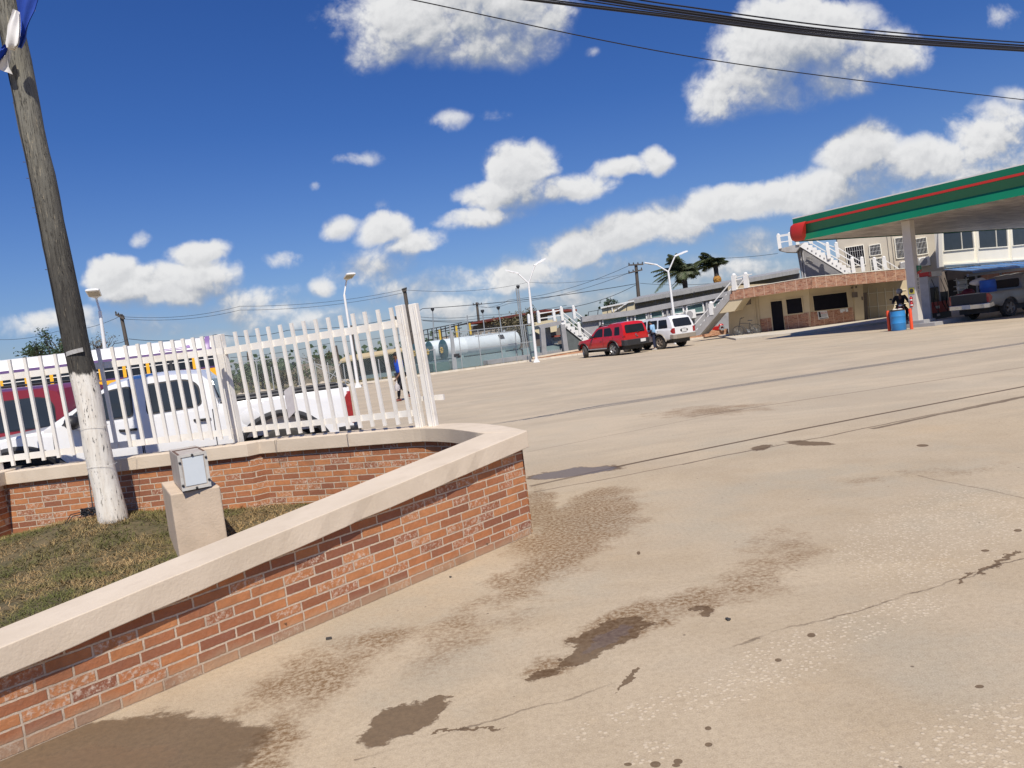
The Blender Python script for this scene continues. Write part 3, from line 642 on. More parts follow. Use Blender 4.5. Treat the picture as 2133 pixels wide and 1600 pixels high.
mb=MB(); sheet(mb,[(D(10,92,7.58),D(16,100,7.58)),(D(2,100,7.58),D(10,110,7.58)),(D(-12,112,7.58),D(-2,128,7.58)),(D(-30,126,7.58),D(-18,146,7.58))],8,.01,.015,3); mb.build('blue_tail',M['flagb'],fl,smooth=60)
mb=MB(); sheet(mb,[(D(14,101,7.60),D(21,104,7.60)),(D(8,114,7.62),D(20,122,7.62)),(D(-6,128,7.62),D(20,140,7.62)),(D(-20,138,7.62),D(24,154,7.62))],8,.01,.02,4); mb.build('white_tail',M['flagw'],fl,smooth=60)
mb=MB(); sheet(mb,[(D(66,-45,7.62),D(86,-45,7.62)),(D(66,-8,7.64),D(76,-10,7.64)),(D(67,10,7.64),D(73,12,7.64)),(D(68,20,7.64),D(71,22,7.64))],6,.01,.012,5); mb.build('white_fold',M['flagw'],fl,smooth=60)
# loose cable at the foot of the pole
mb=MB(); c0=at(194,1070,8.05)
mb.tube([at(187,962,8.32),at(184,990,8.3),at(188,1020,8.25),at(194,1062,8.1),c0],.006,6)
for i in range(9):
    a0=rnd.uniform(0,6); pts=[]
    for k in range(14):
        a=a0+k*.5; r=.05+.05*rnd.random(); pts.append(c0+V((math.cos(a)*r*1.3,math.sin(a)*r*.4-.02,abs(math.sin(a*1.3+i))*.09-.02)))
    mb.tube(pts,.005,5)
for ex,ey,hy in((135,1092,1066),(141,1092,1070),(165,1092,1073)):
    mb.tube([c0,at((ex+190)/2+10,hy,8.0),at((ex+190)/2-15,hy+6,8.0),at(ex,ey,7.95)],.005,5)
tag(mb.build('cable_coil',M['wire'],smooth=60),'tangled black cable lying at the foot of the wooden pole','cable')
# ---------------------------------------------------------------- pedestal with light box
zt=.66; FL,FR,BL=G(354,1030,zt),G(458,1012,zt),G(335.5,1005,zt); BR=FR+(BL-FL)
ped=thing('concrete_pedestal','beige rendered concrete pedestal standing in the dry grass','pedestal',tuple(V((FL.x+.3,FL.y+.3,.05))))
mb=MB(); mb.prism([V((q.x,q.y,.0)) for q in (FL,FR,BR,BL)],(0,0,zt)); mb.build('block',M['pedestal'],ped,bevel=.012)
bl=G(377.7,1021.7,zt+.012); br=G(437.8,1010,zt+.012); _o=(FL-BL).normalized()*.085; bl=bl+_o; br=br+_o; dv=(BL-FL).normalized(); wv=(br-bl); hv=V((0,0,.305))
lb=thing('light_box','grey metal light box with a pale front panel, resting on the concrete pedestal','light box',tuple(bl+wv*.5))
mb=MB(); back=dv*.80; mb.prism([bl,br,br+hv,bl+hv],back); mb.build('housing',mat('rusty_grey_metal',(.50,.46,.40),.55,col2=(.40,.33,.28),scale=5,dirt=.55,dirtcol=(.22,.12,.08)),lb,bevel=.004)
wu=wv.normalized(); nf=-dv
def fp(u,v2,o): return bl+wv*u+hv*v2+nf*o
mb=MB(); mb.prism([fp(.15,.12,.004),fp(.86,.12,.004),fp(.86,.90,.004),fp(.15,.90,.004)],-nf*.003); mb.build('front_panel',mat('pale_panel',(.66,.70,.72),.35,col2=(.60,.645,.67),scale=2,dirt=.12),lb)
mb=MB()
for a,b2,c3,d3 in((0,0,1,.07),(0,.93,1,1),(0,.07,.1,.93),(.9,.07,1,.93)): mb.prism([fp(a,b2,.006),fp(c3,b2,.006),fp(c3,d3,.006),fp(a,d3,.006)],-nf*.006)
mb.build('frame',mat('pale_metal_frame',(.62,.60,.55),.5,col2=(.50,.47,.42),scale=9,dirt=.5,dirtcol=(.25,.16,.10)),lb)
mb=MB()
for u,v2 in((.05,.8),(.05,.16),(.95,.84),(.95,.2),(.5,.965),(.5,.035)): mb.ball(fp(u,v2,.009),.011,8,5)
mb.split('screw',M['black'],lb)
mb=MB(); tq=lambda u,w2,o=.002: bl+wv*u+hv+dv*(w2*.8)+V((0,0,o))
for a,b2,c3,d3 in((.02,.05,.09,.6),(.02,.62,.98,.68),(.90,.05,.96,.5)): mb.prism([tq(a,b2),tq(c3,b2),tq(c3,d3),tq(a,d3)],(0,0,.004))
mb.split('seam_strip',mat('rust_strip',(.16,.09,.06),.8),lb)
# litter in the planter and on the road
mb=MB(); q=at(3,1128,5.0); q.z=.3; 
for (x,y,s) in((685,1332,.016),(1516,1292,.014),(938,1203,.010)):
    mb=MB(); p=G(x,y); mb.box(p+V((0,0,s*.4)),(s*2,s*1.1,s*.8),rotz(x)); mb.ball(p+V((s*.6,0,s*.4)),(s*.7,s*.5,s*.4),8,6)
    tag(mb.build('pebble',M['rubber'],bevel=.002),{685:'small black rubber scrap lying close to the brick wall',1516:'small dark chip lying alone on the open road',938:'tiny dark pebble at the foot of the brick wall'}[x],'litter')
# ---------------------------------------------------------------- vehicles
def lerpf(pts):
    pts=sorted(pts)
    def f(x):
        if x<=pts[0][0]: return pts[0][1]
        for (a,b),(c,d) in zip(pts,pts[1:]):
            if x<=c: return b+(d-b)*(x-a)/max(c-a,1e-9)
        return pts[-1][1]
    return f
def vehicle(name,label,cat,loc,head,S,paint,group=None):
    """x forward from the rear axle, y left, z up"""
    t=thing(name,label,cat,loc,math.atan2(head[1],head[0]),group); mw=wm(t)
    def B(mb,nm,mt,par=None,**k):
        mb.v=[mw@q for q in mb.v]; return mb.build(nm,mt,par or t,**k)
    W=S['W']; wb=S['wb']; r=S['r']; Ra=S.get('Ra',r+.09); xr,xf=S['xr'],S['xf']; sill=S['sill']; top=lerpf(S['top']); zc=r
    hmax=W/2
    endz=S.get('endtaper',.10)
    def hw(x,z):
        k=1-.035*max(0,(z-.85))/.4 -.07*max(0,(.62-z))/.35
        e=max(0,(xr+.35-x)/.35); e2=max(0,(x-(xf-.75))/.75)
        return hmax*k*(1-endz*.5*e*e)*(1-.16*e2*e2)
    def zb(x):
        z=sill
        for xc in(0,wb):
            d=abs(x-xc)
            if d<Ra: z=max(z,zc+math.sqrt(Ra*Ra-d*d))
        if x<xr+.5: z=max(z,S.get('rearz',sill))
        if x>xf-.6: z=max(z,S.get('frontz',sill))
        return min(z,top(x)-.05)
    xs=set()
    k=0
    x=xr
    while x<xf: xs.add(round(x,4)); x+=.09
    xs.add(xf)
    for xc in(0,wb):
        for i in range(25): xs.add(round(xc+Ra*math.cos(PI*i/24),4))
        xs.add(round(xc-Ra-.004,4)); xs.add(round(xc+Ra+.004,4))
    for p in S['top']: xs.add(p[0])
    xs=sorted(x for x in xs if xr<=x<=xf)
    bed=S.get('bed')
    def ring(x,K=8):
        b,tt=zb(x),top(x); L=[]
        for k in range(K+1):
            z=b+(tt-b)*k/K; L.append(V((x,hw(x,z)-(.025 if k==K else 0),z)))
        y0=hw(x,tt)-.025; dep=bed[2] if bed and bed[0]<x<bed[1] else 0
        cr=[]
        for fy in(.965,.93,.45,-.45,-.93,-.965):
            z=tt+(.0 if dep else .035*(1-fy*fy))-(dep if abs(fy)<.95 and dep else 0); cr.append(V((x,y0*fy,z)))
        R=[V((q.x,-q.y,q.z)) for q in reversed(L)]
        return L+cr+R
    mb=MB(); mb.loft([ring(x) for x in xs]); body=B(mb,'body',paint,smooth=32)
    # dark underbody
    mb=MB(); zu=S.get('uz',.28); mb.box(((xr+xf)/2,0,(zu+.95*sill+.35)/2),(xf-xr-.5,W*.72,.95*sill+.35-zu)); B(mb,'underbody',M['black'])
    # cab
    C=S['cab']; cb=S['belt']; cw=hmax*S.get('cabw',.94); tk=S.get('tumble',.20)
    ct=lerpf(C); cx0,cx1=C[0][0],C[-1][0]
    def ch(x,z): return cw-max(0,z-cb)*tk
    cxs=sorted(set([p[0] for p in C]+[cx0+(cx1-cx0)*i/40 for i in range(41)]))
    def cring(x):
        tt=ct(x); L=[V((x,ch(x,cb-.06+ (tt-cb+.06)*k/5),cb-.06+(tt-cb+.06)*k/5)) for k in range(6)]
        y0=ch(x,tt); cr=[V((x,(y0-.05)*f,tt+.045*min(1,(tt-cb)/.25)*(1-abs(f)**4)+.01)) for f in(1,.7,.3,-.3,-.7,-1)]
        return L+cr+[V((q.x,-q.y,q.z)) for q in reversed(L)]
    mb=MB(); mb.loft([cring(x) for x in cxs]); B(mb,'cabin',paint,smooth=32)
    gl=S.get('glass',M['glass'])
    def side_poly(mb,pts,s,off,th=.012,f=ch):
        P=[V((x,s*(f(x,z)+off),z)) for x,z in pts]; mb.prism(P,(0,-s*th,0))
    def rounded(pts,rad=.05):
        res=[]
        k=len(pts)
        for i in range(k):
            p=V((*pts[i],0)); a=V((*pts[i-1],0)); b=V((*pts[(i+1)%k],0)); ra=min(rad,(a-p).length*.4,(b-p).length*.4)
            u=(a-p).normalized()*ra; v2=(b-p).normalized()*ra
            for q in(0,.5,1):
                c=(p+u)*(1-q)**2+p*2*q*(1-q)+(p+v2)*q*q; res.append((c.x,c.y))
        return res
    for s in(1,-1):
        for pts in S['windows']:
            mb=MB(); side_poly(mb,rounded(pts),s,.010); wf=B(mb,'window',gl)
            cxp=sum(p[0] for p in pts)/len(pts); czp=sum(p[1] for p in pts)/len(pts)
            mb=MB(); P=rounded([(cxp+(x-cxp)*1.0+(.018 if x>cxp else -.018),z+(.018 if z>czp else -.018)) for x,z in pts]); side_poly(mb,P,s,.004); B(mb,'window_seal',M['black'],wf)
    # windscreen and rear window lie on the sloping roof line
    def topglass(a,b,fr,nm):
        mb=MB(); rows=[]
        for i in range(9):
            x=a+(b-a)*i/8; z=ct(x); y0=(ch(x,z)-.05)*fr
            rows.append([V((x,y0*f,z+.016+.045*min(1,(z-cb)/.25)*(1-abs(f*fr)**4))) for f in(1,.5,0,-.5,-1)])
        k=5; b0=len(mb.v)
        for sg in(0,1):
            for rw in rows: mb.v+=[q-V((0,0,.012*sg)) for q in rw]
        for sg in(0,1):
            for i in range(8):
                for j in range(4):
                    a0=b0+sg*45+i*k+j; mb.f.append((a0,a0+1,a0+k+1,a0+k))
        B(mb,nm,gl,smooth=40)
    if 'wind' in S: topglass(*S['wind'],.93,'windscreen')
    if 'rearwin' in S:
        mb=MB(); x0,zA,zB,dx,yf=S['rearwin']
        P=rounded([(-yf,zA),(yf,zA),(yf*.93,zB),(-yf*.93,zB)],.08); mb.prism([V((x0+dx*(z-zA)/(zB-zA)-.014,y,z)) for y,z in P],(.012,0,0)); B(mb,'rear_window',gl)
    # doors: thin panels proud of the body with a handle each
    for s in(1,-1):
        for (xa,xb,z0,z1) in S['doors']:
            mb=MB(); nxx,nzz=8,8; b0=0
            for i in range(nxx+1):
                for j in range(nzz+1):
                    x=xa+(xb-xa)*i/nxx; zl=max(z0,zb(x)+.05); z=zl+(z1-zl)*j/nzz; mb.v.append(V((x,s*(hw(x,z)+.006),z)))
            for i in range(nxx+1):
                for j in range(nzz+1):
                    q=mb.v[i*(nzz+1)+j]; mb.v.append(q-V((0,s*.012,0))) if False else None
            for i in range(nxx):
                for j in range(nzz): a0=i*(nzz+1)+j; mb.f.append((a0,a0+1,a0+nzz+2,a0+nzz+1))
            d=B(mb,'door',paint,smooth=40)
            mb=MB()
            for xe in(xa,xb):
                zl=max(z0,zb(xe)+.05); mb.tube([V((xe,s*(hw(xe,zl+(z1-zl)*q/6)+.004),zl+(z1-zl)*q/6)) for q in range(7)],.006,5)
            mb.v=[mw@q for q in mb.v]; mb.split('door_gap',M['black'],d)
            hx=xa+.13; hz=z1-.12; mb=MB(); yy2=hw(hx,hz); mb.tube([V((hx-.09,s*(yy2+.01),hz)),V((hx-.06,s*(yy2+.035),hz+.005)),V((hx+.06,s*(yy2+.035),hz+.008)),V((hx+.1,s*(yy2+.01),hz+.012))],.017,6); B(mb,'handle',S.get('handle',M['black']),d,smooth=60)
        mx,mz=S['mirror']; mb=MB(); y=ch(mx,mz); mb.ball(V((mx,s*(y+.16),mz)),(.09,.12,.09),12,8); mb.bar((mx,s*y,mz-.03),(mx,s*(y+.12),mz-.02),.05); B(mb,'mirror',S.get('mirrorm',M['black']),smooth=60)
    # wheels
    for xc in(0,wb):
        for s in(1,-1):
            yc=s*(hmax-.13); Mx=Matrix.Rotation(-s*PI/2,3,'X'); tw=S.get('tw',.235)
            if xc and S.get('steer'): Mx=rotz(S['steer'])@Mx
            mb=MB(); mb.lathe([(r*.60,-tw/2),(r*.93,-tw/2),(r*.985,-tw/2+.025),(r,-tw/4),(r,tw/4),(r*.985,tw/2-.025),(r*.93,tw/2),(r*.72,tw/2+.008),(r*.64,tw/2-.01),(r*.62,tw/2-.08)],32,Mx,(xc,yc,zc)); wl=B(mb,'wheel',M['rubber'],smooth=40)
            mb=MB(); mb.lathe([(r*.655,tw/2-.02),(r*.64,tw/2+.002),(r*.58,tw/2-.03),(r*.55,tw/2-.09),(.001,tw/2-.09)],28,Mx,(xc,yc,zc))
            for i in range(S.get('spokes',5)):
                a=2*PI*i/S.get('spokes',5); p=Mx@V((math.cos(a)*.03,math.sin(a)*.03,tw/2-.025)); q=Mx@V((math.cos(a)*r*.6,math.sin(a)*r*.6,tw/2-.03)); mb.bar(V((xc,yc,zc))+p,V((xc,yc,zc))+q,r*.2,.035,up=Mx@V((0,0,1)))
            mb.lathe([(r*.2,tw/2-.04),(r*.2,tw/2-.005),(.001,tw/2)],16,Mx,(xc,yc,zc)); B(mb,'rim',S.get('rimm',M['rim']),wl,smooth=40)
            if S.get('flare'):
                mb=MB(); w2=S['flare']; rg=[]
                for i in range(25):
                    a=PI*(-.10+1.2*i/24); cs,sn=math.cos(a),math.sin(a); ro=Ra+w2; 
                    z1=max(zc+sn*Ra,sill*.9); z2=max(zc+sn*ro,sill*.9)
                    xi,xo=xc+cs*Ra,xc+cs*ro; yi=hw(min(max(xi,xr),xf),max(z1,.5)); yo=hw(min(max(xo,xr),xf),max(z2,.5))
                    rg.append([V((xi,s*(yi-.06),z1)),V((xi,s*(yi+.035),z1)),V(((xi+xo)/2,s*(yi+.045),(z1+z2)/2)),V((xo,s*(yo+.006),z2)),V((xo,s*(yo-.05),z2))])
                mb.loft(rg); B(mb,'wheel_flare',S.get('flarem',M['black']),smooth=45)
    # lights, bumpers, plate
    for s in(1,-1):
        z0,z1,yw,xl=S['tail']; mb=MB(); y1=hw(xr,z0)-.0; 
        mb.prism([V((xr-.016,s*(y1-yw),z0)),V((xr-.016,s*(y1-yw),z1)),V((xr-.010,s*(y1+.004),z1)),V((xr-.010,s*(y1+.004),z0))],(.05,0,0))
        sp=[(xr-.012,z0),(xr-.012,z1),(xr+xl*.30,z1-.02),(xr+xl*.75,z1-.10),(xr+xl,(z0+z1)/2+.03),(xr+xl*.8,(z0+z1)/2-.06),(xr+xl*.35,z0+.02)]
        mb.prism([V((x,s*(hw(max(x,xr),(z0+z1)/2)+.014),z)) for x,z in sp],(0,-s*.03,0)); B(mb,'tail_light',M['tail'],bevel=.006)
        zh=S.get('headz',.85); mb=MB(); xh=xf-.16; mb.prism([V((xf+.01,s*.42,zh)),V((xf+.01,s*.42,zh+.17)),V((xh-.15,s*(hw(xh-.15,zh)+.012),zh+.2)),V((xh-.1,s*(hw(xh-.1,zh)+.012),zh))],(-.05,-s*.02,0)); B(mb,'headlight',M['chrome'])
    bz0,bz1,bd=S['bump']; bm=S.get('bumpm',M['black'])
    mb=MB(); 
    yb=hmax*.985
    mb.prism([V((xr+.25,-yb-.008,bz0+.05)),V((xr-.02,-yb*.99,bz0)),V((xr-bd,-yb*.86,bz0)),V((xr-bd-.03,0,bz0)),V((xr-bd,yb*.86,bz0)),V((xr-.02,yb*.99,bz0)),V((xr+.25,yb+.008,bz0+.05))],(0,0,bz1-bz0)); bo=B(mb,'bumper',bm,bevel=.025)
    if S.get('plate',True):
        mb=MB(); px=S.get('platexyz',(xr-bd-.04,0,(bz0+bz1)/2+.02)); mb.box(px,(.012,.36,.17)); pl=B(mb,'number_plate',M['plate'])
    mb=MB(); mb.prism([V((xf-.3,-yb-.004,bz0)),V((xf+.02,-yb*.84,bz0)),V((xf+.09,-yb*.5,bz0)),V((xf+.1,0,bz0)),V((xf+.09,yb*.5,bz0)),V((xf+.02,yb*.84,bz0)),V((xf-.3,yb+.004,bz0))],(0,0,bz1-bz0)); B(mb,'bumper',bm,bevel=.025)
    return t,B,hw,ch,zb
def rearpos(px,py,head,W):                  # ground point under the rear axle from the near left rear tyre contact
    p=G(px,py); h=V((head[0],head[1],0)).normalized(); left=V((-h.y,h.x,0)); return p,h,left
# white double cab pickup behind the fence
YS=9.95; SP=dict(W=1.82,wb=3.05,r=.42,Ra=.57,xr=-.92,xf=4.02,sill=.55,rearz=.62,frontz=.5,top=[(-.92,1.245),(.76,1.25),(1.6,1.25),(2.62,1.215),(2.9,1.20),(3.6,1.13),(3.9,1.02),(4.02,.86)],
 belt=1.235,cab=[(.72,1.26),(.80,1.56),(.90,1.665),(1.3,1.70),(1.75,1.695),(1.98,1.645),(2.3,1.455),(2.72,1.215)],cabw=.965,tumble=.24,
 windows=[[(.93,1.30),(1.0,1.27),(1.55,1.255),(1.54,1.60),(1.15,1.61),(1.02,1.58),(.94,1.50)],[(1.73,1.255),(2.52,1.255),(2.24,1.44),(1.98,1.585),(1.73,1.605)]],
 wind=(2.0,2.66),rearwin=(.726,1.32,1.58,.075,.62),doors=[(.80,1.64,.62,1.2),(1.66,2.62,.62,1.2)],mirror=(2.36,1.27),
 flare=.085,tail=(.76,1.19,.12,.12),bump=(.52,.72,.10),bed=(-.84,.66,.48),headz=.86,bumpm=M['black'],glass=M['tint'],rimm=M['rim'],spokes=6)
p=at(588,900,YS); yaw=math.radians(180+16.0); hd=V((math.cos(yaw),math.sin(yaw),0))
t,B,hw,ch,zb=vehicle('pickup_truck','white double cab pickup with black wheel flares parked behind the white picket fence','pickup truck',(p.x+.91*hd.y,YS+.91*abs(hd.x),0),hd,SP,M['whitecar'])
mb=MB()
for s in(1,-1): mb.tube([V((x,s*(hw(x,1.25)-.045),1.268)) for x in(-.86,0,.7)],.026,8)
mb.bar((-.87,-.82,1.255),(-.87,.82,1.255),.05,.03); B(mb,'bed_rail',M['black'],smooth=50)
mb=MB(); mb.box((-.09,0,.79),(1.46,1.5,.03)); B(mb,'bed_liner',M['black'])
mb=MB(); y=hw(.35,1.0); mb.lathe([(.11,0),(.115,.004),(.105,.008),(.001,.008)],24,Matrix.Rotation(-PI/2,3,'X'),(.36,y,1.03)); B(mb,'fuel_cap',M['whitecar'],smooth=50)
mb=MB(); mb.prism([V((2.45,hw(2.45,1.2)+.012,1.25)),V((2.28,hw(2.3,1.2)+.012,1.06)),V((2.05,hw(2.1,1.2)+.012,.86)),V((2.05,hw(2.1,1.2)+.012,.82)),V((2.6,hw(2.6,1.2)+.012,1.18))],(0,-.006,0))
# maroon vehicle behind it
SM=dict(W=1.85,wb=2.85,r=.38,xr=-.95,xf=3.75,sill=.45,top=[(-.95,1.12),(-.6,1.14),(2.6,1.12),(2.9,1.08),(3.5,1.0),(3.75,.8)],belt=1.11,
 cab=[(-.90,1.16),(-.86,1.45),(-.74,1.68),(-.5,1.755),(.6,1.79),(1.3,1.76),(1.7,1.66),(2.2,1.38),(2.6,1.13)],cabw=.95,tumble=.2,
 windows=[[(-.70,1.17),(.62,1.17),(.62,1.62),(-.40,1.62),(-.58,1.58),(-.68,1.45)],[(.80,1.17),(1.75,1.17),(1.55,1.60),(.80,1.63)],[(1.9,1.17),(2.3,1.17),(1.9,1.45)]],
 wind=(1.7,2.5),rearwin=(-.89,1.2,1.62,.12,.62),doors=[(.02,.72,.5,1.08),(.74,1.9,.5,1.08)],mirror=(2.0,1.2),tail=(.75,1.08,.2,.14),bump=(.42,.66,.10),glass=M['tint'])
p=at(150,900,11.9)
t,B,hw,ch,zb=vehicle('suv','maroon station wagon with dark windows half hidden behind the white pickup','car',(p.x-.95,12.8,0),V((-1,0,0)),SM,M['maroon'])
mb=MB()
for s in(1,-1): mb.tube([V((-.5,s*.62,1.84)),V((.6,s*.62,1.87)),V((1.3,s*.62,1.84))],.018,6)
B(mb,'roof_rail',M['black'])
# red SUV
h=V((-.51,.86,0)).normalized(); lf=V((-h.y,h.x,0)); pw=G(1282,741); 
SR=dict(W=1.82,wb=2.70,r=.385,Ra=.47,xr=-.98,xf=3.42,sill=.50,rearz=.55,top=[(-.98,1.10),(2.1,1.10),(2.35,1.08),(3.1,1.0),(3.3,.92),(3.42,.72)],belt=1.09,
 cab=[(-.95,1.12),(-.90,1.40),(-.82,1.66),(-.70,1.80),(-.3,1.83),(.2,1.82),(.45,1.72),(1.15,1.715),(1.42,1.66),(2.15,1.10)],cabw=.95,tumble=.17,
 windows=[[(-.62,1.17),(-.18,1.17),(-.20,1.60),(-.58,1.60)],[(.02,1.17),(.74,1.17),(.72,1.60),(.22,1.61),(.04,1.40)],[(.88,1.17),(1.78,1.17),(1.50,1.45),(1.25,1.60),(.88,1.61)]],
 wind=(1.42,2.1),rearwin=(-.945,1.22,1.68,.09,.68),doors=[(-.05,.80,.56,1.06),(.82,1.86,.56,1.06)],mirror=(1.72,1.20),flare=.05,flarem=M['black'],tail=(.98,1.10,.09,.12),
 bump=(.50,.83,.14),platexyz=(-1.17,-.30,.72),steer=math.radians(-28),handle=M['redcar'])
rp=pw-lf*.79
t,B,hw,ch,zb=vehicle('suv','red SUV with a black roof rack parked in front of the concrete stairs','car',(rp.x,rp.y,0),h,SR,M['redcar'])
mb=MB()
for s in(1,-1): mb.tube([V((.35,s*.60,1.84)),V((.5,s*.60,1.885)),V((1.2,s*.60,1.86)),V((1.42,s*.58,1.72))],.022,6)
for x in(.5,.8,1.15): mb.tube([V((x,-.6,1.88)),V((x,.6,1.88))],.018,6)
mb.tube([V((1.40,-.56,1.77)),V((1.47,0,1.80)),V((1.40,.56,1.77))],.05,6); B(mb,'roof_rack',M['black'])
mb=MB(); mb.tube([V((.5,.92,.46)),V((2.2,.92,.46))],.035,8); mb.tube([V((.5,-.92,.46)),V((2.2,-.92,.46))],.035,8); B(mb,'side_step',M['galv'])
mb=MB(); mb.box((-1.0,-.05,1.0),(.02,.13,.06)); mb.ball((-1.0,.02,1.09),(.015,.05,.05)); B(mb,'badge',M['chrome'])
mb=MB(); mb.tube([V((-.99,-.05,1.2)),V((-.985,-.42,1.32))],.012,5); B(mb,'wiper',M['black']); t.scale=(1,1,.955)
# white SUV with beige trim
h2=V((-.55,.83,0)).normalized(); lf2=V((-h2.y,h2.x,0)); pw=G(1379,727.5)
SW=dict(W=1.84,wb=2.83,r=.38,Ra=.46,xr=-1.05,xf=3.60,sill=.46,rearz=.52,top=[(-1.05,1.10),(2.2,1.10),(2.5,1.06),(3.3,.98),(3.6,.72)],belt=1.09,
 cab=[(-1.02,1.12),(-.95,1.36),(-.80,1.66),(-.68,1.735),(.5,1.76),(1.2,1.73),(1.55,1.64),(2.3,1.10)],cabw=.95,tumble=.18,
 windows=[[(-.66,1.16),(.02,1.16),(.02,1.60),(-.56,1.60)],[(.16,1.16),(.90,1.16),(.88,1.61),(.16,1.61)],[(1.02,1.16),(1.85,1.16),(1.45,1.58),(1.02,1.61)]],
 wind=(1.55,2.25),rearwin=(-1.02,1.16,1.62,.15,.70),doors=[(.08,.94,.5,1.06),(.96,1.95,.5,1.06)],mirror=(1.85,1.18),flare=.06,flarem=M['goldtrim'],tail=(.80,1.10,.17,.15),
 bump=(.50,.74,.14),bumpm=M['goldtrim'],platexyz=(-1.075,.0,.93),rimm=M['rimd'],handle=M['whitecar'])
rp=pw-lf2*.79
t,B,hw,ch,zb=vehicle('suv','white SUV with beige lower trim parked beside the red SUV','car',(rp.x,rp.y,0),h2,SW,M['whitecar'])
mb=MB()
for s in(1,-1): mb.tube([V((-.5,s*.62,1.79)),V((1.2,s*.62,1.79))],.02,6)
B(mb,'roof_rail',M['goldtrim'])
mb=MB(); mb.lathe([(.30,0),(.30,.02),(.001,.02)],20,Matrix.Rotation(-PI/2,3,'Y')@Matrix.Diagonal((.33,1,1)),(-1.05,0,.94)); B(mb,'plate_recess',M['black'])
# silver pickup under the canopy
h3=V((.93,.36,0)).normalized(); lf3=V((-h3.y,h3.x,0)); pw=G(2104,659)
SS=dict(W=1.85,wb=3.5,r=.39,Ra=.47,xr=-1.15,xf=4.4,sill=.52,rearz=.60,top=[(-1.15,1.16),(.95,1.17),(2.9,1.15),(3.3,1.10),(4.2,1.02),(4.4,.8)],belt=1.16,
 cab=[(.90,1.18),(1.0,1.58),(1.12,1.74),(1.8,1.80),(2.4,1.76),(2.7,1.66),(3.25,1.14)],cabw=.93,tumble=.22,windows=[[(1.22,1.22),(1.88,1.22),(1.86,1.66),(1.34,1.65)],[(2.02,1.22),(2.95,1.22),(2.6,1.55),(2.4,1.66),(2.02,1.67)]],
 wind=(2.7,3.2),rearwin=(.900,1.24,1.62,.105,.70),doors=[(1.10,1.95,.56,1.12),(1.97,3.0,.56,1.12)],mirror=(2.9,1.26),tail=(.74,1.13,.13,.16),bump=(.50,.72,.17),bumpm=M['chrome'],bed=(-1.08,.84,.45),platexyz=(-1.35,.0,.62),handle=M['black'],rimm=M['rimd'])
rp=pw+lf3*.85
t,B,hw,ch,zb=vehicle('pickup_truck','dusty silver pickup with a dark tailgate parked under the fuel canopy','pickup truck',(rp.x,rp.y,0),h3,SS,M['silver'])
mb=MB(); mb.box((-1.165,0,.94),(.02,1.58,.42)); B(mb,'tailgate',M['black'],bevel=.006); t.scale=(1,1,.93)
silver=t; mw3=wm(t)
dr=MB(); c=mw3@V((-.40,-.32,.70)); dr.lathe([(.001,0),(.29,0),(.30,.02),(.30,.25),(.31,.28),(.30,.31),(.30,.58),(.31,.61),(.30,.64),(.29,.90),(.25,.93),(.001,.93)],28,None,c)
tag(dr.build('plastic_drum',M['bluedrum'],smooth=35),'dark blue plastic drum standing in the bed of the silver pickup','drum')
sk=MB(); c=mw3@V((-.35,.12,1.62)); sk.ball(c,(.36,.26,.16),14,9)
for v in sk.v: v+=V((noise.noise(v*3)*.10,noise.noise(v*3+V((5,0,0)))*.10,noise.noise(v*3+V((0,7,0)))*.12))
tag(sk.build('sack',M['cloth'],smooth=60),'off-white cloth sack lying over the dark blue drum in the silver pickup','sack')
# bus behind the white pickup
by=27.0; bL=at(-330,790,by).x; bR=at(457,760,by).x
bus=thing('school_bus','long white school bus with yellow window posts and a purple stripe, behind the picket fence','bus',((bL+bR)/2,by+1.2,0))
def busring(x,sc=1.0):
    R=[]
    for (y,z) in [(1.2,.55),(1.22,1.0),(1.22,1.95),(1.19,2.45),(1.12,2.72),(.95,2.92),(.6,3.03),(0,3.07),(-.6,3.03),(-.95,2.92),(-1.12,2.72),(-1.19,2.45),(-1.22,1.95),(-1.22,1.0),(-1.2,.55)]: R.append(V((x,by+1.2-y*sc,.55+(z-.55)*(1-(1-sc)*.6))))
    return R
mb=MB(); mb.loft([busring(bL-.02,.93),busring(bL+.12)]+[busring(bL+(bR-bL)*i/10) for i in range(1,10)]+[busring(bR-.25),busring(bR-.08,.97),busring(bR,.90)]); mb.build('body',M['white'],bus,smooth=35)
def bside(z): return by+1.2-lerpf([(.55,1.2),(1.0,1.22),(1.95,1.22),(2.45,1.19),(2.72,1.12),(2.92,.95)])(z)
def bq(mb,xa,xb,za,zb,o=.012): mb.prism([V((xa,bside(za)-o,za)),V((xb,bside(za)-o,za)),V((xb,bside(zb)-o,zb)),V((xa,bside(zb)-o,zb))],(0,.02,0))
mb=MB(); bq(mb,bL+.1,bR-.1,.6,1.93,.008); mb.build('lower_panel',M['yellow'],bus)
mb=MB(); bq(mb,bL+.1,bR-.12,2.565,2.65,.01); bq(mb,bL+.1,bR-.1,1.93,1.985,.014); bq(mb,bL+3,bR-3,2.50,2.53,.01); mb.build('stripe',M['purple'],bus)
mb=MB(); bq(mb,bR-1.9,bR-1.1,2.74,2.765,.012); bq(mb,bR-1.9,bR-1.05,2.69,2.715,.012); mb.prism([V((bR-1.05,bside(2.7)-.012,2.70)),V((bR-.85,bside(2.7)-.012,2.72)),V((bR-.9,bside(2.8)-.0,2.82)),V((bR-1.08,bside(2.8)-.0,2.80))],(0,.02,0)); mb.build('emblem_stripe',M['lilac'],bus)
xw=bR-.12; k=0
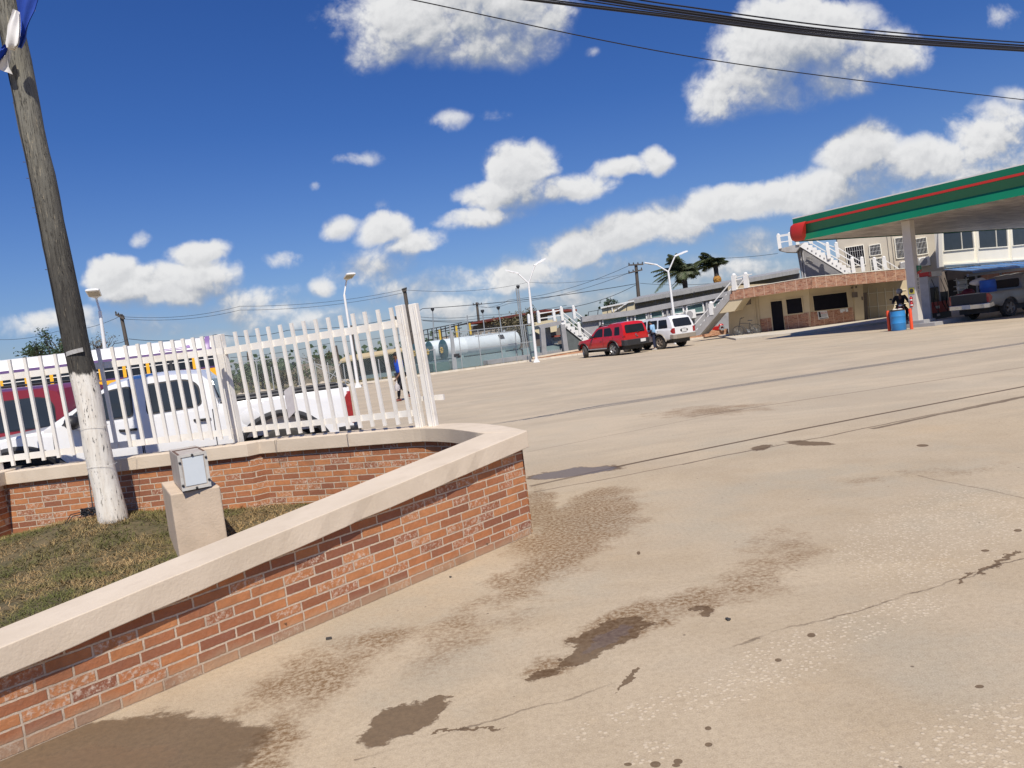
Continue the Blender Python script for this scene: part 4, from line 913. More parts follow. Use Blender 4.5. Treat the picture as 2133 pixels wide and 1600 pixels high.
while xw-.72>bL:
    wdt=.74; mb=MB(); bq(mb,xw-wdt+.10,xw,1.99,2.46,.012); wn_=mb.build('window',M['glass'],bus)
    mb=MB(); bq(mb,xw-wdt+.10,xw,2.235,2.262,.03); bq(mb,xw-wdt+.10,xw,2.43,2.45,.02); mb.build('window_bar',M['white'],wn_)
    mb=MB(); bq(mb,xw-wdt,xw-wdt+.105,1.96,2.47,.028); mb.build('window_post',M['yellow'] if k!=1 else M['black'],bus); xw-=wdt; k+=1
mb=MB(); mb.loft([[V((bR-.25+dx,by+1.2-y*s,z)) for (y,z) in [(1.23,2.5),(1.15,2.75),(.97,2.96),(.6,3.07),(0,3.1),(-.6,3.07),(-.97,2.96),(-1.15,2.75),(-1.23,2.5),(-1.1,2.5),(0,2.9),(1.1,2.5)]] for dx,s in((-.14,1.012),(-.03,1.012),(.02,1.0))]); mb.build('end_arch',M['lilac'],bus,smooth=40)
mb=MB(); mb.box((bR+.03,by+1.2,2.1),(.06,2.1,.8)); mb.box((bR+.05,by+1.2,2.72),(.08,1.7,.2)); mb.build('end_window',M['black'],bus)
mb=MB()
for s in(.06,2.34):
    for x in(bL+1.5,bR-2.2): mb.lathe([(.2,-.14),(.46,-.14),(.5,-.08),(.5,.08),(.46,.14),(.2,.14)],28,Matrix.Rotation(PI/2,3,'X'),(x,by+s+.12,.5))
mb.build('wheel',M['rubber'],bus,smooth=40)
mb=MB(); mb.bar((bL+4.1,by+.9,3.07),(bL+6.1,by+.9,3.07),.5,.09); mb.build('roof_hatch',M['white'],bus,bevel=.02)
pv=V((bR,by,0)); ba_=math.radians(15); bus.location=pv+rotz(ba_)@(bus.location-pv); bus.rotation_euler=(0,0,ba_)
# ---------------------------------------------------------------- people
def skin_body(name,joints,links,mat_,parent=None,root=0,sub=1,mwm=None):
    me=bpy.data.meshes.new(name); vs=[q for q,_ in joints]
    o=bpy.data.objects.new(name,me); COL.objects.link(o)
    me.from_pydata([tuple(q) for q in vs],links,[]); me.materials.append(mat_)
    if parent is not None: o.parent=parent
    sk=o.modifiers.new('skin','SKIN'); sk.use_smooth_shade=True
    if not me.skin_vertices: 
        pass
    for i,(q,r) in enumerate(joints):
        d=me.skin_vertices[0].data[i]; d.radius=(r,r) if not isinstance(r,tuple) else r; d.use_root=(i==root)
    s=o.modifiers.new('sub','SUBSURF'); s.levels=sub; s.render_levels=sub
    return o
def person(label,loc,face,J,shirt,trousers,hair,sleeve=.5,helm=None,shoes=None):
    """J: joint name -> local (x right of the body, y forward, z up)"""
    t=thing('person',label,'person',loc,math.atan2(face[1],face[0])-PI/2)
    P={k:V(v) for k,v in J.items()}
    jn=[];idx={}
    def j(k,p,r): idx[k]=len(jn); jn.append((V(p),r))
    lk=[]
    def l(a,b): lk.append((idx[a],idx[b]))
    j('pel',P['pel'],(.145,.105)); j('wai',P['pel'].lerp(P['chest'],.45),(.125,.095)); j('chest',P['chest'],(.155,.105)); j('neck',P['neck'],.055)
    hd=P['head']; up=(hd-P['neck']).normalized()
    j('jaw',P['neck'].lerp(hd,.62)+V((0,.015,0)),(.062,.075)); j('head',hd,(.075,.092)); j('crown',hd+up*.085,(.055,.07))
    for a,b in(('pel','wai'),('wai','chest'),('chest','neck'),('neck','jaw'),('jaw','head'),('head','crown')): l(a,b)
    for s in('l','r'):
        j('sh'+s,P['sh'+s],.058); j('el'+s,P['el'+s],.041); j('wr'+s,P['wr'+s],.028); l('chest','sh'+s); l('sh'+s,'el'+s); l('el'+s,'wr'+s)
        dh=(P['wr'+s]-P['el'+s]).normalized(); sx=1 if s=='r' else -1; side=V((0,1,0))-dh*dh.y
        side=side.normalized() if side.length>.2 else V((sx,0,0)); inn=V((-sx,0,0)); pm=P['wr'+s]+dh*.075; j('pm'+s,pm,(.036,.02)); l('wr'+s,'pm'+s)
        for i,(off,ln) in enumerate(((-.030,.060),(-.010,.072),(.010,.070),(.028,.055))):
            a=pm+side*off+dh*.018; m1=a+dh*ln*.6+inn*.008; e=m1+dh*ln*.35+inn*.022
            j(f'f{s}{i}a',m1,.0095); j(f'f{s}{i}b',e,.008); l('pm'+s,f'f{s}{i}a'); l(f'f{s}{i}a',f'f{s}{i}b')
        th=P['wr'+s]+dh*.035+side*.045; j('t'+s+'a',th,.011); j('t'+s+'b',th+dh*.038+side*.012+inn*.012,.009); l('wr'+s,'t'+s+'a'); l('t'+s+'a','t'+s+'b')
        j('hp'+s,P['hp'+s],.092); j('kn'+s,P['kn'+s],.060); j('an'+s,P['an'+s],.040); l('pel','hp'+s); l('hp'+s,'kn'+s); l('kn'+s,'an'+s)
        fd=P.get('fd'+s,V((0,1,0))); j('to'+s,P['an'+s]+fd*.15+V((0,0,-.055)),.036); l('an'+s,'to'+s)
    body=skin_body('body',jn,lk,M['skin'],t)
    # face, hair
    mb=MB(); mw=wm(t)
    fdv=(V((0,1,0))-up*up.y).normalized(); sd=fdv.cross(up)
    mb.ball(hd+fdv*.098-up*.018,(.014,.018,.02),8,6)
    for s in(1,-1): mb.ball(hd+sd*.079*s-up*.01,(.012,.022,.032),8,6)
    mb.v=[mw@q for q in mb.v]; mb.build('nose_and_ears',M['skin'],t,smooth=60)
    mb=MB()
    for s in(1,-1): mb.ball(hd+fdv*.088+sd*.032*s+up*.008,(.013,.008,.007),8,5)
    mb.ball(hd+fdv*.086-up*.055,(.024,.008,.006),8,5); mb.v=[mw@q for q in mb.v]; mb.build('eyes_and_mouth',M['hair'],t)
    mb=MB()
    if helm: mb.ball(hd+up*.035,(.135,.15,.13),16,10); mb.v=[mw@q for q in mb.v]; mb.build('helmet',helm,t,smooth=60)
    else:
        mb.ball(hd+up*.045-fdv*.022,(.088,.100,.088),16,10)
        if hair=='bun': mb.ball(hd-fdv*.11+up*.03,(.05,.05,.05)); mb.ball(hd-fdv*.05-up*.06,(.07,.06,.10))
        mb.v=[mw@q for q in mb.v]; mb.build('hair',M['hair'],t,smooth=60)
    e=.02
    jn2=[(P['pel']+V((0,0,-.03)),(.150+e,.115+e)),(P['pel'].lerp(P['chest'],.45),(.140+e,.108+e)),(P['chest'],(.160+e,.115+e)),(P['neck']-up*.03,.066)]
    lk2=[(0,1),(1,2),(2,3)]
    for s in('l','r'):
        k=len(jn2); jn2+=[(P['sh'+s],.066+e*.6)]; lk2.append((2,k)); el=P['sh'+s].lerp(P['el'+s],min(1,sleeve*1.4)); jn2.append((el,.055+e*.4)); lk2.append((k,k+1))
        if sleeve>.8: jn2.append((P['wr'+s].lerp(P['el'+s],.08),.040)); lk2.append((k+1,k+2))
    skin_body('shirt',jn2,lk2,shirt,t)
    jn3=[(P['pel'],(.152,.115))]; lk3=[]
    for s in('l','r'):
        k=len(jn3); jn3+=[(P['hp'+s],.104),(P['kn'+s],.074),(P['an'+s]+V((0,0,.03)),.055)]; lk3+=[(0,k),(k,k+1),(k+1,k+2)]
    skin_body('trousers',jn3,lk3,trousers,t)
    mb=MB()
    for s in('l','r'):
        fd=P.get('fd'+s,V((0,1,0))); a=P['an'+s]; mb.loft([[a+fd*u+V((w_*math.cos(q),0,0)).lerp(V((w_*math.cos(q),0,0)),1)+V((0,0,-.085+hh+hh*math.sin(q))) for q in [2*PI*i/8 for i in range(8)]] for u,w_,hh in((-.08,.034,.035),(-.02,.04,.045),(.08,.046,.032),(.16,.042,.022),(.19,.022,.014))])
    mb.v=[mw@q for q in mb.v]; mb.build('shoes',shoes or M['black'],t,smooth=50)
    return t
STAND=dict(pel=(0,0,.93),chest=(0,.02,1.28),neck=(0,.02,1.45),head=(0,.05,1.60),shl=(-.17,.01,1.38),shr=(.17,.01,1.38),ell=(-.22,0,1.10),elr=(.22,0,1.10),wrl=(-.23,.08,.86),wrr=(.23,.08,.86),hpl=(-.09,0,.88),hpr=(.09,0,.88),knl=(-.10,.02,.48),knr=(.10,.02,.48),anl=(-.11,0,.085),anr=(.11,0,.085))
man=dict(STAND); man.update(chest=(0,.05,1.26),neck=(0,.10,1.42),head=(0,.19,1.53),shl=(-.18,.05,1.36),shr=(.18,.05,1.36),ell=(-.24,.04,1.10),elr=(.22,.06,1.10),wrl=(-.14,.22,1.00),wrr=(.12,.24,1.00))
p=G(1366,727); person('man in a light blue shirt and dark jeans standing between two SUVs',(p.x*.968,p.y*.968,0),(-.8,.6),man,M['shirtblue'],M['jeans'],'short',.75,shoes=mat('white_trainers',(.6,.6,.58),.6))
wom=dict(STAND); wom.update(chest=(0,.04,1.24),neck=(0,.05,1.41),head=(0,.08,1.55),knl=(-.09,.16,.50),anl=(-.09,.22,.09),knr=(.09,.02,.49),anr=(.09,-.30,.16),wrl=(-.24,.26,.82),ell=(-.26,.04,1.05),wrr=(.25,-.05,.82),elr=(.24,-.08,1.06))
wom={k:tuple(q*.99 for q in v) for k,v in wom.items()}
p=G(841,834); wt=person('woman in a royal blue top walking behind the fence with a clear bag',(p.x,p.y,0),(-.80,-.6),wom,M['topblue'],M['jacket'],'bun',.7,shoes=mat('sandals',(.30,.10,.08),.7))
mb=MB(); c=wm(wt)@V((-.25,.32,.56)); mb.tube([c+V((0,0,.14)),c+V((.03,0,.06)),c],.008,5); mb.lathe([(.001,-.2),(.08,-.19),(.10,-.12),(.085,-.02),(.03,.06),(.015,.14)],14,None,c)
bm_,bn,bb,bo=new_mat('clear_plastic_bag'); setin(bn,bb,Base_Color=(.72,.68,.68),Roughness=.25,Transmission_Weight=.45,IOR=1.2)
tag(mb.build('plastic_bag',bm_,smooth=60),'clear plastic bag of bottles hanging from the hand of the woman in blue','bag')
# rider on a motorcycle behind the blue barrel
mp=G(1872,682); mp=V((mp.x+.85,mp.y+1.3,0)); mf=V((-.45,-.9,0)).normalized()
mc=thing('motorcycle','dark motorcycle standing behind the blue barrel under the canopy','motorcycle',tuple(mp),math.atan2(mf.y,mf.x)); mw=wm(mc)
def BM(mb,nm,mt,par=None,**k): mb.v=[mw@q for q in mb.v]; return mb.build(nm,mt,par or mc,**k)
for x in(-.65,.65):
    mb=MB(); mb.lathe([(.22,-.05),(.29,-.05),(.31,0),(.29,.05),(.22,.05),(.22,-.05)],24,Matrix.Rotation(PI/2,3,'X'),(x,0,.31)); wl=BM(mb,'wheel',M['rubber'],smooth=40)
    mb=MB()
    for i in range(8): a=PI*i/4; mb.bar((x,0,.31),(x+math.cos(a)*.22,0,.31+math.sin(a)*.22),.012)
    BM(mb,'rim',M['galv'],wl)
mb=MB(); mb.tube([V((.65,0,.31)),V((.50,0,.80)),V((.42,0,1.0))],.035,8); mb.tube([V((.45,0,.85)),V((0,0,.45)),V((-.65,0,.31))],.035,8); mb.ball((0,0,.45),(.2,.14,.16)); BM(mb,'frame',M['black'],smooth=60)
mb=MB(); mb.ball((.18,0,.80),(.26,.14,.13)); BM(mb,'fuel_tank',M['dred'],smooth=60)
mb=MB(); mb.loft([[V((x,y*w_,z)) for y,z in((-1,.74),(-1,.80),(0,.84),(1,.80),(1,.74))] for x,w_ in((.05,.08),(-.2,.13),(-.55,.13),(-.75,.08))]); BM(mb,'seat',M['jacket'],smooth=50)
mb=MB(); mb.tube([V((.30,-.36,1.05)),V((.42,-.15,1.04)),V((.42,.15,1.04)),V((.30,.36,1.05))],.016,6); BM(mb,'handlebar',M['black'],smooth=60)
mb=MB(); mb.ball((.56,0,.92),(.09,.1,.1)); BM(mb,'headlight',M['chrome'],smooth=60)
mb=MB()
for s in(1,-1): mb.tube([V((.38,s*.28,1.04)),V((.36,s*.36,1.22))],.007,5); mb.ball((.36,s*.38,1.24),(.02,.06,.04))
BM(mb,'mirror',M['black'],smooth=60)
rid=dict(pel=(0,-.12,.90),chest=(0,.0,1.22),neck=(0,.05,1.37),head=(0,.10,1.52),shl=(-.19,.02,1.32),shr=(.19,.02,1.32),ell=(-.30,.14,1.10),elr=(.30,.14,1.10),wrl=(-.31,.33,1.06),wrr=(.31,.33,1.06),hpl=(-.10,-.10,.86),hpr=(.10,-.10,.86),knl=(-.24,.22,.70),knr=(.24,.22,.70),anl=(-.20,.02,.32),anr=(.20,.02,.32))
person('rider in a grey helmet and black jacket astride the motorcycle behind the blue barrel',tuple(mp-mf*.12),(mf.x,mf.y),rid,M['jacket'],M['jacket'],'short',1.0,helm=M['helmet'])
# bicycle against the shop wall
bp0=G(1541,702); bq0=G(1570,698); bd=V((bq0.x-bp0.x,bq0.y-bp0.y,0)).normalized(); bc=at(1556,688,46.9); bc=V((bc.x,bc.y,0))
bdir=V((.80,-.45,0)).normalized()
bi=thing('bicycle','black bicycle with a raised handlebar leaning by the tan shop wall','bicycle',tuple(bc),math.atan2(bdir.y,bdir.x)); mw=wm(bi)
def BB2(mb,nm,mt,par=None,**k): mb.v=[mw@q for q in mb.v]; return mb.build(nm,mt,par or bi,**k)
for x in(-.52,.52):
    mb=MB(); mb.tube([V((x+math.cos(a)*.33,0,.34+math.sin(a)*.33)) for a in [2*PI*i/28 for i in range(29)]],.022,6); wl=BB2(mb,'wheel',M['rubber'],smooth=60)
    mb=MB()
    for i in range(9): a=PI*i/9; mb.tube([V((x-math.cos(a)*.32,0,.34-math.sin(a)*.32)),V((x+math.cos(a)*.32,0,.34+math.sin(a)*.32))],.003,4)
    BB2(mb,'spokes',M['galv'],wl)
mb=MB()
for a,b2 in(((.52,.34),(.10,.30)),((.10,.30),(.22,.80)),((.22,.76),(-.36,.82)),((.10,.30),(-.34,.72)),((-.52,.34),(-.36,.95)),((.52,.34),(.22,.76))): mb.tube([V((a[0],0,a[1])),V((b2[0],0,b2[1]))],.02,6)
BB2(mb,'frame',M['black'],smooth=60)
mb=MB(); mb.tube([V((-.36,0,.95)),V((-.34,0,1.08))],.016,6); mb.tube([V((-.15,-.28,1.16)),V((-.30,-.2,1.10)),V((-.34,0,1.08)),V((-.30,.2,1.10)),V((-.15,.28,1.16))],.016,6); BB2(mb,'handlebar',M['black'],smooth=60)
mb=MB(); mb.loft([[V((x,y*w_,z)) for y,z in((-1,.90),(0,.95),(1,.90))] for x,w_ in((.10,.03),(.25,.08),(.36,.10))]); BB2(mb,'saddle',M['jacket'])
mb=MB(); mb.lathe([(.09,-.005),(.09,.005),(.001,.005)],16,Matrix.Rotation(PI/2,3,'X'),(.10,0,.30)); mb.bar((.10,.05,.30),(.20,.05,.17),.02); mb.bar((.10,-.05,.30),(0,-.05,.43),.02); BB2(mb,'pedals',M['galv'])
# ---------------------------------------------------------------- fuel canopy
C0=G(1672,500,4.4); C1=G(2133,405,4.4); av=(C1-C0); av.z=0; av.normalize(); bv=V((-av.y,av.x,0))
if bv.x<0: bv=-bv
can=thing('fuel_station_canopy','large flat fuel station canopy with a green fascia, red stripe and slatted underside','canopy',(C0.x+10,C0.y-2,0))
LA,LB=22.0,24.0
prof=[(0.0,5.42),(0.0,5.17)],[(.03,5.165),(.035,5.075),(.0,5.07)],[(.0,5.065),(-.13,4.73)],[(-.13,4.73),(.02,4.38)]
def fasc(pf,nm,mt,s0=-.42,par=can):
    mb=MB(); k=len(pf); 
    for (o,z) in pf: mb.v.append(C0-bv*o+av*s0+V((0,0,z-4.4)))
    for (o,z) in pf: mb.v.append(C0-bv*o+av*LA+V((0,0,z-4.4)))
    # return along the far side
    for (o,z) in pf: mb.v.append(C0+av*s0-av*o+bv*LB+V((0,0,z-4.4)))
    for i in range(k-1): mb.f+=[(i,i+1,k+i+1,k+i)]
    for i in range(k-1): mb.f+=[(i,i+1,2*k+i+1,2*k+i)]
    return mb.build(nm,mt,par)
fasc(prof[0],'fascia',M['greenp']); fasc(prof[1],'fascia_stripe',M['redp'])
fasc(prof[2],'fascia',M['greenp']); fasc(prof[3],'fascia',M['greenp'])
mb=MB(); C_=C0-av*.42; mb.prism([C_+V((0,0,1.02)),C0+av*LA+V((0,0,1.02)),C0+av*LA+bv*LB+V((0,0,1.02)),C_+bv*LB+V((0,0,1.02))],(0,0,.05)); mb.build('roof_edge',M['white'],can)
mb=MB(); rg=[]
for i,s in enumerate([-.50,-.45,-.32,-.05,.10]):
    sk=[.55,.85,1,1,1][i]; R=[]
    for j in range(11):
        a=PI*j/10; z=.385+.40*math.cos(a)*sk*1.0; o=.09+.17*math.sin(a)*sk; R.append(C0+av*(s+(.33*z if i==4 else 0))-bv*o+V((0,0,z)))
    R+=[C0+av*s+bv*.1+V((0,0,.385-.40*sk)),C0+av*s+bv*.1+V((0,0,.385+.40*sk))]; rg.append(R)
mb.loft(rg); mb.build('red_corner',M['redp'],can,smooth=40)
def soffit_mat():
    m,n,b,o=new_mat('slatted_soffit'); pos=n('ShaderNodeNewGeometry').outputs['Position']
    u=n.vm('DOT_PRODUCT',pos,tuple(av),out=1); q=n.m('MULTIPLY',u,4.5); fr=n.m('FRACT',n.m('ADD',q,200.0)); idx=n.m('FLOOR',q)
    gap=n.m('LESS_THAN',fr,.22); wv=n.noise(n.vm('ADD',n.vm('MULTIPLY',pos,(.35,.35,.35)),n('ShaderNodeCombineXYZ',i={0:n.m('MULTIPLY',idx,3.7),1:0.0,2:n.m('MULTIPLY',idx,1.9)}).outputs[0]),1.6,6,.7)
    c=n.mix(n.ss(wv,.3,.7),(.74,.68,.60),(.40,.34,.285)); c=n.mix(n.ss(n.noise(pos,.5,5),.45,.75,0,.6),c,(.22,.18,.15)); c=n.mix(n.m('MULTIPLY',gap,n.ss(wv,.35,.6)),c,(.05,.045,.04))
    setin(n,b,Base_Color=c,Roughness=.4); bump(n,b,n.m('ADD',n.m('MULTIPLY',gap,-1.0),wv),.5,.02); return m
mb=MB(); z=V((0,0,.012)); S0=C0-av*.28+bv*.17; mb.prism([S0+z,S0+av*LA+z,S0+av*LA+bv*LB+z,S0+bv*LB+z],(0,0,.12)); mb.build('soffit',soffit_mat(),can)
cb_=G(1905,668,.28); hs=.175
def colgeo(mb,c,h,z0,z1):
    P=[c+av*(-h)+bv*(-h),c+av*h+bv*(-h),c+av*h+bv*h,c+av*(-h)+bv*h]; mb.prism([V((p.x,p.y,z0)) for p in P],(0,0,z1-z0))
cc=V((cb_.x,cb_.y,0))+bv*hs
mb=MB(); colgeo(mb,cc,hs,.2,4.40); mb.build('column',mat('column_paint',(.64,.60,.545),.6,col2=(.60,.56,.505),scale=1.5,dirt=.15),can,bevel=.01)
for k in (1,2):
    mb=MB(); colgeo(mb,cc+bv*(11*(k-1))+av*12,hs,.0,4.40); mb.build('column',M['greyconc'],can)
mb=MB(); isl=cc+bv*.3; P=[isl+av*(-.35)-bv*.62,isl+av*.9-bv*.62,isl+av*.9+bv*2.6,isl-av*.35+bv*2.6]
mb.prism([V((p.x,p.y,-.02)) for p in P],(0,0,.17)); P=[isl+av*(-.25)-bv*.5,isl+av*.4-bv*.5,isl+av*.4+bv*.4,isl-av*.25+bv*.4]; mb.prism([V((p.x,p.y,.148)) for p in P],(0,0,.13)); tag(mb.build('pump_island',M['greyconc'],bevel=.012),'stepped grey concrete island at the foot of the canopy column','kerb island')
# things fixed on the column: left face looks along -bv, road face along av
lf_=cc-bv*(hs+.004); rf=cc+av*(hs+.004)
def lface(u,z,o=0): return lf_+av*u+V((0,0,z))-bv*o
def rface(u,z,o=0): return rf+bv*u+V((0,0,z))+av*o
hcol=lambda y: (668-y)*31.3/1602+.28
sgn=thing('warning_sign','yellow square warning sign with a black disc on the canopy column','sign',tuple(lface(.03,hcol(607))))
zc=hcol(604.5); mb=MB(); mb.prism([lface(-.115,zc-.13),lface(.115,zc-.13),lface(.115,zc+.13),lface(-.115,zc+.13)],-bv*.012); mb.build('panel',mat('sign_yellow',(.62,.56,.10),.5),sgn)
mb=MB(); mb.lathe([(.085,0),(.085,.006),(.001,.006)],24,Matrix((av,V((0,0,1)),-bv)).transposed(),lface(0,zc,.012)); mb.build('disc',M['black'],sgn)
mb=MB(); mb.lathe([(.045,0),(.045,.004),(.001,.004)],18,Matrix((av,V((0,0,1)),-bv)).transposed(),lface(0,zc,.019)); mb.build('disc_centre',M['rubber'],sgn)
for zc_,lab in((hcol(622),'red fire extinguisher with a grey valve on the canopy column, the upper one'),(hcol(633),'red and white fire extinguisher on the canopy column, the lower one')):
    ex=thing('fire_extinguisher',lab,'fire extinguisher',tuple(lface(-.02,zc_-.1,.07)),0,'fire extinguishers on the column')
    mb=MB(); mb.lathe([(.001,-.10),(.055,-.10),(.06,-.08),(.06,.05),(.045,.085),(.02,.10),(.001,.10)],18,None,lface(-.02,zc_,.07)); mb.build('cylinder',mat('extinguisher_red',(.50,.02,.02),.3),ex,smooth=50)
    mb=MB(); mb.lathe([(.061,-.055),(.062,-.055),(.062,.0),(.061,.0)],18,None,lface(-.02,zc_,.07)); mb.build('label_band',M['plate'],ex)
    mb=MB(); mb.box(lface(-.02,zc_+.115,.07),(.05,.03,.03)); mb.tube([lface(.02,zc_+.11,.07),lface(.06,zc_+.05,.08),lface(.055,zc_-.04,.08)],.008,5); mb.build('valve_and_hose',M['black'],ex)
mb=MB()
for i,ch_ in enumerate('SMOKE'): put_text(mb,ch_,rface(.035+.0,hcol(574.5+8.6*i),.003),bv,(0,0,1),.17)
lt=mb.build('painted_letters',M['black']); tag(lt,'black letters spelling SMOKE running down the side of the canopy column','lettering')
ns=thing('pump_number_sign','small green and red pump sign with a white 2 hung from the canopy column','sign',tuple(rface(.2,hcol(560),.02)))
z1,z0_=hcol(553.5),hcol(569.5); ng=rface(.02,0,.02)
mb=MB(); mb.prism([rface(.0,z1,.02),rface(.34,z1+.0,.02),rface(.34,z1-.17,.02),rface(.0,z0_+.06,.02)],av*.015); mb.build('green_panel',M['greenp'],ns)
mb=MB(); mb.prism([rface(.34,z1-.17,.021),rface(.34,z1-.23,.021),rface(.02,z0_-.05,.021),rface(.0,z0_+.06,.021)],av*.013); mb.build('red_band',M['redp'],ns)
mb=MB(); put_text(mb,'2',rface(.15,z1-.12,.038),bv,(0,0,1),.17); mb.build('number',M['plate'],ns)
# barrel and bollards
bp=G(1873,689); ba=thing('barrel','blue plastic barrel with a dark open rim standing before the canopy column','barrel',tuple(bp+V((.1,.28,0))))
c=bp+V((.14,.28,0)); mb=MB(); mb.lathe([(.001,0),(.265,0),(.28,.03),(.285,.28),(.292,.30),(.285,.32),(.285,.56),(.292,.58),(.285,.60),(.28,.79)],30,None,c); mb.build('drum',M['bluep'],ba,smooth=35)
mb=MB(); mb.lathe([(.283,.79),(.29,.80),(.29,.845),(.265,.845),(.262,.74),(.001,.74)],30,None,c); mb.build('rim_band',mat('barrel_rim',(.06,.055,.05),.6),ba,smooth=35)
mb=MB(); mb.ball(c+V((-.12,-.05,.83)),(.1,.08,.06)); mb.ball(c+V((.12,.02,.83)),(.12,.08,.05)); mb.split('rubbish',M['cloth'],ba,smooth=60)
for x,y,lab in((1854.5,690,'orange steel bollard at the left side of the blue barrel'),(1901,686,'orange steel bollard between the blue barrel and the canopy column')):
    q=G(x,y); mb=MB(); mb.lathe([(.001,0),(.062,0),(.062,.80),(.05,.835),(.001,.84)],18,None,q+V((0,.06,0))); tag(mb.build('bollard',M['orange'],smooth=40),lab,'bollard','orange bollards at the pump island')
# fuel dispenser
dp=G(1950,672); dp=V((dp.x+.25,dp.y+.5,0)); wdir=bv; ddir=av
dsp=thing('fuel_dispenser','fuel dispenser with a red lower panel and black hoses under the canopy','fuel pump',tuple(dp))
def dq(mb,u0,u1,d0,d1,z0,z1): 
    P=[dp+wdir*u0+ddir*d0,dp+wdir*u1+ddir*d0,dp+wdir*u1+ddir*d1,dp+wdir*u0+ddir*d1]; mb.prism([V((p.x,p.y,z0)) for p in P],(0,0,z1-z0))
mb=MB(); dq(mb,-.75,.85,-.28,.28,.14,.42); mb.build('base',M['black'],dsp)
mb=MB(); dq(mb,-.74,.84,-.29,.29,.42,.90); mb.build('lower_panel',M['dred'],dsp,bevel=.01)
mb=MB(); dq(mb,-.70,.05,-.26,.26,.90,1.55); dq(mb,.05,.8,-.26,.26,.90,1.30); mb.split('cabinet',M['black'],dsp,bevel=.01)
mb=MB(); dq(mb,-.35,.0,.262,.272,1.0,1.35); dq(mb,-.30,-.02,.262,.272,1.38,1.5); mb.split('display',M['tint'],dsp)
mb=MB(); dq(mb,-.86,-.74,-.30,.30,.14,2.05); dq(mb,.0,.05,-.26,.30,.9,2.0); mb.split('side_pillar',mat('grey_pump_side',(.42,.43,.46),.4),dsp,bevel=.01)
mb=MB(); dq(mb,-.80,-.56,-.30,.32,2.02,2.24); mb.build('header_end',M['dred'],dsp)
mb=MB(); dq(mb,-.56,.30,-.30,.32,2.02,2.24); mb.build('header',M['plate'],dsp)
mb=MB(); put_text(mb,'1',dp+wdir*-.68+ddir*.325+V((0,0,2.13)),wdir,(0,0,1),.2); dq(mb,-.42,-.1,.292,.298,.60,.72); dq(mb,-.38,-.12,.292,.298,.27,.37); mb.split('decal',M['plate'],dsp)
mb=MB()
for u in(-.55,.2,.5): mb.tube([dp+wdir*u+ddir*.3+V((0,0,z)) if not s else dp+wdir*(u+.1)+ddir*.42+V((0,0,z)) for z,s in((1.9,0),(1.3,1),(.6,1),(.4,1),(.8,0),(1.1,0))],.016,6)
mb.split('hose',M['black'],dsp,smooth=60)
# ---------------------------------------------------------------- low tiled shop building
TB=[(.44,.20,.12),(.34,.14,.085),(.50,.26,.16),(.29,.12,.075),(.40,.19,.12)]
L0=V((13.6,49.3)); K0=V((18.0,45.75)); R0=V((21.3,46.2))
PL=Pl(L0,K0); PR=Pl(K0,R0); EV=1.7
tileL=brick_mat('ledge_tile_left',PL.d,.24,.075,(.62,.44,.32),TB,.007,.35,(.62,.46,.34),grid=.62); tileR=brick_mat('ledge_tile_right',PR.d,.24,.075,(.62,.44,.32),TB,.007,.35,(.62,.46,.34),grid=.62)
shop=thing('shop_building','low tan shop with brick tiled parapet, dark door and dark windows','building',(18,47,0))
mb=MB(); PL.slab(mb,[(1516,596),(1684,585),(1689,687),(1519,709)],0,.25); PR.slab(mb,[(1684,585),(1779,578),(1782,674),(1689,687)],0,.25)
PR.slab(mb,[(1778,590),(1797,588),(1801,671),(1782,674)],.1,.3); mb.build('wall',M['sand'],shop)
mb=MB(); PL.slab(mb,[(1583,665),(1607,661.5),(1611,693),(1586,697)],.03,.03); PL.slab(mb,[(1633,659),(1684.5,651),(1689,687),(1637,692)],.03,.03); mb.split('wall_tiles',tileL,shop)
mb=MB(); PR.slab(mb,[(1684.5,651),(1776,640),(1781.5,673),(1689,687)],.03,.03); mb.split('wall_tiles',tileR,shop)
mb=MB(); PL.slab(mb,[(1604,628.5),(1628,625.5),(1635,691),(1611,694)],.02,.04); mb.build('door',M['dark'],shop)
mb=MB(); PL.slab(mb,[(1602.5,628),(1604.5,627.7),(1611.5,694),(1609.5,694.5)],.05,.05); PL.slab(mb,[(1602.5,627),(1629,623.7),(1629,626),(1603,629)],.05,.05); mb.build('door_frame',M['sand'],shop)
for P,q in((PL,[(1636,623.5),(1670,619),(1674,652),(1640,655.8)]),(PR,[(1691.5,616),(1764,607.5),(1768,641),(1695.5,649)])):
    mb=MB(); P.slab(mb,q,.02,.04); wf=mb.build('window',M['dark'],shop); c=sum((V((a,b,0)) for a,b in q),V((0,0,0)))/4
    mb=MB(); 
    for i in range(4): P.bar(mb,q[i],q[(i+1)%4],.07,.05,.035)
    mb.split('window_frame',M['sand'],wf)
mb=MB(); PL.slab(mb,[(1525,604.5),(1690,577),(1690,601),(1549,621.5),(1519.5,625.5),(1519.5,613),(1525,612)],EV,.2); mb.build('parapet',tileL,shop)
mb=MB(); PR.slab(mb,[(1690,577),(1884,559.5),(1891,571),(1890.5,583),(1886,583.5),(1690,601)],EV,.2); mb.build('parapet',tileR,shop)
mb=MB(); PL.slab(mb,[(1525,604.8),(1690,577.2),(1690,576),(1525,603.6)],EV+.02,.25); PR.slab(mb,[(1690,577.2),(1884,559.7),(1884,558.6),(1690,576)],EV+.02,.25); mb.build('parapet_trim',M['ivory'],shop)
def onz(P,x,off,z): q=P.hit(x,600,off); return V((q.x,q.y,z))
mb=MB(); zz=2.42; mb.prism([onz(PL,1524,EV-.21,zz),onz(PL,1690,EV-.21,zz),onz(PR,1886,EV-.21,zz),onz(PR,1886,-3,zz),onz(PL,1640,-5,zz),onz(PL,1524,-4,zz)],(0,0,.16)); mb.build('roof_slab',M['sand'],shop)
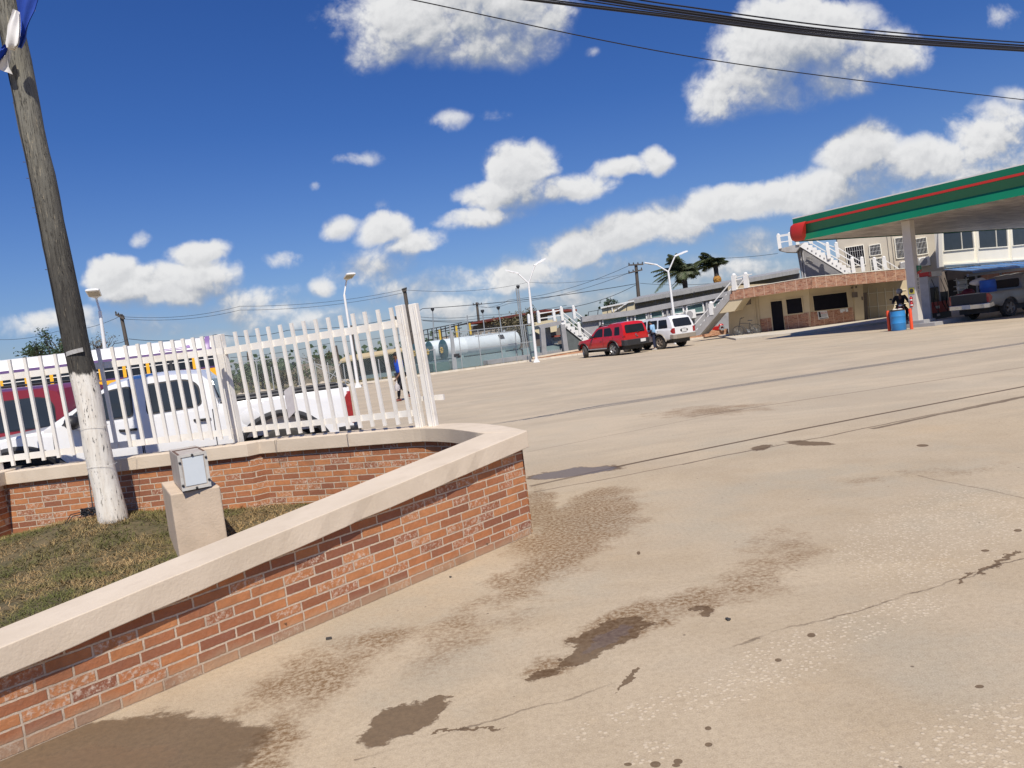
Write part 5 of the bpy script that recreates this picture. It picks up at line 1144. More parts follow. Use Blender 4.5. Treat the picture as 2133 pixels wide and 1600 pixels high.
PG=Pl((K0+V((2.2,2.2))),(R0+V((3.0,1.9))))
mb=MB(); PG.slab(mb,[(1796,586),(1892,577),(1896,659),(1801,671)],0,.2); mb.build('garage_wall',M['sand'],shop)
mb=MB()
for x in(1808,1826,1843,1860,1877): PG.bar(mb,(x,600),(x+5.5,668),.05,.03,.02)
for y0,y1 in((612,604),(640,632),(664,656)): PG.bar(mb,(1804,y0),(1888,y1),.05,.03,.02)
mb.split('tile_joint',M['ivory'],shop)
mb=MB(); PR.slab(mb,[(1790,611),(1806,609),(1809,667),(1794,670)],-.6,.05); mb.build('door',M['brownwall'],shop)
mb=MB(); PR.slab(mb,[(1774,597),(1777,597),(1777.5,601),(1774.5,601.3)],.15,.1); PR.slab(mb,[(1782,596),(1785,595.7),(1785.5,600),(1782.5,600.4)],.15,.1); PR.slab(mb,[(1775,609),(1786,608),(1787,619),(1776,620)],.12,.05); PR.slab(mb,[(1795,618),(1797.5,617.7),(1798.3,625),(1796,625.3)],.15,.08); mb.split('meter_box',M['brownwall'],shop)
mb=MB(); PL.slab(mb,[(1548,622),(1562,619),(1562,634),(1546,637)],.18,.25); mb.build('wall_vent_unit',M['brownwall'],shop)
mb=MB()
for x in(1571,1577): PL.bar(mb,(x,618),(x+7,696),.05,.05,.06)
mb.split('drain_pipe',M['sand'],shop)
sw=MB(); sw.prism([G(1533,709,.0),G(1690,693.5,.0),G(1856,672.5,.0),G(1900,664,.0),V((26,52,0)),V((14.5,53,0))],(0,0,.10)); tag(sw.build('sidewalk',mat('pale_sidewalk',(.58,.52,.42),.85,col2=(.48,.43,.35),scale=1)),kind='structure')
# notices on the shop front
nt=thing('notice_board','white notice board with red ALCA lettering under the big dark window','sign',tuple(PR.hit(1713,650,.06)))
mb=MB(); PR.slab(mb,[(1702.5,648.5),(1722,646.5),(1726.5,663),(1705.5,666)],.07,.02); mb.build('panel',M['plate'],nt)
mb=MB(); q=PR.hit(1716,652,.095); put_text(mb,'ALCA',q,PR.d,(0,0,1),.15); mb.build('red_lettering',M['redp'],nt)
mb=MB(); PR.slab(mb,[(1704.5,650),(1708.5,649.5),(1711,661),(1706.5,661.5)],.078,.006); PR.slab(mb,[(1707,663.6),(1724,661.3),(1724.3,662.5),(1707.3,664.8)],.078,.006); mb.split('dark_print',M['black'],nt)
mb=MB(); 
for k in range(3): PR.slab(mb,[(1711+k*.4,655.5+2*k),(1721.5+k*.5,654.2+2*k),(1721.8+k*.5,655+2*k),(1711.2+k*.4,656.3+2*k)],.078,.005)
mb.split('grey_print',M['greyconc'],nt)
for q,lab in(([(1749.5,644.5),(1760,643),(1760,648.5),(1755.5,649.3),(1755.5,651),(1751,651.5)],'torn white paper notice on the brick tiles under the big window'),([(1760.8,642.8),(1766,642),(1767,649),(1762,649.6)],'small white paper notice beside the torn notice')):
    mb=MB(); PR.slab(mb,q,.06,.01); tag(mb.build('paper_notice',M['plate']),lab,'notice')
# posts on the shop roof and the stairs up to it
PS=Pl(PL.hit(1440,690,EV).xy,PL.hit(1560,690,EV).xy)
st=thing('concrete_staircase','grey concrete staircase with white posts rising to the tiled shop roof','stairs',tuple(V((*PS.hit(1480,690).xy,0))))
mb=MB(); n_=10; x0,y0_,x1,y1=1446,696,1521,606
pxs=[(1445,700),(1446,695)]
for i in range(n_): 
    a=i/n_; b2=(i+1)/n_; pxs.append((x0+(x1-x0)*a+1,y0_+(y1-y0_)*(b2))); pxs.append((x0+(x1-x0)*b2+1,y0_+(y1-y0_)*b2))
pxs+=[(1520,624),(1497,652),(1458,698)]
PS.slab(mb,pxs,0,1.3); mb.build('flight',M['stair'],st)
mb=MB(); PS.slab(mb,[(1497,653),(1519.5,625),(1549,621.5),(1530,648),(1499,653)],-.05,1.2); mb.build('landing_soffit',M['sand'],st)
def post(P,mb,a,b,w_,off): p,q=P.hit(*a,off),P.hit(*b,off); mb.bar(p,q,w_,w_,up=P.n); mb.ball(p+V((0,0,.03)),(w_*.5,w_*.5,w_*.4),8,6)
for a,b,off in(((1528.5,574),(1531,605),-.1),((1553,571.5),(1556,600),-.1),((1481,632),(1484,656),-.1),((1505.5,628),(1507,641),-1.1)): mb=MB(); post(PS,mb,a,b,.26,off); mb.build('post',M['white'],st)
mb=MB()
for p,q,off in(((1524,586),(1486,631),-.1),((1525,600),(1486,645),-.1),((1479,640),(1447,676),-.1),((1480,653),(1447,692),-.1),((1549,583),(1512,628),-.9),((1532,578),(1553,573),-.1),((1533,583),(1552,578.5),-.1),((1556,573),(1566,571),-.1)): PS.bar(mb,p,q,.065,.065,off)
mb.split('handrail',M['white'],st)
# ---------------------------------------------------------------- upper storey behind the shop, with white stairs
PU=Pl((19.5,54.0),(29.0,52.0))
up_=thing('upper_building','beige upper storey with grilled windows behind the shop parapet','building',(24,54,0))
mb=MB(); PU.slab(mb,[(1742,480),(1962,455),(1972,575),(1752,600)],0,.3); mb.build('wall',M['beigewall'],up_)
for q in([(1760,516),(1798,510),(1803,551),(1766,556)],[(1810,511.6),(1833,507.5),(1836,530),(1812,533.6)],[(1813,540),(1837,537),(1839,562),(1815,564.5)],[(1863,496.5),(1884,493.4),(1889,536.5),(1867.6,539)],[(1906,498),(1929,494),(1933,528),(1910,531.5)]):
    mb=MB(); PU.slab(mb,q,.02,.04); wn_=mb.build('window',M['dark'],up_)
    mb=MB()
    for k in range(1,8):
        t_=k/8; a=(q[0][0]+(q[1][0]-q[0][0])*t_,q[0][1]+(q[1][1]-q[0][1])*t_); b=(q[3][0]+(q[2][0]-q[3][0])*t_,q[3][1]+(q[2][1]-q[3][1])*t_); PU.bar(mb,a,b,.014,.014,.08)
    for t_ in(.25,.62): a=(q[0][0]+(q[3][0]-q[0][0])*t_,q[0][1]+(q[3][1]-q[0][1])*t_); b=(q[1][0]+(q[2][0]-q[1][0])*t_,q[1][1]+(q[2][1]-q[1][1])*t_); PU.bar(mb,a,b,.014,.014,.08)
    mb.split('grille',M['white'],wn_)
    mb=MB()
    for i in range(4): PU.bar(mb,q[i],q[(i+1)%4],.07,.05,.05)
    mb.split('window_frame',M['ivory'],wn_)
mb=MB()
for x in(1848,1857): PU.bar(mb,(x,490),(x+8,560),.05,.05,.05)
mb.split('downpipe',M['beigewall'],up_)
PW2=Pl((18.6,53.2),(23.6,51.0))
mb=MB(); PW2.slab(mb,[(1660,524),(1668,512),(1682,506),(1765,568),(1768,585),(1672,590)],-.9,.3); mb.build('side_wall',M['greywall'],up_)
mb=MB(); 
for k in range(5): PW2.slab(mb,[(1680,534+3*k),(1693,532.5+3*k),(1693.3,534+3*k),(1680.3,535.5+3*k)],-.86,.05)
mb.split('wall_vent',M['stair'],up_)
mb=MB()
for x in(1666,1671.5): PW2.bar(mb,(x,522),(x+6,580),.09,.06,-.84)
mb.split('drain_pipe',M['greyconc'],up_)
ust=thing('white_staircase','upper outdoor staircase with white posts and rails above the shop parapet','stairs',tuple(PW2.hit(1720,570)))
mb=MB(); nn=12; pxs=[(1666,513.5)]
for i in range(nn):
    a=i/nn; b2=(i+1)/nn; pxs.append((1675+(1780-1675)*a,505+(568-505)*a)); pxs.append((1675+(1780-1675)*b2,505+(568-505)*a))
pxs+=[(1780,569),(1759.5,571)]
PW2.slab(mb,pxs,0,.12); PW2.slab(mb,pxs,-.85,.1); mb.build('flight',M['white'],ust)
mb=MB()
for i in range(1,12): x=1672+8.6*i; y=512+5.2*i-1.0; PW2.slab(mb,[(x,y),(x+3,y-.4),(x+3.4,y+3),(x+.4,y+3.4)],.012,.02)
mb.split('step_hole',M['greywall'],ust)
mb=MB(); PW2.slab(mb,[(1622,518.5),(1669,507.5),(1676,505),(1666,514),(1658,525.5),(1637,525),(1622,521.5)],0,1.2); mb.build('landing',M['stair'],ust)
for a,b,off in(((1723,508),(1727.5,539),0),((1741.5,507.5),(1746,537),-.9),((1774.5,539),(1779,569),0),((1795,538),(1798.5,566),-.9),((1821,539),(1825,565),-.9),((1841,537),(1845,562),-1.5),((1621,490),(1625,518),0),((1644.5,487),(1647,512),-.6),((1660,488),(1662,510),0),((1686,484),(1690,508),-.9)): mb=MB(); post(PW2,mb,a,b,.22,off); mb.build('post',M['white'],ust)
mb=MB()
for p,q,off in(((1684,503),(1722,525),0),((1690,495),(1722,513),0),((1726,516),(1775,545),0),((1727,529),(1776,557),0),((1702,502.6),(1742,516),-.9),((1745,516),(1795,546),-.9),((1746,528),(1796,556),-.9),((1825,545),(1856,563.5),-.9),((1825,556),(1840,564),-.9),((1845,543),(1874,561),-1.5),((1622,493),(1660,487.5),0),((1624,505),(1662,499),0),((1621,491),(1646,487),0),((1646,489),(1688,482),-.6)): PW2.bar(mb,p,q,.06,.06,off)
mb.split('handrail',M['white'],ust)
# ---------------------------------------------------------------- ivory block over the blue awning
wb0=V((27.4,48.2)); W_=Pl(wb0,wb0+bv.xy*20)
iv=thing('ivory_building','ivory upper block with dark windows over a blue awning and shaded shop front','building',(wb0.x+5,wb0.y+5,0))
mb=MB(); W_.slab(mb,[(1953,430),(2330,388),(2336,531),(1963.5,557)],0,.35); mb.build('wall',M['ivory'],iv)
for q in([(1963,484),(2025,478),(2029,517.5),(1965,523.6)],[(2036,477),(2097,471),(2099.5,513.8),(2039,518)],[(2106,470),(2168,464),(2170,506),(2109,512.5)],[(2178,463),(2240,457),(2242,499),(2180,505)]):
    mb=MB(); W_.slab(mb,q,.02,.05); wn_=mb.build('window',M['tint'],iv)
    mb=MB()
    for i in range(4): W_.bar(mb,q[i],q[(i+1)%4],.09,.06,.04)
    a=((q[0][0]*.38+q[1][0]*.62),(q[0][1]*.38+q[1][1]*.62)); b=((q[3][0]*.38+q[2][0]*.62),(q[3][1]*.38+q[2][1]*.62)); W_.bar(mb,a,b,.05,.04,.04); mb.split('window_frame',M['ivory'],wn_)
mb=MB()
for x,y0,y1 in((2032,470,549),(2103,465,544),(2174,458,539),(1958.5,470,556)): W_.bar(mb,(x,y0),(x+2.5,y1),.22,.12,.04)
W_.bar(mb,(1963,551.5),(2330,527),.1,.1,.05); mb.split('pilaster',M['ivory'],iv)
mb=MB(); q0,q1,q2,q3=W_.hit(1966,562,0),W_.hit(2330,535,0),W_.hit(2330,556,1.7),W_.hit(1955,574,1.7)
zt_=q0.z; zb_=q3.z; q1.z=zt_; q2.z=zb_
nrib=60; dd=(q1-q0).normalized(); Lq=(q1-q0).length; outv=(q3-q0)-dd*((q3-q0).dot(dd))
rows=[]
for i in range(nrib*2+1):
    s=Lq*i/(nrib*2); rows.append(q0+dd*s+V((0,0,.03*(i%2))))
b0=len(mb.v); mb.v+=rows+[r+outv for r in rows]; k=len(rows)
for i in range(k-1): mb.f.append((b0+i,b0+i+1,b0+k+i+1,b0+k+i))
mb.prism([q0+outv+V((0,0,.02)),q1+outv+V((0,0,.02)),q1+outv-V((0,0,.10)),q0+outv-V((0,0,.10))],outv*.02)
mb.build('awning',M['awning'],iv)
mb=MB()
for i in range(0,9): s=Lq*i/14; mb.bar(q0+dd*s+V((0,0,.05)),q0+dd*s+outv+V((0,0,.05)),.06,.03)
mb.split('awning_batten',M['galv'],iv)
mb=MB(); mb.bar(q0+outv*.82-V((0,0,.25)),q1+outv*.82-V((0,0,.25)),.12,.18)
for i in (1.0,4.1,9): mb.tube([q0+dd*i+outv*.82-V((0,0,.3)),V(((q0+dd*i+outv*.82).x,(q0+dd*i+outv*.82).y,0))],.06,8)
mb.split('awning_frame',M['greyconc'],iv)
brk=brick_mat('shop_front_brick',bv,.22,.075,(.30,.22,.18),[(.30,.12,.08),(.24,.10,.07),(.34,.15,.10)],.012,.2)
mb=MB(); W_.slab(mb,[(2043,556),(2330,532),(2336,640),(2049,655)],-2.4,.3); mb.build('brick_front',brk,iv)
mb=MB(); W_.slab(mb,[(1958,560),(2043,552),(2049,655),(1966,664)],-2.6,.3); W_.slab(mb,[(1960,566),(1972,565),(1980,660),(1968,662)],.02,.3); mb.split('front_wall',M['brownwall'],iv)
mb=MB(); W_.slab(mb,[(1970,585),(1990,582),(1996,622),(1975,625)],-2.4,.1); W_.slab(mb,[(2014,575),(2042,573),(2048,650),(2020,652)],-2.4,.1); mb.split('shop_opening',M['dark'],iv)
sh_=thing('display_shelf','shelf of pale goods standing in the dark shop front under the blue awning','shelf',tuple(V((*W_.hit(2002,640,.5).xy,0))))
mb=MB(); 
for y in(584,597,606): W_.bar(mb,(1992,y),(2012,y-2),.35,.04,.4)
W_.bar(mb,(1992,580),(2000,640),.05,.05,.4); W_.bar(mb,(2012,578),(2020,638),.05,.05,.4); mb.build('rack',M['galv'],sh_)
mb=MB()
for i in range(5):
    for y in(592,603): mb.ball(W_.hit(1996+3.4*i,y-3-.4*i,.42),(.10,.10,.16),8,6)
mb.split('goods',M['white'],sh_)
gc=MB(); q=V((*W_.hit(2020,650,1.0).xy,0)); gc.ball(q+V((0,0,.9)),(.4,.3,.28)); gc.ball(q+V((-.5,0,.75)),(.3,.25,.2)); tag(gc.build('tarpaulin_heap',mat('dark_red_tarp',(.22,.02,.03),.6),smooth=60),'dark red tarpaulin heap before the shop behind the silver pickup','tarpaulin')
def ac_unit(P,q,label,off):
    t=thing('air_conditioner',label,'air conditioner',tuple(P.hit(*q[3],off)),0,'outdoor air conditioner units'); mb=MB(); P.slab(mb,q,off,.35); mb.build('casing',M['white'],t,bevel=.02)
    c=((q[0][0]*.62+q[1][0]*.38+q[3][0]*.62+q[2][0]*.38)/2,(q[0][1]*.62+q[1][1]*.38+q[3][1]*.62+q[2][1]*.38)/2); cc_=P.hit(*c,off+.01); r=(P.hit(*q[0],off)-P.hit(*q[3],off)).length*.42
    mb=MB(); mb.lathe([(r,0),(r,.02),(r*.9,.012),(r*.3,.012),(.001,.03)],22,Matrix((P.d,V((0,0,1)),P.n)).transposed(),cc_); mb.build('fan_grille',M['greyconc'],t)
    mb=MB(); a=P.hit(*q[3],off-.1); b=P.hit(*q[2],off-.1)
    for e in(a,b): mb.bar(e,e-P.n*.6-V((0,0,.05)),.05,.05)
    mb.split('bracket',M['galv'],t)
ac_unit(PU,[(1876,546),(1891,544),(1893,560),(1878,562)],'white air conditioner unit half hidden behind the canopy column',.45)
ac_unit(PU,[(1913,537.5),(1936,533.5),(1939,552),(1916,556)],'white air conditioner unit right of the canopy column under a grilled window',.45)
# ---------------------------------------------------------------- grey building with teal louvres, long roof behind
PGB=Pl(at(1240,700,57).xy,at(1520,660,59.5).xy)
gb=thing('grey_building','flat grey concrete building with teal louvre windows behind the parked SUVs','building',tuple(V((*PGB.hit(1380,700,-3).xy,0))))
mb=MB(); PGB.slab(mb,[(1213,663),(1320,648),(1500,612),(1530,606),(1538,700),(1224,748)],0,.4); mb.build('wall',M['greyconc'],gb)
mb=MB(); PGB.slab(mb,[(1212,660),(1320,645.5),(1515,607),(1516,617),(1320,657),(1213,671)],.3,.35); mb.build('roof_band',M['greyconc'],gb)
for q in([(1255,666),(1306,657),(1307,672),(1255.5,679)],[(1322,654),(1345,651),(1347,666),(1322.5,669)],[(1354.5,650),(1379,646),(1381,660),(1356,664)],[(1402,642.5),(1422,639.5),(1424,652),(1404,655)],[(1429.5,637),(1463,630),(1466,650),(1431,655)],[(1484,628),(1507,623),(1508,640),(1485,645)]):
    mb=MB(); PGB.slab(mb,q,.02,.05); wn_=mb.build('window',M['tealglass'],gb)
    mb=MB()
    for i in range(4): PGB.bar(mb,q[i],q[(i+1)%4],.12,.1,.06)
    mb.split('window_frame',M['white'],wn_)
mb=MB()
for x,y0,y1 in((1248,664,730),(1313,652,720),(1349,650,700),(1388,640,700),(1397,638,700),(1470,622,690)): PGB.bar(mb,(x,y0),(x+4,y1),.25,.15,.05)
mb.split('pilaster',M['greyconc'],gb)
mb=MB()
for i in range(15):
    x=1225+i*20; y=662-.135*(x-1215)-(.0003*(x-1300)**2 if x>1300 else 0)*.15; y=lerpf([(1215,661),(1320,647),(1515,608.5)])(x); PGB.bar(mb,(x,y),(x+.8,y-9-3*(i%3)),.04,.04,-.3)
PGB.bar(mb,(1225,650),(1515,598),.035,.035,-.3); mb.split('rebar',M['wire'],gb)
ac_unit(PGB,[(1404,654),(1419,652),(1421,664),(1406,666)],'white air conditioner unit left of the larger one on the grey building',.5)
ac_unit(PGB,[(1428,648),(1448,644),(1451,662),(1430,665)],'large white air conditioner unit on the grey building above the white SUV',.5)
PRB=Pl(at(1315,640,68).xy,at(1664,590,66).xy)
lr=thing('long_roof_building','long low building with a grey sheet roof and dark wall behind the grey building','building',tuple(V((*PRB.hit(1490,620,-4).xy,0))))
mb=MB(); PRB.slab(mb,[(1318,632),(1666,569),(1670,620),(1322,665)],-.4,.4); mb.build('wall',M['greywall'],lr)
mb=MB(); a0,a1=PRB.hit(1308,628,.7),PRB.hit(1668,563,.7); b0_,b1=PRB.hit(1330,620,-5),PRB.hit(1668,549,-5); b1=a1+(b0_-a0); mb.prism([a0,a1,b1,b0_],(0,0,.1)); mb.build('roof_sheet',M['roofgrey'],lr)
mb=MB(); PRB.slab(mb,[(1308,626),(1664,561),(1665,569),(1311,634)],.72,.1); mb.build('gutter',M['roofgrey'],lr)
PCB=Pl(at(1253,650,63).xy,at(1322,640,62).xy)
cbd=thing('cream_building','small cream building with a white barge board left of the long grey roof','building',tuple(V((*PCB.hit(1290,650,-2).xy,0))))
mb=MB(); PCB.slab(mb,[(1253,642),(1320,628),(1323,655),(1257,665)],0,.3); mb.build('wall',M['cream'],cbd)
mb=MB(); PCB.bar(mb,(1252,641.5),(1321,627),.18,.12,.1); PCB.bar(mb,(1280,648),(1310,629),.12,.1,.12); PCB.bar(mb,(1275,640),(1276,650),.08,.08,.1); mb.split('barge_board',M['white'],cbd)
# ---------------------------------------------------------------- raised platform with stairs, tiled planter kerb
PK=Pl((1.4,edge(1.4)+.15),(15.5,edge(15.5)+.15))
tileK=brick_mat('ledge_tile_kerb',PK.d,.24,.07,(.62,.42,.28),[(.52,.25,.13),(.42,.18,.10),(.60,.33,.19),(.36,.16,.09)],.006,.35,(.62,.45,.32))
kw=thing('tiled_kerb_wall','low orange brick tiled kerb wall with pale coping behind the SUVs','wall',tuple(V((*PK.hit(1300,725).xy,0))))
mb=MB(); PK.slab(mb,[(1110,746.5),(1212,729),(1440,697),(1466,692.5),(1468,701),(1212,741),(1113,757.5)],0,.25); PK.slab(mb,[(1466,690),(1516,684.5),(1518,695),(1468,702)],.35,.5); mb.build('tile_face',tileK,kw)
mb=MB(); PK.slab(mb,[(1109,744),(1212,726.5),(1440,694.5),(1440,697.3),(1212,729.3),(1110,747)],.03,.35); mb.build('coping',M['coping'],kw)
pr=thing('hand_cart','small red and grey hand cart resting against the end of the tiled kerb wall','cart',tuple(PK.hit(1490,692,.6)))
mb=MB(); c=PK.hit(1489,684,.2); mb.box(c,(.5,.35,.3)); mb.ball(c+V((.45,0,.1)),(.2,.15,.18)); mb.build('body',M['dred'],pr,bevel=.04)
mb=MB(); mb.box(c+V((-.3,0,.0)),(.12,.36,.55)); mb.lathe([(.1,-.05),(.18,-.05),(.18,.05),(.1,.05)],16,Matrix.Rotation(PI/2,3,'X'),c+V((.45,-.2,-.02))); mb.build('frame_and_wheel',M['galv'],pr)
PP=Pl((2.9,55.6),(6.6,56.6))
pf=thing('raised_platform','raised concrete platform on grey columns with white posts and a staircase, beside the tank compound','platform',tuple(V((*PP.hit(1170,735).xy,0))))
mb=MB(); PP.slab(mb,[(1121,678.5),(1170,668),(1171,671.5),(1165,677),(1127,685)],0,3.0); mb.build('deck',M['greyconc'],pf)
mb=MB()
for x0,y0,x1,y1,off in((1129,684,1134,748,0),(1140,682,1146,742,-1.6),(1171,676,1180,742,0)): PP.bar(mb,(x0,y0),(x1,y1),.34,.34,off)
mb.split('column',M['greyconc'],pf)
mb=MB(); PP.slab(mb,[(1173,680),(1205,704),(1240,735),(1240,745),(1181,746)],-.12,.15); mb.build('stair_wall',mat('dark_grey_green',(.12,.135,.135),.85),pf)
mb=MB(); nn=10; pxs=[(1168,674),(1170,667)]
for i in range(nn):
    a=i/nn; b2=(i+1)/nn; pxs.append((1170+(1262-1170)*b2,667+(735-667)*a)); pxs.append((1170+(1262-1170)*b2,667+(735-667)*b2))
pxs+=[(1258,745),(1212,709)]
PP.slab(mb,pxs,0,.15); PP.slab(mb,pxs,-1.5,.15); mb.split('stair_stringer',M['white'],pf)
mb=MB()
for i in range(10):
    a=(i+.5)/10; x=1172+90*a; y=668+68*a; q=PP.hit(x,y,-.15); mb.box(q-PP.n*.7,(.32,1.3,.06))
mb.split('tread',M['stair'],pf)
mb=MB()
for i in range(1,8): x=1171+8*i; y=674+6.1*i; PP.slab(mb,[(x,y),(x+3,y-.4),(x+3.3,y+2.8),(x+.3,y+3.2)],.012,.02)
mb.split('step_hole',M['greywall'],pf)
for a,b,off in(((1168.5,641),(1171.5,668),0),((1194,639),(1196.5,664),-1.4),((1205,674),(1208.5,699),0),((1230,671),(1233,696),-1.4),((1120.5,650),(1123,673),0),((1152.5,647),(1155,669),-2.4),((1101,657),(1102,674),-2.4)): mb=MB(); post(PP,mb,a,b,.2,off); mb.build('post',M['white'],pf)
mb=MB()
for p,q,off in(((1171,650),(1206,678),0),((1171,658.5),(1206,686),0),((1208,680),(1240,705),0),((1208,689),(1240,714),0),((1195,647),(1231,674),-1.4),((1195,656),(1231,683),-1.4),((1232,674),(1262,697),-1.4),((1121,654),(1168,646),0),((1121,664),(1168,657),0),((1121,653),(1153,649),-2.4),((1122,664),(1153,660),-2.4),((1153,650),(1169,645),-1.2)): PP.bar(mb,p,q,.06,.06,off)
mb.split('handrail',M['white'],pf)
mb=MB(); PP.slab(mb,[(1112,672),(1160,664),(1160,690),(1126,697),(1113,690)],-6,.3); mb.build('back_wall',M['cream'],pf)
mb=MB(); PP.slab(mb,[(1126,690),(1170,682),(1176,735),(1130,745)],-7,.2); mb.build('back_screen',M['brownwall'],pf)
mb=MB()
for i in range(12): x=1122+4.2*i; y=733-.6*i; PP.slab(mb,[(x,y),(x+1.6,y-.2),(x+2.6,y+13),(x+.9,y+13.3)],-.5,.04)
mb.split('paling',M['greyconc'],pf)
hp=thing('stacked_crates','heap of white and red crates stored under the raised platform','crates',tuple(V((*PP.hit(1150,738,-2).xy,0)))); mb=MB()
for i in range(9): q=PP.hit(1132+rnd.uniform(0,36),704+rnd.uniform(0,28),-3); mb.box(q,(rnd.uniform(.4,.9),.4,rnd.uniform(.15,.35)))
mb.split('white_crate',M['plate'],hp); mb=MB(); q=PP.hit(1162,700,-2.6); mb.box(q,(1.0,.5,.12)); mb.build('red_crate',M['rust'],hp)
# ---------------------------------------------------------------- fuel tanks
def tank(c,label,L=5.9,R=.74,extras=False):
    axd=V((.86,.51,0)).normalized(); t=thing('fuel_tank',label,'storage tank',(c.x,c.y,0),0,'horizontal fuel tanks')
    Mx=Matrix((axd.cross(V((0,0,1))).normalized(),V((0,0,1)),axd)).transposed() 
    mb=MB(); mb.lathe([(R,0),(R,L*.25),(R*1.006,L*.252),(R*1.006,L*.258),(R,L*.26),(R,L-.12),(R*.92,L-.02),(R*.6,L+.12),(.001,L+.16)],40,Mx,c); mb.build('shell',M['tank'],t,smooth=40)
    mb=MB(); mb.lathe([(R,0.0),(R*.995,-.03),(R*.6,-.10),(.001,-.13)],40,Mx,c-axd*.004); mb.build('end_cap',M['tankend'],t,smooth=40)
    mb=MB(); cc=c-axd*.14; Mo=Matrix((Mx.col[0],Mx.col[1],-axd)).transposed(); mb.lathe([(.18,0),(.18,.012),(.001,.012)],20,Mo,cc)
    for a in range(8): p=cc+Mx@V((math.cos(a*PI/4)*.18,math.sin(a*PI/4)*.18,0)); mb.ball(p-axd*.006,(.05,.05,.05),6,4)
    mb.build('emblem',M['gold'],t)
    mb=MB()
    for s in(.18,.75): q=c+axd*(L*s); mb.box(q-V((0,0,R*.9)),(.3,1.1,.5),Matrix((axd,V((-axd.y,axd.x,0)),V((0,0,1)))).transposed())
    mb.split('saddle',M['teal'],t)
    mb=MB()
    for s in(.1,.3,.55,.85): q=c+axd*(L*s)+V((0,0,R)); mb.tube([q-V((0,0,.05)),q+V((0,0,.14))],.09,10)
    mb.split('manhole',M['galv'],t)
    return t,axd
cy=53.2; c1=at(924,729,cy); c1.z=max(c1.z,1.4)
t1,axd=tank(c1,'pale horizontal fuel tank nearest the chain link gate, with a small dark placard')
nrm=V((axd.y,-axd.x,0)); nrm=nrm if nrm.y<0 else -nrm
q=c1+axd*4.35; up2=(nrm*.83+V((0,0,.55))).normalized(); pc=q+up2*.755; e2=axd.cross(up2)
mb=MB(); mb.box(pc,(.42,.35,.012),Matrix((axd,e2,up2)).transposed()); mb.build('placard',M['black'],t1)
c2=at(895,733,cy+1.7); c2.z=c1.z; c3=at(867,737,cy+3.4); c3.z=c1.z
tank(c2,'middle pale horizontal fuel tank, half hidden behind the nearest one'); tank(c3,'farthest pale horizontal fuel tank, seen between the white gate posts')
bs=thing('tank_base','long teal painted concrete base carrying the fuel tanks','tank base',(c1.x+2,c1.y,0))
PT=Pl((c1-axd*.1+nrm*.95).xy,(c1+axd*7+nrm*.95).xy)
mb=MB(); p0=c1-axd*.15+nrm*.9; p1=p0+axd*10.5; p2=p1-nrm*7; p3=p0-nrm*7; mb.prism([V((p.x,p.y,-.05)) for p in(p0,p1,p2,p3)],(0,0,c1.z-.74+.10)); mb.build('plinth',M['teal'],bs)
mb=MB(); e0=p0-axd*.02; e1=e0-nrm*5; mb.prism([V((p.x,p.y,-.05)) for p in(e0-axd*1.2,e0+axd*.3,e1+axd*.3,e1-axd*1.2)],(0,0,c1.z-.74-.02)); mb.build('plinth_end',M['tealdark'],bs)
mb=MB(); a=p0+axd*2.6+nrm*.7; b2=a+axd*7; mb.prism([V((p.x,p.y,-.05)) for p in(a,b2,b2-nrm*.66,a-nrm*.66)],(0,0,.42)); mb.build('step',M['greyconc'],bs)
mb=MB(); 
for s,h in((5.4,.6),(5.9,.5)): q=p0+axd*s+nrm*.05; mb.tube([V((q.x,q.y,.3)),V((q.x,q.y,.3+h)),V((q.x-.2,q.y,.3+h))],.05,8)
mb.split('valve',M['black'],bs)
vp=[(1079,598,1094,727,1),(1075,600,1091,727,0),(1038,642,1044,682,1),(1005,649,1009,690,1),(973,657,975,690,0),(901,645,903,700,1)]
for i,(x0,y0,x1,y1,hd_) in enumerate(vp):
    t=thing('vent_pipe',['tall cowled galvanised vent pipe, right one of the close pair by the tanks','tall galvanised vent pipe, left one of the close pair by the tanks','cowled vent pipe before the red roofed shed, second right of the far pole','vent pipe with a dark cowl immediately right of the far utility pole','thin bare vent pipe left of the far utility pole','thin pale pipe with a dark cowl right of the white twin gate posts'][i],'pipe',(0,0,0),0,'tank vent pipes'); a,b2=at(x0,y0,56),at(x1,y1,56); b2=b2-V((0,0,.4)); t.location=b2
    mb=MB(); mb.tube([b2,a],.05 if i<2 else .04,8); mb.build('pipe',M['galv'],t,smooth=60)
    if hd_: mb=MB(); mb.lathe([(.05,-.12),(.13,.0),(.13,.12),(.001,.14)],12,None,a); mb.build('cowl',M['black'],t)
# black loading racks behind the tanks
rk=thing('pipe_rack','black steel loading rack with yellow posts behind the fuel tanks','rack',tuple(at(930,700,60)))
mb=MB()
for k in range(10):
    x=872+9.2*k; y0=690-.5*k-1.2*k; hgt=28
    a,b2=at(x,y0,58.5),at(x+3.3,y0+hgt,58.5); mb.bar(a,b2,.07)
    if k%2==0: mb.bar(at(x,y0,60),at(x+3.3,y0+hgt,60),.07); mb.bar(a,at(x,y0,60),.07)
for y0,y1 in((690,672.5),(700,683),(712,695)): mb.bar(at(872,y0,58.5),at(962,y1,58.5),.06)
mb.bar(at(905,690,60),at(985,670,60),.08); mb.bar(at(940,681,59),at(982,672,59),.25,.1)
for k in range(5): x=985+12*k; mb.bar(at(x,688-1.5*k,58.5),at(x+2,702-1.5*k,58.5),.04)
mb.bar(at(975,690,58.5),at(1045,681,58.5),.05); mb.bar(at(975,697,58.5),at(1045,688,58.5),.05)
mb.build('frame',M['wire'],rk)
mb=MB()
for x,y0,y1 in((915,687,710),(950,679,704),(978,673,697)): mb.tube([at(x,y0,58),at(x+3,y1,58)],.085,10)
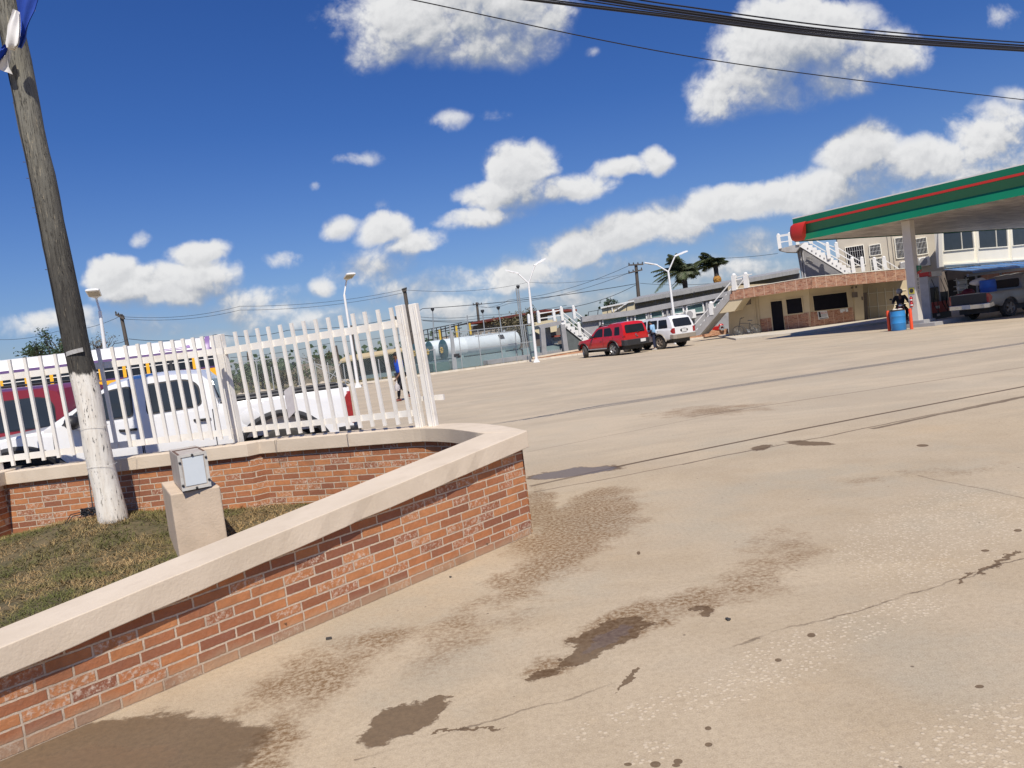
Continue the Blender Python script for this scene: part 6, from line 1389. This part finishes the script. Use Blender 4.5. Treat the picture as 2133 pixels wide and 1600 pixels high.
mb.split('yellow_post',mat('post_yellow',(.70,.46,.05),.5,col2=(.55,.36,.05)),rk)
# ---------------------------------------------------------------- chain link
def chainmat():
    m,n,b,o=new_mat('chain_link_mesh'); pos=n('ShaderNodeNewGeometry').outputs['Position']; x=n('ShaderNodeSeparateXYZ',i={0:pos})
    u=n.m('MULTIPLY',n.m('ADD',x.outputs[0],x.outputs[2]),9.0); v=n.m('MULTIPLY',n.m('SUBTRACT',x.outputs[0],x.outputs[2]),9.0)
    a=n.m('LESS_THAN',n.m('FRACT',n.m('ADD',u,500.0)),.06); c=n.m('LESS_THAN',n.m('FRACT',n.m('ADD',v,500.0)),.06); w_=n.m('MAXIMUM',a,c)
    setin(n,b,Base_Color=(.40,.43,.43),Metallic=.4,Roughness=.5); tr=n('ShaderNodeBsdfTransparent'); mx=n('ShaderNodeMixShader',i={0:w_,1:tr.outputs[0],2:b.outputs[0]}); n.l.new(mx.outputs[0],o.inputs[0]); return m
M['chain']=chainmat()
PF=Pl((-16.7,edge(-16.7)+.55),(1.7,edge(1.7)+.55))
cg=thing('chain_link_gate','galvanised chain link gate with a grey latch post in front of the pale fuel tanks','gate',tuple(V((*PF.hit(1020,770).xy,0))))
mb=MB(); PF.slab(mb,[(945,692),(1110,675),(1121,752),(955,776)],0,.004); mb.build('mesh',M['chain'],cg)
mb=MB()
for p,q in(((945,692),(1110,675)),((951,731),(1115,711)),((955,776),(1122,753)),((995,687),(1004,768)),((1038,682),(1049,761)),((1073,690),(1077,757)),((990,701),(1076,689)),((955,694),(964,774)),((1092,677),(1102,755)),((1110,675),(1122,753))): PF.bar(mb,p,q,.05,.05,.01)
mb.build('frame',M['galv'],cg)
mb=MB(); PF.bar(mb,(940,692),(950,776),.22,.2,.02); PF.bar(mb,(937,677),(945,776),.09,.09,.05); mb.build('gate_post',M['galv'],cg)
mb=MB(); q=PF.hit(951,740,.12); mb.box(q,(.35,.14,.2)); mb.box(q+V((.15,0,-.1)),(.2,.1,.15)); mb.build('latch',M['black'],cg,bevel=.02)
mb=MB(); PF.slab(mb,[(939,775.5),(957,773),(957,777.5),(939,780)],.15,.4); mb.build('post_footing',M['white'],cg)
el=thing('electrical_cabinet','teal electrical cabinet beside the chain link gate','cabinet',tuple(V((*PF.hit(1108,750).xy,0))))
mb=MB(); PF.slab(mb,[(1099,680),(1112,678.5),(1121,742),(1108,745)],-.5,.4); mb.build('box',M['teal'],el,bevel=.02)
mb=MB(); PF.slab(mb,[(1107,687),(1111,686.6),(1112.5,697),(1108.5,697.5)],-.48,.03); mb.build('panel_window',M['black'],el)
mb=MB()
for x in(1099,1104): PF.bar(mb,(x,742),(x+1.5,756),.09,.09,-.3)
mb.split('conduit',M['galv'],el)
cf=thing('chain_link_fence','galvanised chain link fence with leaning stays left of the fuel tanks','fence',tuple(V((*PF.hit(600,810).xy,0))))
mb=MB(); PF.slab(mb,[(470,758),(616,741),(700,752),(860,727),(937,714),(945,776),(869,789),(700,812),(480,838)],0,.004); mb.build('mesh',M['chain'],cf)
mb=MB(); PF.bar(mb,(470,758),(616,741),.07,.07); 
for x,y0,y1 in((505,752,832),(533,751,828),(565,765,826),(575,748,823),(616,741,818),(655,752,812),(682,755,810),(715,758,806),(755,750,800),(788,748,795),(822,740,790),(876,728,785),(902,722,782)): PF.bar(mb,(x,y0),(x+(y1-y0)*.13,y1),.06,.06)
for p,q in(((616,741),(735,802)),((616,745),(680,765)),((712,752),(688,790)),((855,735),(838,800)),((866,735),(906,728)),((906,728),(908,765))): PF.bar(mb,p,q,.05,.05,.02)
mb.split('post',M['galv'],cf)
# ---------------------------------------------------------------- street lamps
def lamp(label,base,top,arms,Y):
    b=at(*base,Y); b=V((b.x,b.y,0)); tp=at(*top,Y); t=thing('street_lamp',label,'street lamp',tuple(b),0,'white street lamps round the forecourt')
    mb=MB(); mb.tube([b,b.lerp(tp,.5),tp],[.095,.08,.065],12); mb.build('pole',M['lamppost'],t,smooth=50)
    mb=MB(); mb.box(b+V((0,0,.02)),(.4,.4,.04))
    for i in range(4): a=PI/4+i*PI/2; d=V((math.cos(a),math.sin(a),0)); mb.prism([b+d*.08+V((0,0,.03)),b+d*.24+V((0,0,.03)),b+d*.08+V((0,0,.3))],V((-d.y,d.x,0))*.015)
    mb.build('base_plate',M['lamppost'],t)
    for (ex,ey,dY,hx,hy,hdY) in arms:
        e=at(ex,ey,Y+dY); h=at(hx,hy,Y+dY+hdY); mb=MB(); mb.tube([tp-V((0,0,.1)),tp,e],.045,8); am=mb.build('arm',M['lamppost'],t,smooth=50)
        d=(h-e).normalized(); sd=V((-d.y,d.x,0)); sd=sd.normalized() if sd.length>.1 else V((1,0,0)); upv=sd.cross(d); upv=upv if upv.z>0 else -upv
        L=max((h-e).length,.62); mb=MB(); mb.loft([[e+d*s+sd*w2*j+upv*k for j,k in((-1,-.025),(1,-.025),(1,.03),(.6,.055),(-.6,.055),(-1,.03))] for s,w2 in((-.05,.05),(.12,.12),(.28,.25),(L+.1,.27),(L+.16,.24))]); hd2=mb.build('lamp_head',M['lamppost'],am)
        mb=MB(); mb.prism([e+d*.30+sd*.21-upv*.028,e+d*(L-.04)+sd*.21-upv*.028,e+d*(L-.04)-sd*.21-upv*.028,e+d*.30-sd*.21-upv*.028],-upv*.008); mb.build('lens',M['lampled'],hd2)
lamp('white street lamp whose single head shows left, beside the wooden power pole',(231,830),(208,648),[(200,620,.3,193,606,-.95)],33)
lamp('white street lamp whose single head rises behind the middle of the picket fence',(746,806),(717,614),[(722,583,.3,730,572,-.8)],43)
lamp('white twin armed street lamp beside the electrical cabinet and chain link gate',(1118,756),(1101,590),[(1079,570,.0,1063,566,.1),(1114,553,.0,1129,543,.35)],47.5)
lamp('white twin armed street lamp in front of the palms, rising behind the white SUV',(1411,715),(1392,566),[(1368,552,.0,1350,549,.1),(1406,534,.0,1424,526,.35)],49)
lampf=thing('flood_light','small black floodlight on a thin white pole behind the twin white gate posts','lamp',(0,0,0)); a,b2=at(826,663,52),at(836,795,52); lampf.location=(b2.x,b2.y,0)
mb=MB(); mb.tube([V((b2.x,b2.y,0)),a],.05,8); mb.build('pole',M['galv'],lampf); mb=MB(); mb.box(a+V((0,0,.05)),(.42,.3,.18)); mb.build('head',M['black'],lampf)
# ---------------------------------------------------------------- utility poles and wires
def upole(label,top,bot,Y,arms,r=.17):
    a=at(*top,Y); b=at(*bot,Y); d=(a-b).normalized(); b=b-d*(b.z/d.z if d.z else 0); t=thing('utility_pole',label,'utility pole',tuple(b),0,'wooden utility poles in the distance')
    mb=MB(); mb.tube([b,a],[r*1.15,r*.8],10); mb.build('shaft',M['oldwood'],t,smooth=50)
    for (p,q) in arms: 
        mb=MB(); P,Q=at(*p,Y-.2),at(*q,Y-.2); mb.bar(P,Q,.14,.14); ar=mb.build('crossarm',M['oldwood'],t)
        mb=MB()
        for s in(.05,.35,.65,.95): mb.lathe([(.04,0),(.07,.06),(.05,.16),(.001,.2)],8,None,P.lerp(Q,s)+V((0,0,.07)))
        mb.split('insulator',M['rubber'],ar)
    return t
upole('utility pole with a bent short crossarm above the bus roof',(252,655),(270,745),60,[((241,655),(259,664))],.16)
upole('utility pole with a stub crossarm right behind the white twin gate posts',(842,601),(872,790),70,[((838,607),(847,604))],.2)
upole('small far utility pole with a T crossarm over the chain link gate',(993,630),(1001,705),120,[((985,634.5),(1004,633.5))],.22)
upole('tall utility pole with two crossarms above the long grey roof',(1324.5,551),(1332,640),80,[((1309,552.5),(1340,550.5)),((1309,569),(1338,562))],.2)
upole('slim dark pole in the trees at the left end of the chain link fence',(516,733),(521,790),70,[],.13)
upole('short dark pole left of the tan roofed shed behind the picket fence',(699,720),(713,795),62,[],.14)
upole('dark pole standing close behind the second white street lamp',(731,678),(745,790),58,[],.13)
def cable(name,label,pts,r,group='overhead wires',sag=0):
    P=[]
    if not sag:
        Q=[at(*p) for p in pts]
        for i in range(len(Q)-1):
            p0=Q[max(i-1,0)];p1=Q[i];p2=Q[i+1];p3=Q[min(i+2,len(Q)-1)]
            for k in range(12+(i==len(Q)-2)):
                t=k/12; P.append(.5*((2*p1)+(p2-p0)*t+(2*p0-5*p1+4*p2-p3)*t*t+(3*p1-p0-3*p2+p3)*t**3))
    for i in range(len(pts)-1 if sag else 0):
        a=at(*pts[i]); b=at(*pts[i+1]); nseg=10
        for k in range(nseg+(i==len(pts)-2)): s=k/nseg; P.append(a.lerp(b,s)-V((0,0,sag*4*s*(1-s))))
    mb=MB(); mb.tube(P,r,5); tag(mb.build(name,M['wire'],smooth=60),label,'cable',group)
wires=[([(1309,554,80),(1060,625,95),(985,636,120)],'wire falling left from the upper crossarm of the tall pole to the far T pole',.02,.6),([(1309,569,80),(1060,632,95),(990,634,120)],'wire falling left from the lower crossarm of the tall pole',.02,.5),
([(1326,591,80),(880,643,74),(846,640,70)],'thick service wire running left from the middle of the tall pole',.03,.3),([(1326,593,80),(1140,646,70),(880,668,70)],'service wire from the tall pole dropping to the raised platform',.025,.5),
([(842,604,70),(1100,588,90),(1320,566,80)],'faint wire from the pole behind the gate posts to the tall pole',.015,.5),([(842,603,70),(500,638,66),(258,660,60)],'faint upper wire between the two poles left of the gate posts',.015,.4),([(840,610,70),(500,646,66),(250,664,60)],'faint lower wire between the two poles left of the gate posts',.015,.4),
([(850,657,70),(600,688,64),(450,697,60),(268,706,60)],'dark wire along the tops of the fence pickets',.022,.3),([(266,706,60),(238,715,45),(215,735,40)],'wire dropping from the left utility pole toward the bus',.02,.1),([(870,660,70),(1000,657,80),(1180,636,70)],'low wire passing over the fuel tanks, upper one',.018,.2),([(872,666,70),(1010,662,80),(1200,640,70)],'low wire passing over the fuel tanks, lower one',.018,.2),
([(1333,590,80),(1500,589,75),(1620,585,70)],'wire running right from the tall pole behind the palms',.02,.2),([(1500,538,90),(1620,528,80)],'thin wire between the palm crown and the upper landing',.02,.1),([(252,658,60),(120,690,62),(-30,706,65)],'faint wire passing behind the wooden pole to the left',.015,.3),([(860,690,66),(700,712,64),(480,745,62)],'sagging wire behind the pickets above the shed',.018,.2)]
for pts,lab,r,sg_ in wires: cable('power_line',lab,pts,r,sag=sg_)
ov=[]
for (xa,ya,yb,yc,yd,r,dz,lab) in [(1080,-3,38,80,106,.019,0,'lowest thick black overhead cable at the top right'),(1130,-2,34,77,104,.010,.05,'thin overhead cable close above the lowest thick one'),(1190,-3,31,74,102,.011,.1,'overhead cable, second of the tight bundle from below'),(1230,-3,26,71,100,.020,.15,'middle overhead cable, thickest of the bundle'),(1250,-4,21,66,95,.015,.2,'overhead cable above the thickest one of the bundle'),(1300,-5,13,58,89,.012,.25,'topmost thin overhead cable of the bundle')]:
    ya2=ya; P_=[(xa-160,ya-22,10.4+dz),(xa,ya,10.75+dz+(xa-1100)*.0024),(1420,yb,11.55+dz),(1760,yc,12.4+dz),(2133,yd,13.35+dz),(2500,yd+20,14.4+dz)]
    ov.append((P_,r,.0,lab))
ov.append(([(700,-30,11.5),(850,-2,12),(1480,125,13.5),(2133,208,16),(2400,232,17)],.009,.0,'single thin wire running below the cable bundle across two clouds'))
for pts,r,sg_,lab in ov: cable('overhead_cable',lab,pts,r,'overhead cables at the top of the picture',sg_)
# ---------------------------------------------------------------- palms
def palm(label,crown,base,Y,fr,fruit=None,scale=1.0):
    c=at(*crown,Y); b=at(*base,Y); b=V((b.x,b.y,0)); t=thing('palm_tree',label,'palm tree',tuple(b),0,'wind blown palm trees')
    mb=MB(); K=16; pts=[b.lerp(c,i/K) for i in range(K+1)]; rr=[.30-.08*i/K+.02*(i%2) for i in range(K+1)]; mb.tube(pts,rr,12); mb.build('trunk',M['bark'],t,smooth=60)
    for (ang,el_,L,droop,nlf) in fr:
        mb=MB(); d=V((math.cos(ang),math.sin(ang),0)); pts=[]; 
        for i in range(15):
            s=i/14; hz_=d*(L*s*math.cos(el_)) ; z=L*s*math.sin(el_)-droop*L*s*s; wind=V((-1,.2,-.05))*(.20*L*s*s); pts.append(c+hz_+wind+V((0,0,z)))
        mb.tube(pts,[.05*(1-.8*i/14) for i in range(15)],5)
        for i in range(1,15):
            for k in range(6):
                s=(i-1+k/6)/14*14; i0=min(int(s),13); p=pts[i0].lerp(pts[i0+1],s-i0); tan=(pts[i0+1]-pts[i0]).normalized()
                for sd_ in(1,-1):
                    side=tan.cross(V((0,0,1))); side=side.normalized() if side.length>.1 else V((1,0,0)); ll=.95*scale*(math.sin(PI*min(1,max(.08,i/15)))**.6)*rnd.uniform(.7,1.1)
                    e=p+(side*sd_*.9+tan*.45+V((-.35,0,-.45))*rnd.uniform(.5,1.3)).normalized()*ll; wv_=tan*.032
                    m1=p.lerp(e,.5)+V((0,0,.05)); mb.add([p-wv_*.5,p+wv_*.5,m1+wv_,e,m1-wv_],[(0,1,2,3,4)])
        mb.build('frond',M['palm'],t,fix=False)
    if fruit:
        mb=MB(); q=at(*fruit,Y); 
        for i in range(260):
            v=V((rnd.gauss(0,1),rnd.gauss(0,1),rnd.gauss(0,1))).normalized(); e=q+V((v.x*.33,v.y*.33,v.z*.42)); mb.ball(e,(.09,.09,.09),5,4)
        mb.build('fruit_cluster',mat('orange_palm_fruit',(.50,.25,.035),.7,col2=(.30,.14,.03),scale=6),t)
def fronds(k,L0,L1,up,seed):
    r=random.Random(seed); R=[]
    for i in range(k):
        a=2*PI*i/k*1.0+r.uniform(-.25,.25); lean=.5-.5*math.cos(a)       # 1 = leaning left with the wind
        R.append((a,r.uniform(-.25,1.1)*(.55+.45*lean)+up,r.uniform(L0,L1)*(.72+.35*lean),r.uniform(.34,.66),1))
    return R
palm('left palm tree with a dense wind bent crown behind the long grey roof',(1424,566),(1432,640),74,fronds(26,2.2,3.3,.30,3)+[(PI*.5,1.5,2.0,.1,1),(PI*.4,1.42,2.2,.15,1)],scale=.95)
palm('right palm tree with fronds swept left and an orange fruit cluster',(1490,552),(1502,640),78,fronds(17,1.9,2.7,.55,8)+[(PI*.97,.9,4.0,.9,1),(PI*1.05,.7,4.1,.9,1),(PI*.92,.5,4.2,.85,1),(PI*1.08,.3,4.2,.75,1),(PI,.12,4.0,.6,1),(PI*.85,1.05,3.6,.9,1),(PI*1.15,.95,3.6,.9,1)],fruit=(1494,583),scale=.9)
# ---------------------------------------------------------------- trees and shrubs
def tree(name,label,c,rad,n_,size,lm,base=None,bare=0.0,cat='tree',group=None):
    c=V(c); base=V(base) if base else V((c.x,c.y,0)); t=thing(name,label,cat,tuple(base),0,group)
    mb=MB(); mb.tube([base,base.lerp(c,.5)+V((.1,0,0)),c+V((0,0,rad[2]*.2))],[.16*rad[0]/1.5,.11*rad[0]/1.5,.05],8)
    tips=[]
    for i in range(14):
        a=rnd.uniform(0,2*PI); e=rnd.uniform(-.2,1); d=V((math.cos(a)*rad[0],math.sin(a)*rad[1],e*rad[2]))*rnd.uniform(.55,.95); p=base.lerp(c,rnd.uniform(.55,.95)); q=c+d; m1=p.lerp(q,.5)+V((rnd.uniform(-.2,.2),0,.15)); mb.tube([p,m1,q],[.05,.03,.012],5); tips.append(q)
        for k in range(3): q2=q+V((rnd.gauss(0,.35),rnd.gauss(0,.35),rnd.gauss(0,.3)))*rad[0]*.5; mb.tube([m1.lerp(q,.5),q2],[.018,.007],4); tips.append(q2)
    mb.build('trunk_and_limbs',M['bark'],t,smooth=60)
    cl=[V((rnd.gauss(0,.45)*rad[0],rnd.gauss(0,.45)*rad[1],rnd.gauss(.1,.42)*rad[2]))+c for _ in range(max(5,int(16*(1-bare))))]+[q for q in tips if rnd.random()>bare]
    mb=MB()
    for i in range(n_):
        k=rnd.choice(cl); p=k+V((rnd.gauss(0,.17)*rad[0],rnd.gauss(0,.17)*rad[1],rnd.gauss(0,.16)*rad[2])); u=V((rnd.gauss(0,1),rnd.gauss(0,1),rnd.gauss(0,.7))).normalized(); v=u.cross(V((rnd.gauss(0,1),rnd.gauss(0,1),rnd.gauss(0,1)))).normalized(); s=size*rnd.uniform(.6,1.3)
        mb.add([p-u*s,p+v*s*.45,p+u*s,p-v*s*.45],[(0,1,2,3)])
    mb.build('crown',M[lm],t,fix=False)
c=at(1075,692,60); tree('shrub_tree','dense green bushy tree between the red roofed shed and the raised platform',c,(1.35,1.2,1.35),1900,.12,'leafdry',bare=.1)
c=at(1100,664,63); tree('shrub_tree','small dry leaved treetop left of the raised platform rails',c,(.8,.8,.8),500,.10,'leafdry',bare=.3)
c=at(92,738,42); tree('feathery_tree','dark feathery tree showing over the bus roof at the far left',c+V((.3,0,.0)),(1.3,1.2,.8),1100,.09,'leafdk',bare=.25)
c=at(128,722,44); tree('feathery_tree','dark feathery tree touching the left side of the wooden power pole above the bus',c,(.8,1,1.1),700,.08,'leafdk',bare=.35)
c=at(206,728,46); tree('bare_tree','nearly bare grey tree between the wooden power pole and the left street lamp',c,(1.0,1,1.0),260,.06,'leafdry',bare=.75)
c=at(543,782,62); tree('green_tree','dark green bushy tree behind the left half of the chain link fence',c,(1.35,1.2,1.3),1300,.13,'leaf',bare=.1)
c=at(668,755,75); tree('bare_tree','thin bare topped tree left of the tan roofed shed',c,(1.6,1.4,1.2),380,.09,'leafdry',bare=.6)
for i,(x,y,r_,lm,lab) in enumerate([(500,795,.9,'leaf','low green bush at the left end of the chain link fence'),(585,790,.9,'leafdry','dry green bush behind the hanging metal sheet'),(620,786,1.1,'leaf','low green bush left of the grey mound'),(722,782,.9,'leafdk','dark bush before the tan roofed shed'),(1380,600,0,'leaf','')]):
    if r_: c=at(x,y,63+i); c.z=max(c.z,.5); tree('bush',lab,c,(r_*1.6,r_,r_*.8),700,.11,lm,bare=.1,cat='bush')
c=at(1270,636,72); tree('treetop','small dark treetop peeping over the cream building',c,(.7,.7,.6),260,.12,'leafdk',bare=.3)
# far tree line on the horizon
hm=MB()
for i in range(260):
    x=-190+i*1.7; y=240+rnd.uniform(-15,15); h=rnd.uniform(3.0,6.0)
    for k in range(26):
        p=V((x+rnd.gauss(0,1.3),y+rnd.gauss(0,1),abs(rnd.gauss(0,.45))*h)); u=V((rnd.gauss(0,1),rnd.gauss(0,.3),rnd.gauss(0,.7))).normalized(); v=u.cross(V((0,-1,.2))).normalized(); s=rnd.uniform(.5,1.1); hm.add([p-u*s,p+v*s*.7,p+u*s,p-v*s*.7],[(0,1,2,3)])
tag(hm.build('far_woodland',M['leafdk'],fix=False),'far low woodland along the horizon','woodland',kind='stuff')
# earth mound, boulder row, shed with green net
mb=MB(); c=at(650,790,72); mb.ball(V((c.x,c.y,-.3)),(3.2,2.5,2.0),24,12)
for v in mb.v: v.z+=noise.noise(v*.8)*.35
tag(mb.build('earth_mound',mat('grey_brown_earth',(.20,.165,.12),.95,col2=(.15,.13,.09),scale=1,bmp=.4,bscale=6),smooth=60),'low grey brown earth mound behind the chain link fence','mound')
rows=[]
for i in range(26):
    x=492+i*9.5; y=827-.135*(x-492)+rnd.uniform(-1.5,1.5); p=G(x,y,0); s=rnd.uniform(.10,.26); rk_=MB(); rk_.ball(p+V((0,0,s*.3)),(s*1.4,s,s*.75),8,6)
    for v in rk_.v: v+=V((noise.noise(v*4),noise.noise(v*4+V((3,0,0))),noise.noise(v*4+V((0,5,0)))))*s*.4
    o=rk_.build('kerb_stone',M['rock'],smooth=50); tag(o,'pale rough stone in the row along the grass edge behind the white pickup','stone','pale stones edging the grass')
PSH=Pl(at(700,760,63).xy,at(850,745,58).xy)
sd=thing('net_shed','long shed with a tan sheet roof and dark green netting walls behind the picket fence','shed',tuple(V((*PSH.hit(770,790).xy,0))))
mb=MB(); a0,a1=PSH.hit(700,758,.6),PSH.hit(860,729,.6); b0_,b1=PSH.hit(722,744,-4),PSH.hit(866,723,-4); mb.prism([a0,a1,b1,b0_],(0,0,.12)); mb.build('roof',M['thatch'],sd)
mb=MB(); PSH.slab(mb,[(705,758),(862,730),(868,775),(712,800)],-.3,.15); mb.build('net_wall',mat('green_net',(.02,.055,.045),.8,col2=(.03,.075,.06),scale=2),sd)
mb=MB()
for x in(706,740,775,810,845): y=757-.18*(x-706); PSH.bar(mb,(x,y),(x+5,y+44),.08,.08,.0)
mb.split('shed_post',M['oldwood'],sd)
mb=MB(); PSH.slab(mb,[(741,785),(866,767),(869,788),(744,803)],.5,.3); mb.build('low_wall',M['teal'],sd)
# compound ground: dry grass strip behind the kerb
gg=MB()
def clump(mb,p,h):
    for k in range(5): a=rnd.uniform(0,2*PI); e=V((math.cos(a)*.07,math.sin(a)*.07,h*rnd.uniform(.5,1.2))); w_=V((-math.sin(a),math.cos(a),0))*.025; mb.add([p-w_,p+w_,p+e],[(0,1,2)])
for i in range(5200):
    x=rnd.uniform(-20,1); y=edge(x)+.25+abs(rnd.gauss(0,2.6)); clump(gg,V((x,y,-.03)),.13)
tag(gg.build('verge_grass',grassmat(),fix=False),'dry verge grass along the back edge of the forecourt','grass',kind='stuff')
# red roofed shed behind the tanks, walls
PRR=Pl(at(980,700,86).xy,at(1140,680,78).xy)
rr_=thing('red_roof_shed','long weathered shed with a rusty red roof edge behind the fuel tanks','shed',tuple(V((*PRR.hit(1060,700,-3).xy,0))))
mb=MB(); PRR.slab(mb,[(978,680),(1136,653),(1142,740),(984,745)],-.6,.3); mb.build('wall',M['brownwall'],rr_)
mb=MB(); a0,a1=PRR.hit(972,677,.6),PRR.hit(1136,649.5,.6); b0_=a0-PRR.n*5-V((0,0,.25)); b1=a1-PRR.n*5-V((0,0,.25)); mb.prism([a0,a1,b1,b0_],(0,0,.24)); mb.build('roof',M['rust'],rr_)
mb=MB(); PRR.slab(mb,[(1026,672),(1046,668.5),(1047,678),(1027,681)],-.58,.04); PRR.slab(mb,[(1056,664),(1062,663),(1062.5,668),(1056.5,669)],-.4,.3); mb.split('vent_panel',M['greywall'],rr_)
PBW=Pl(at(985,700,68).xy,at(1070,690,66).xy)
mb=MB(); PBW.slab(mb,[(984,694),(1062,681),(1066,735),(990,742)],0,.3); tag(mb.build('block_wall',M['block']),'plain tan block wall rising behind the nearest fuel tank','wall')
mb=MB(); PBW.slab(mb,[(918,704),(952,698),(955,742),(921,745)],.5,.3); tag(mb.build('block_wall',M['block']),'short tan block wall left of the gate post, behind the black rack','wall')
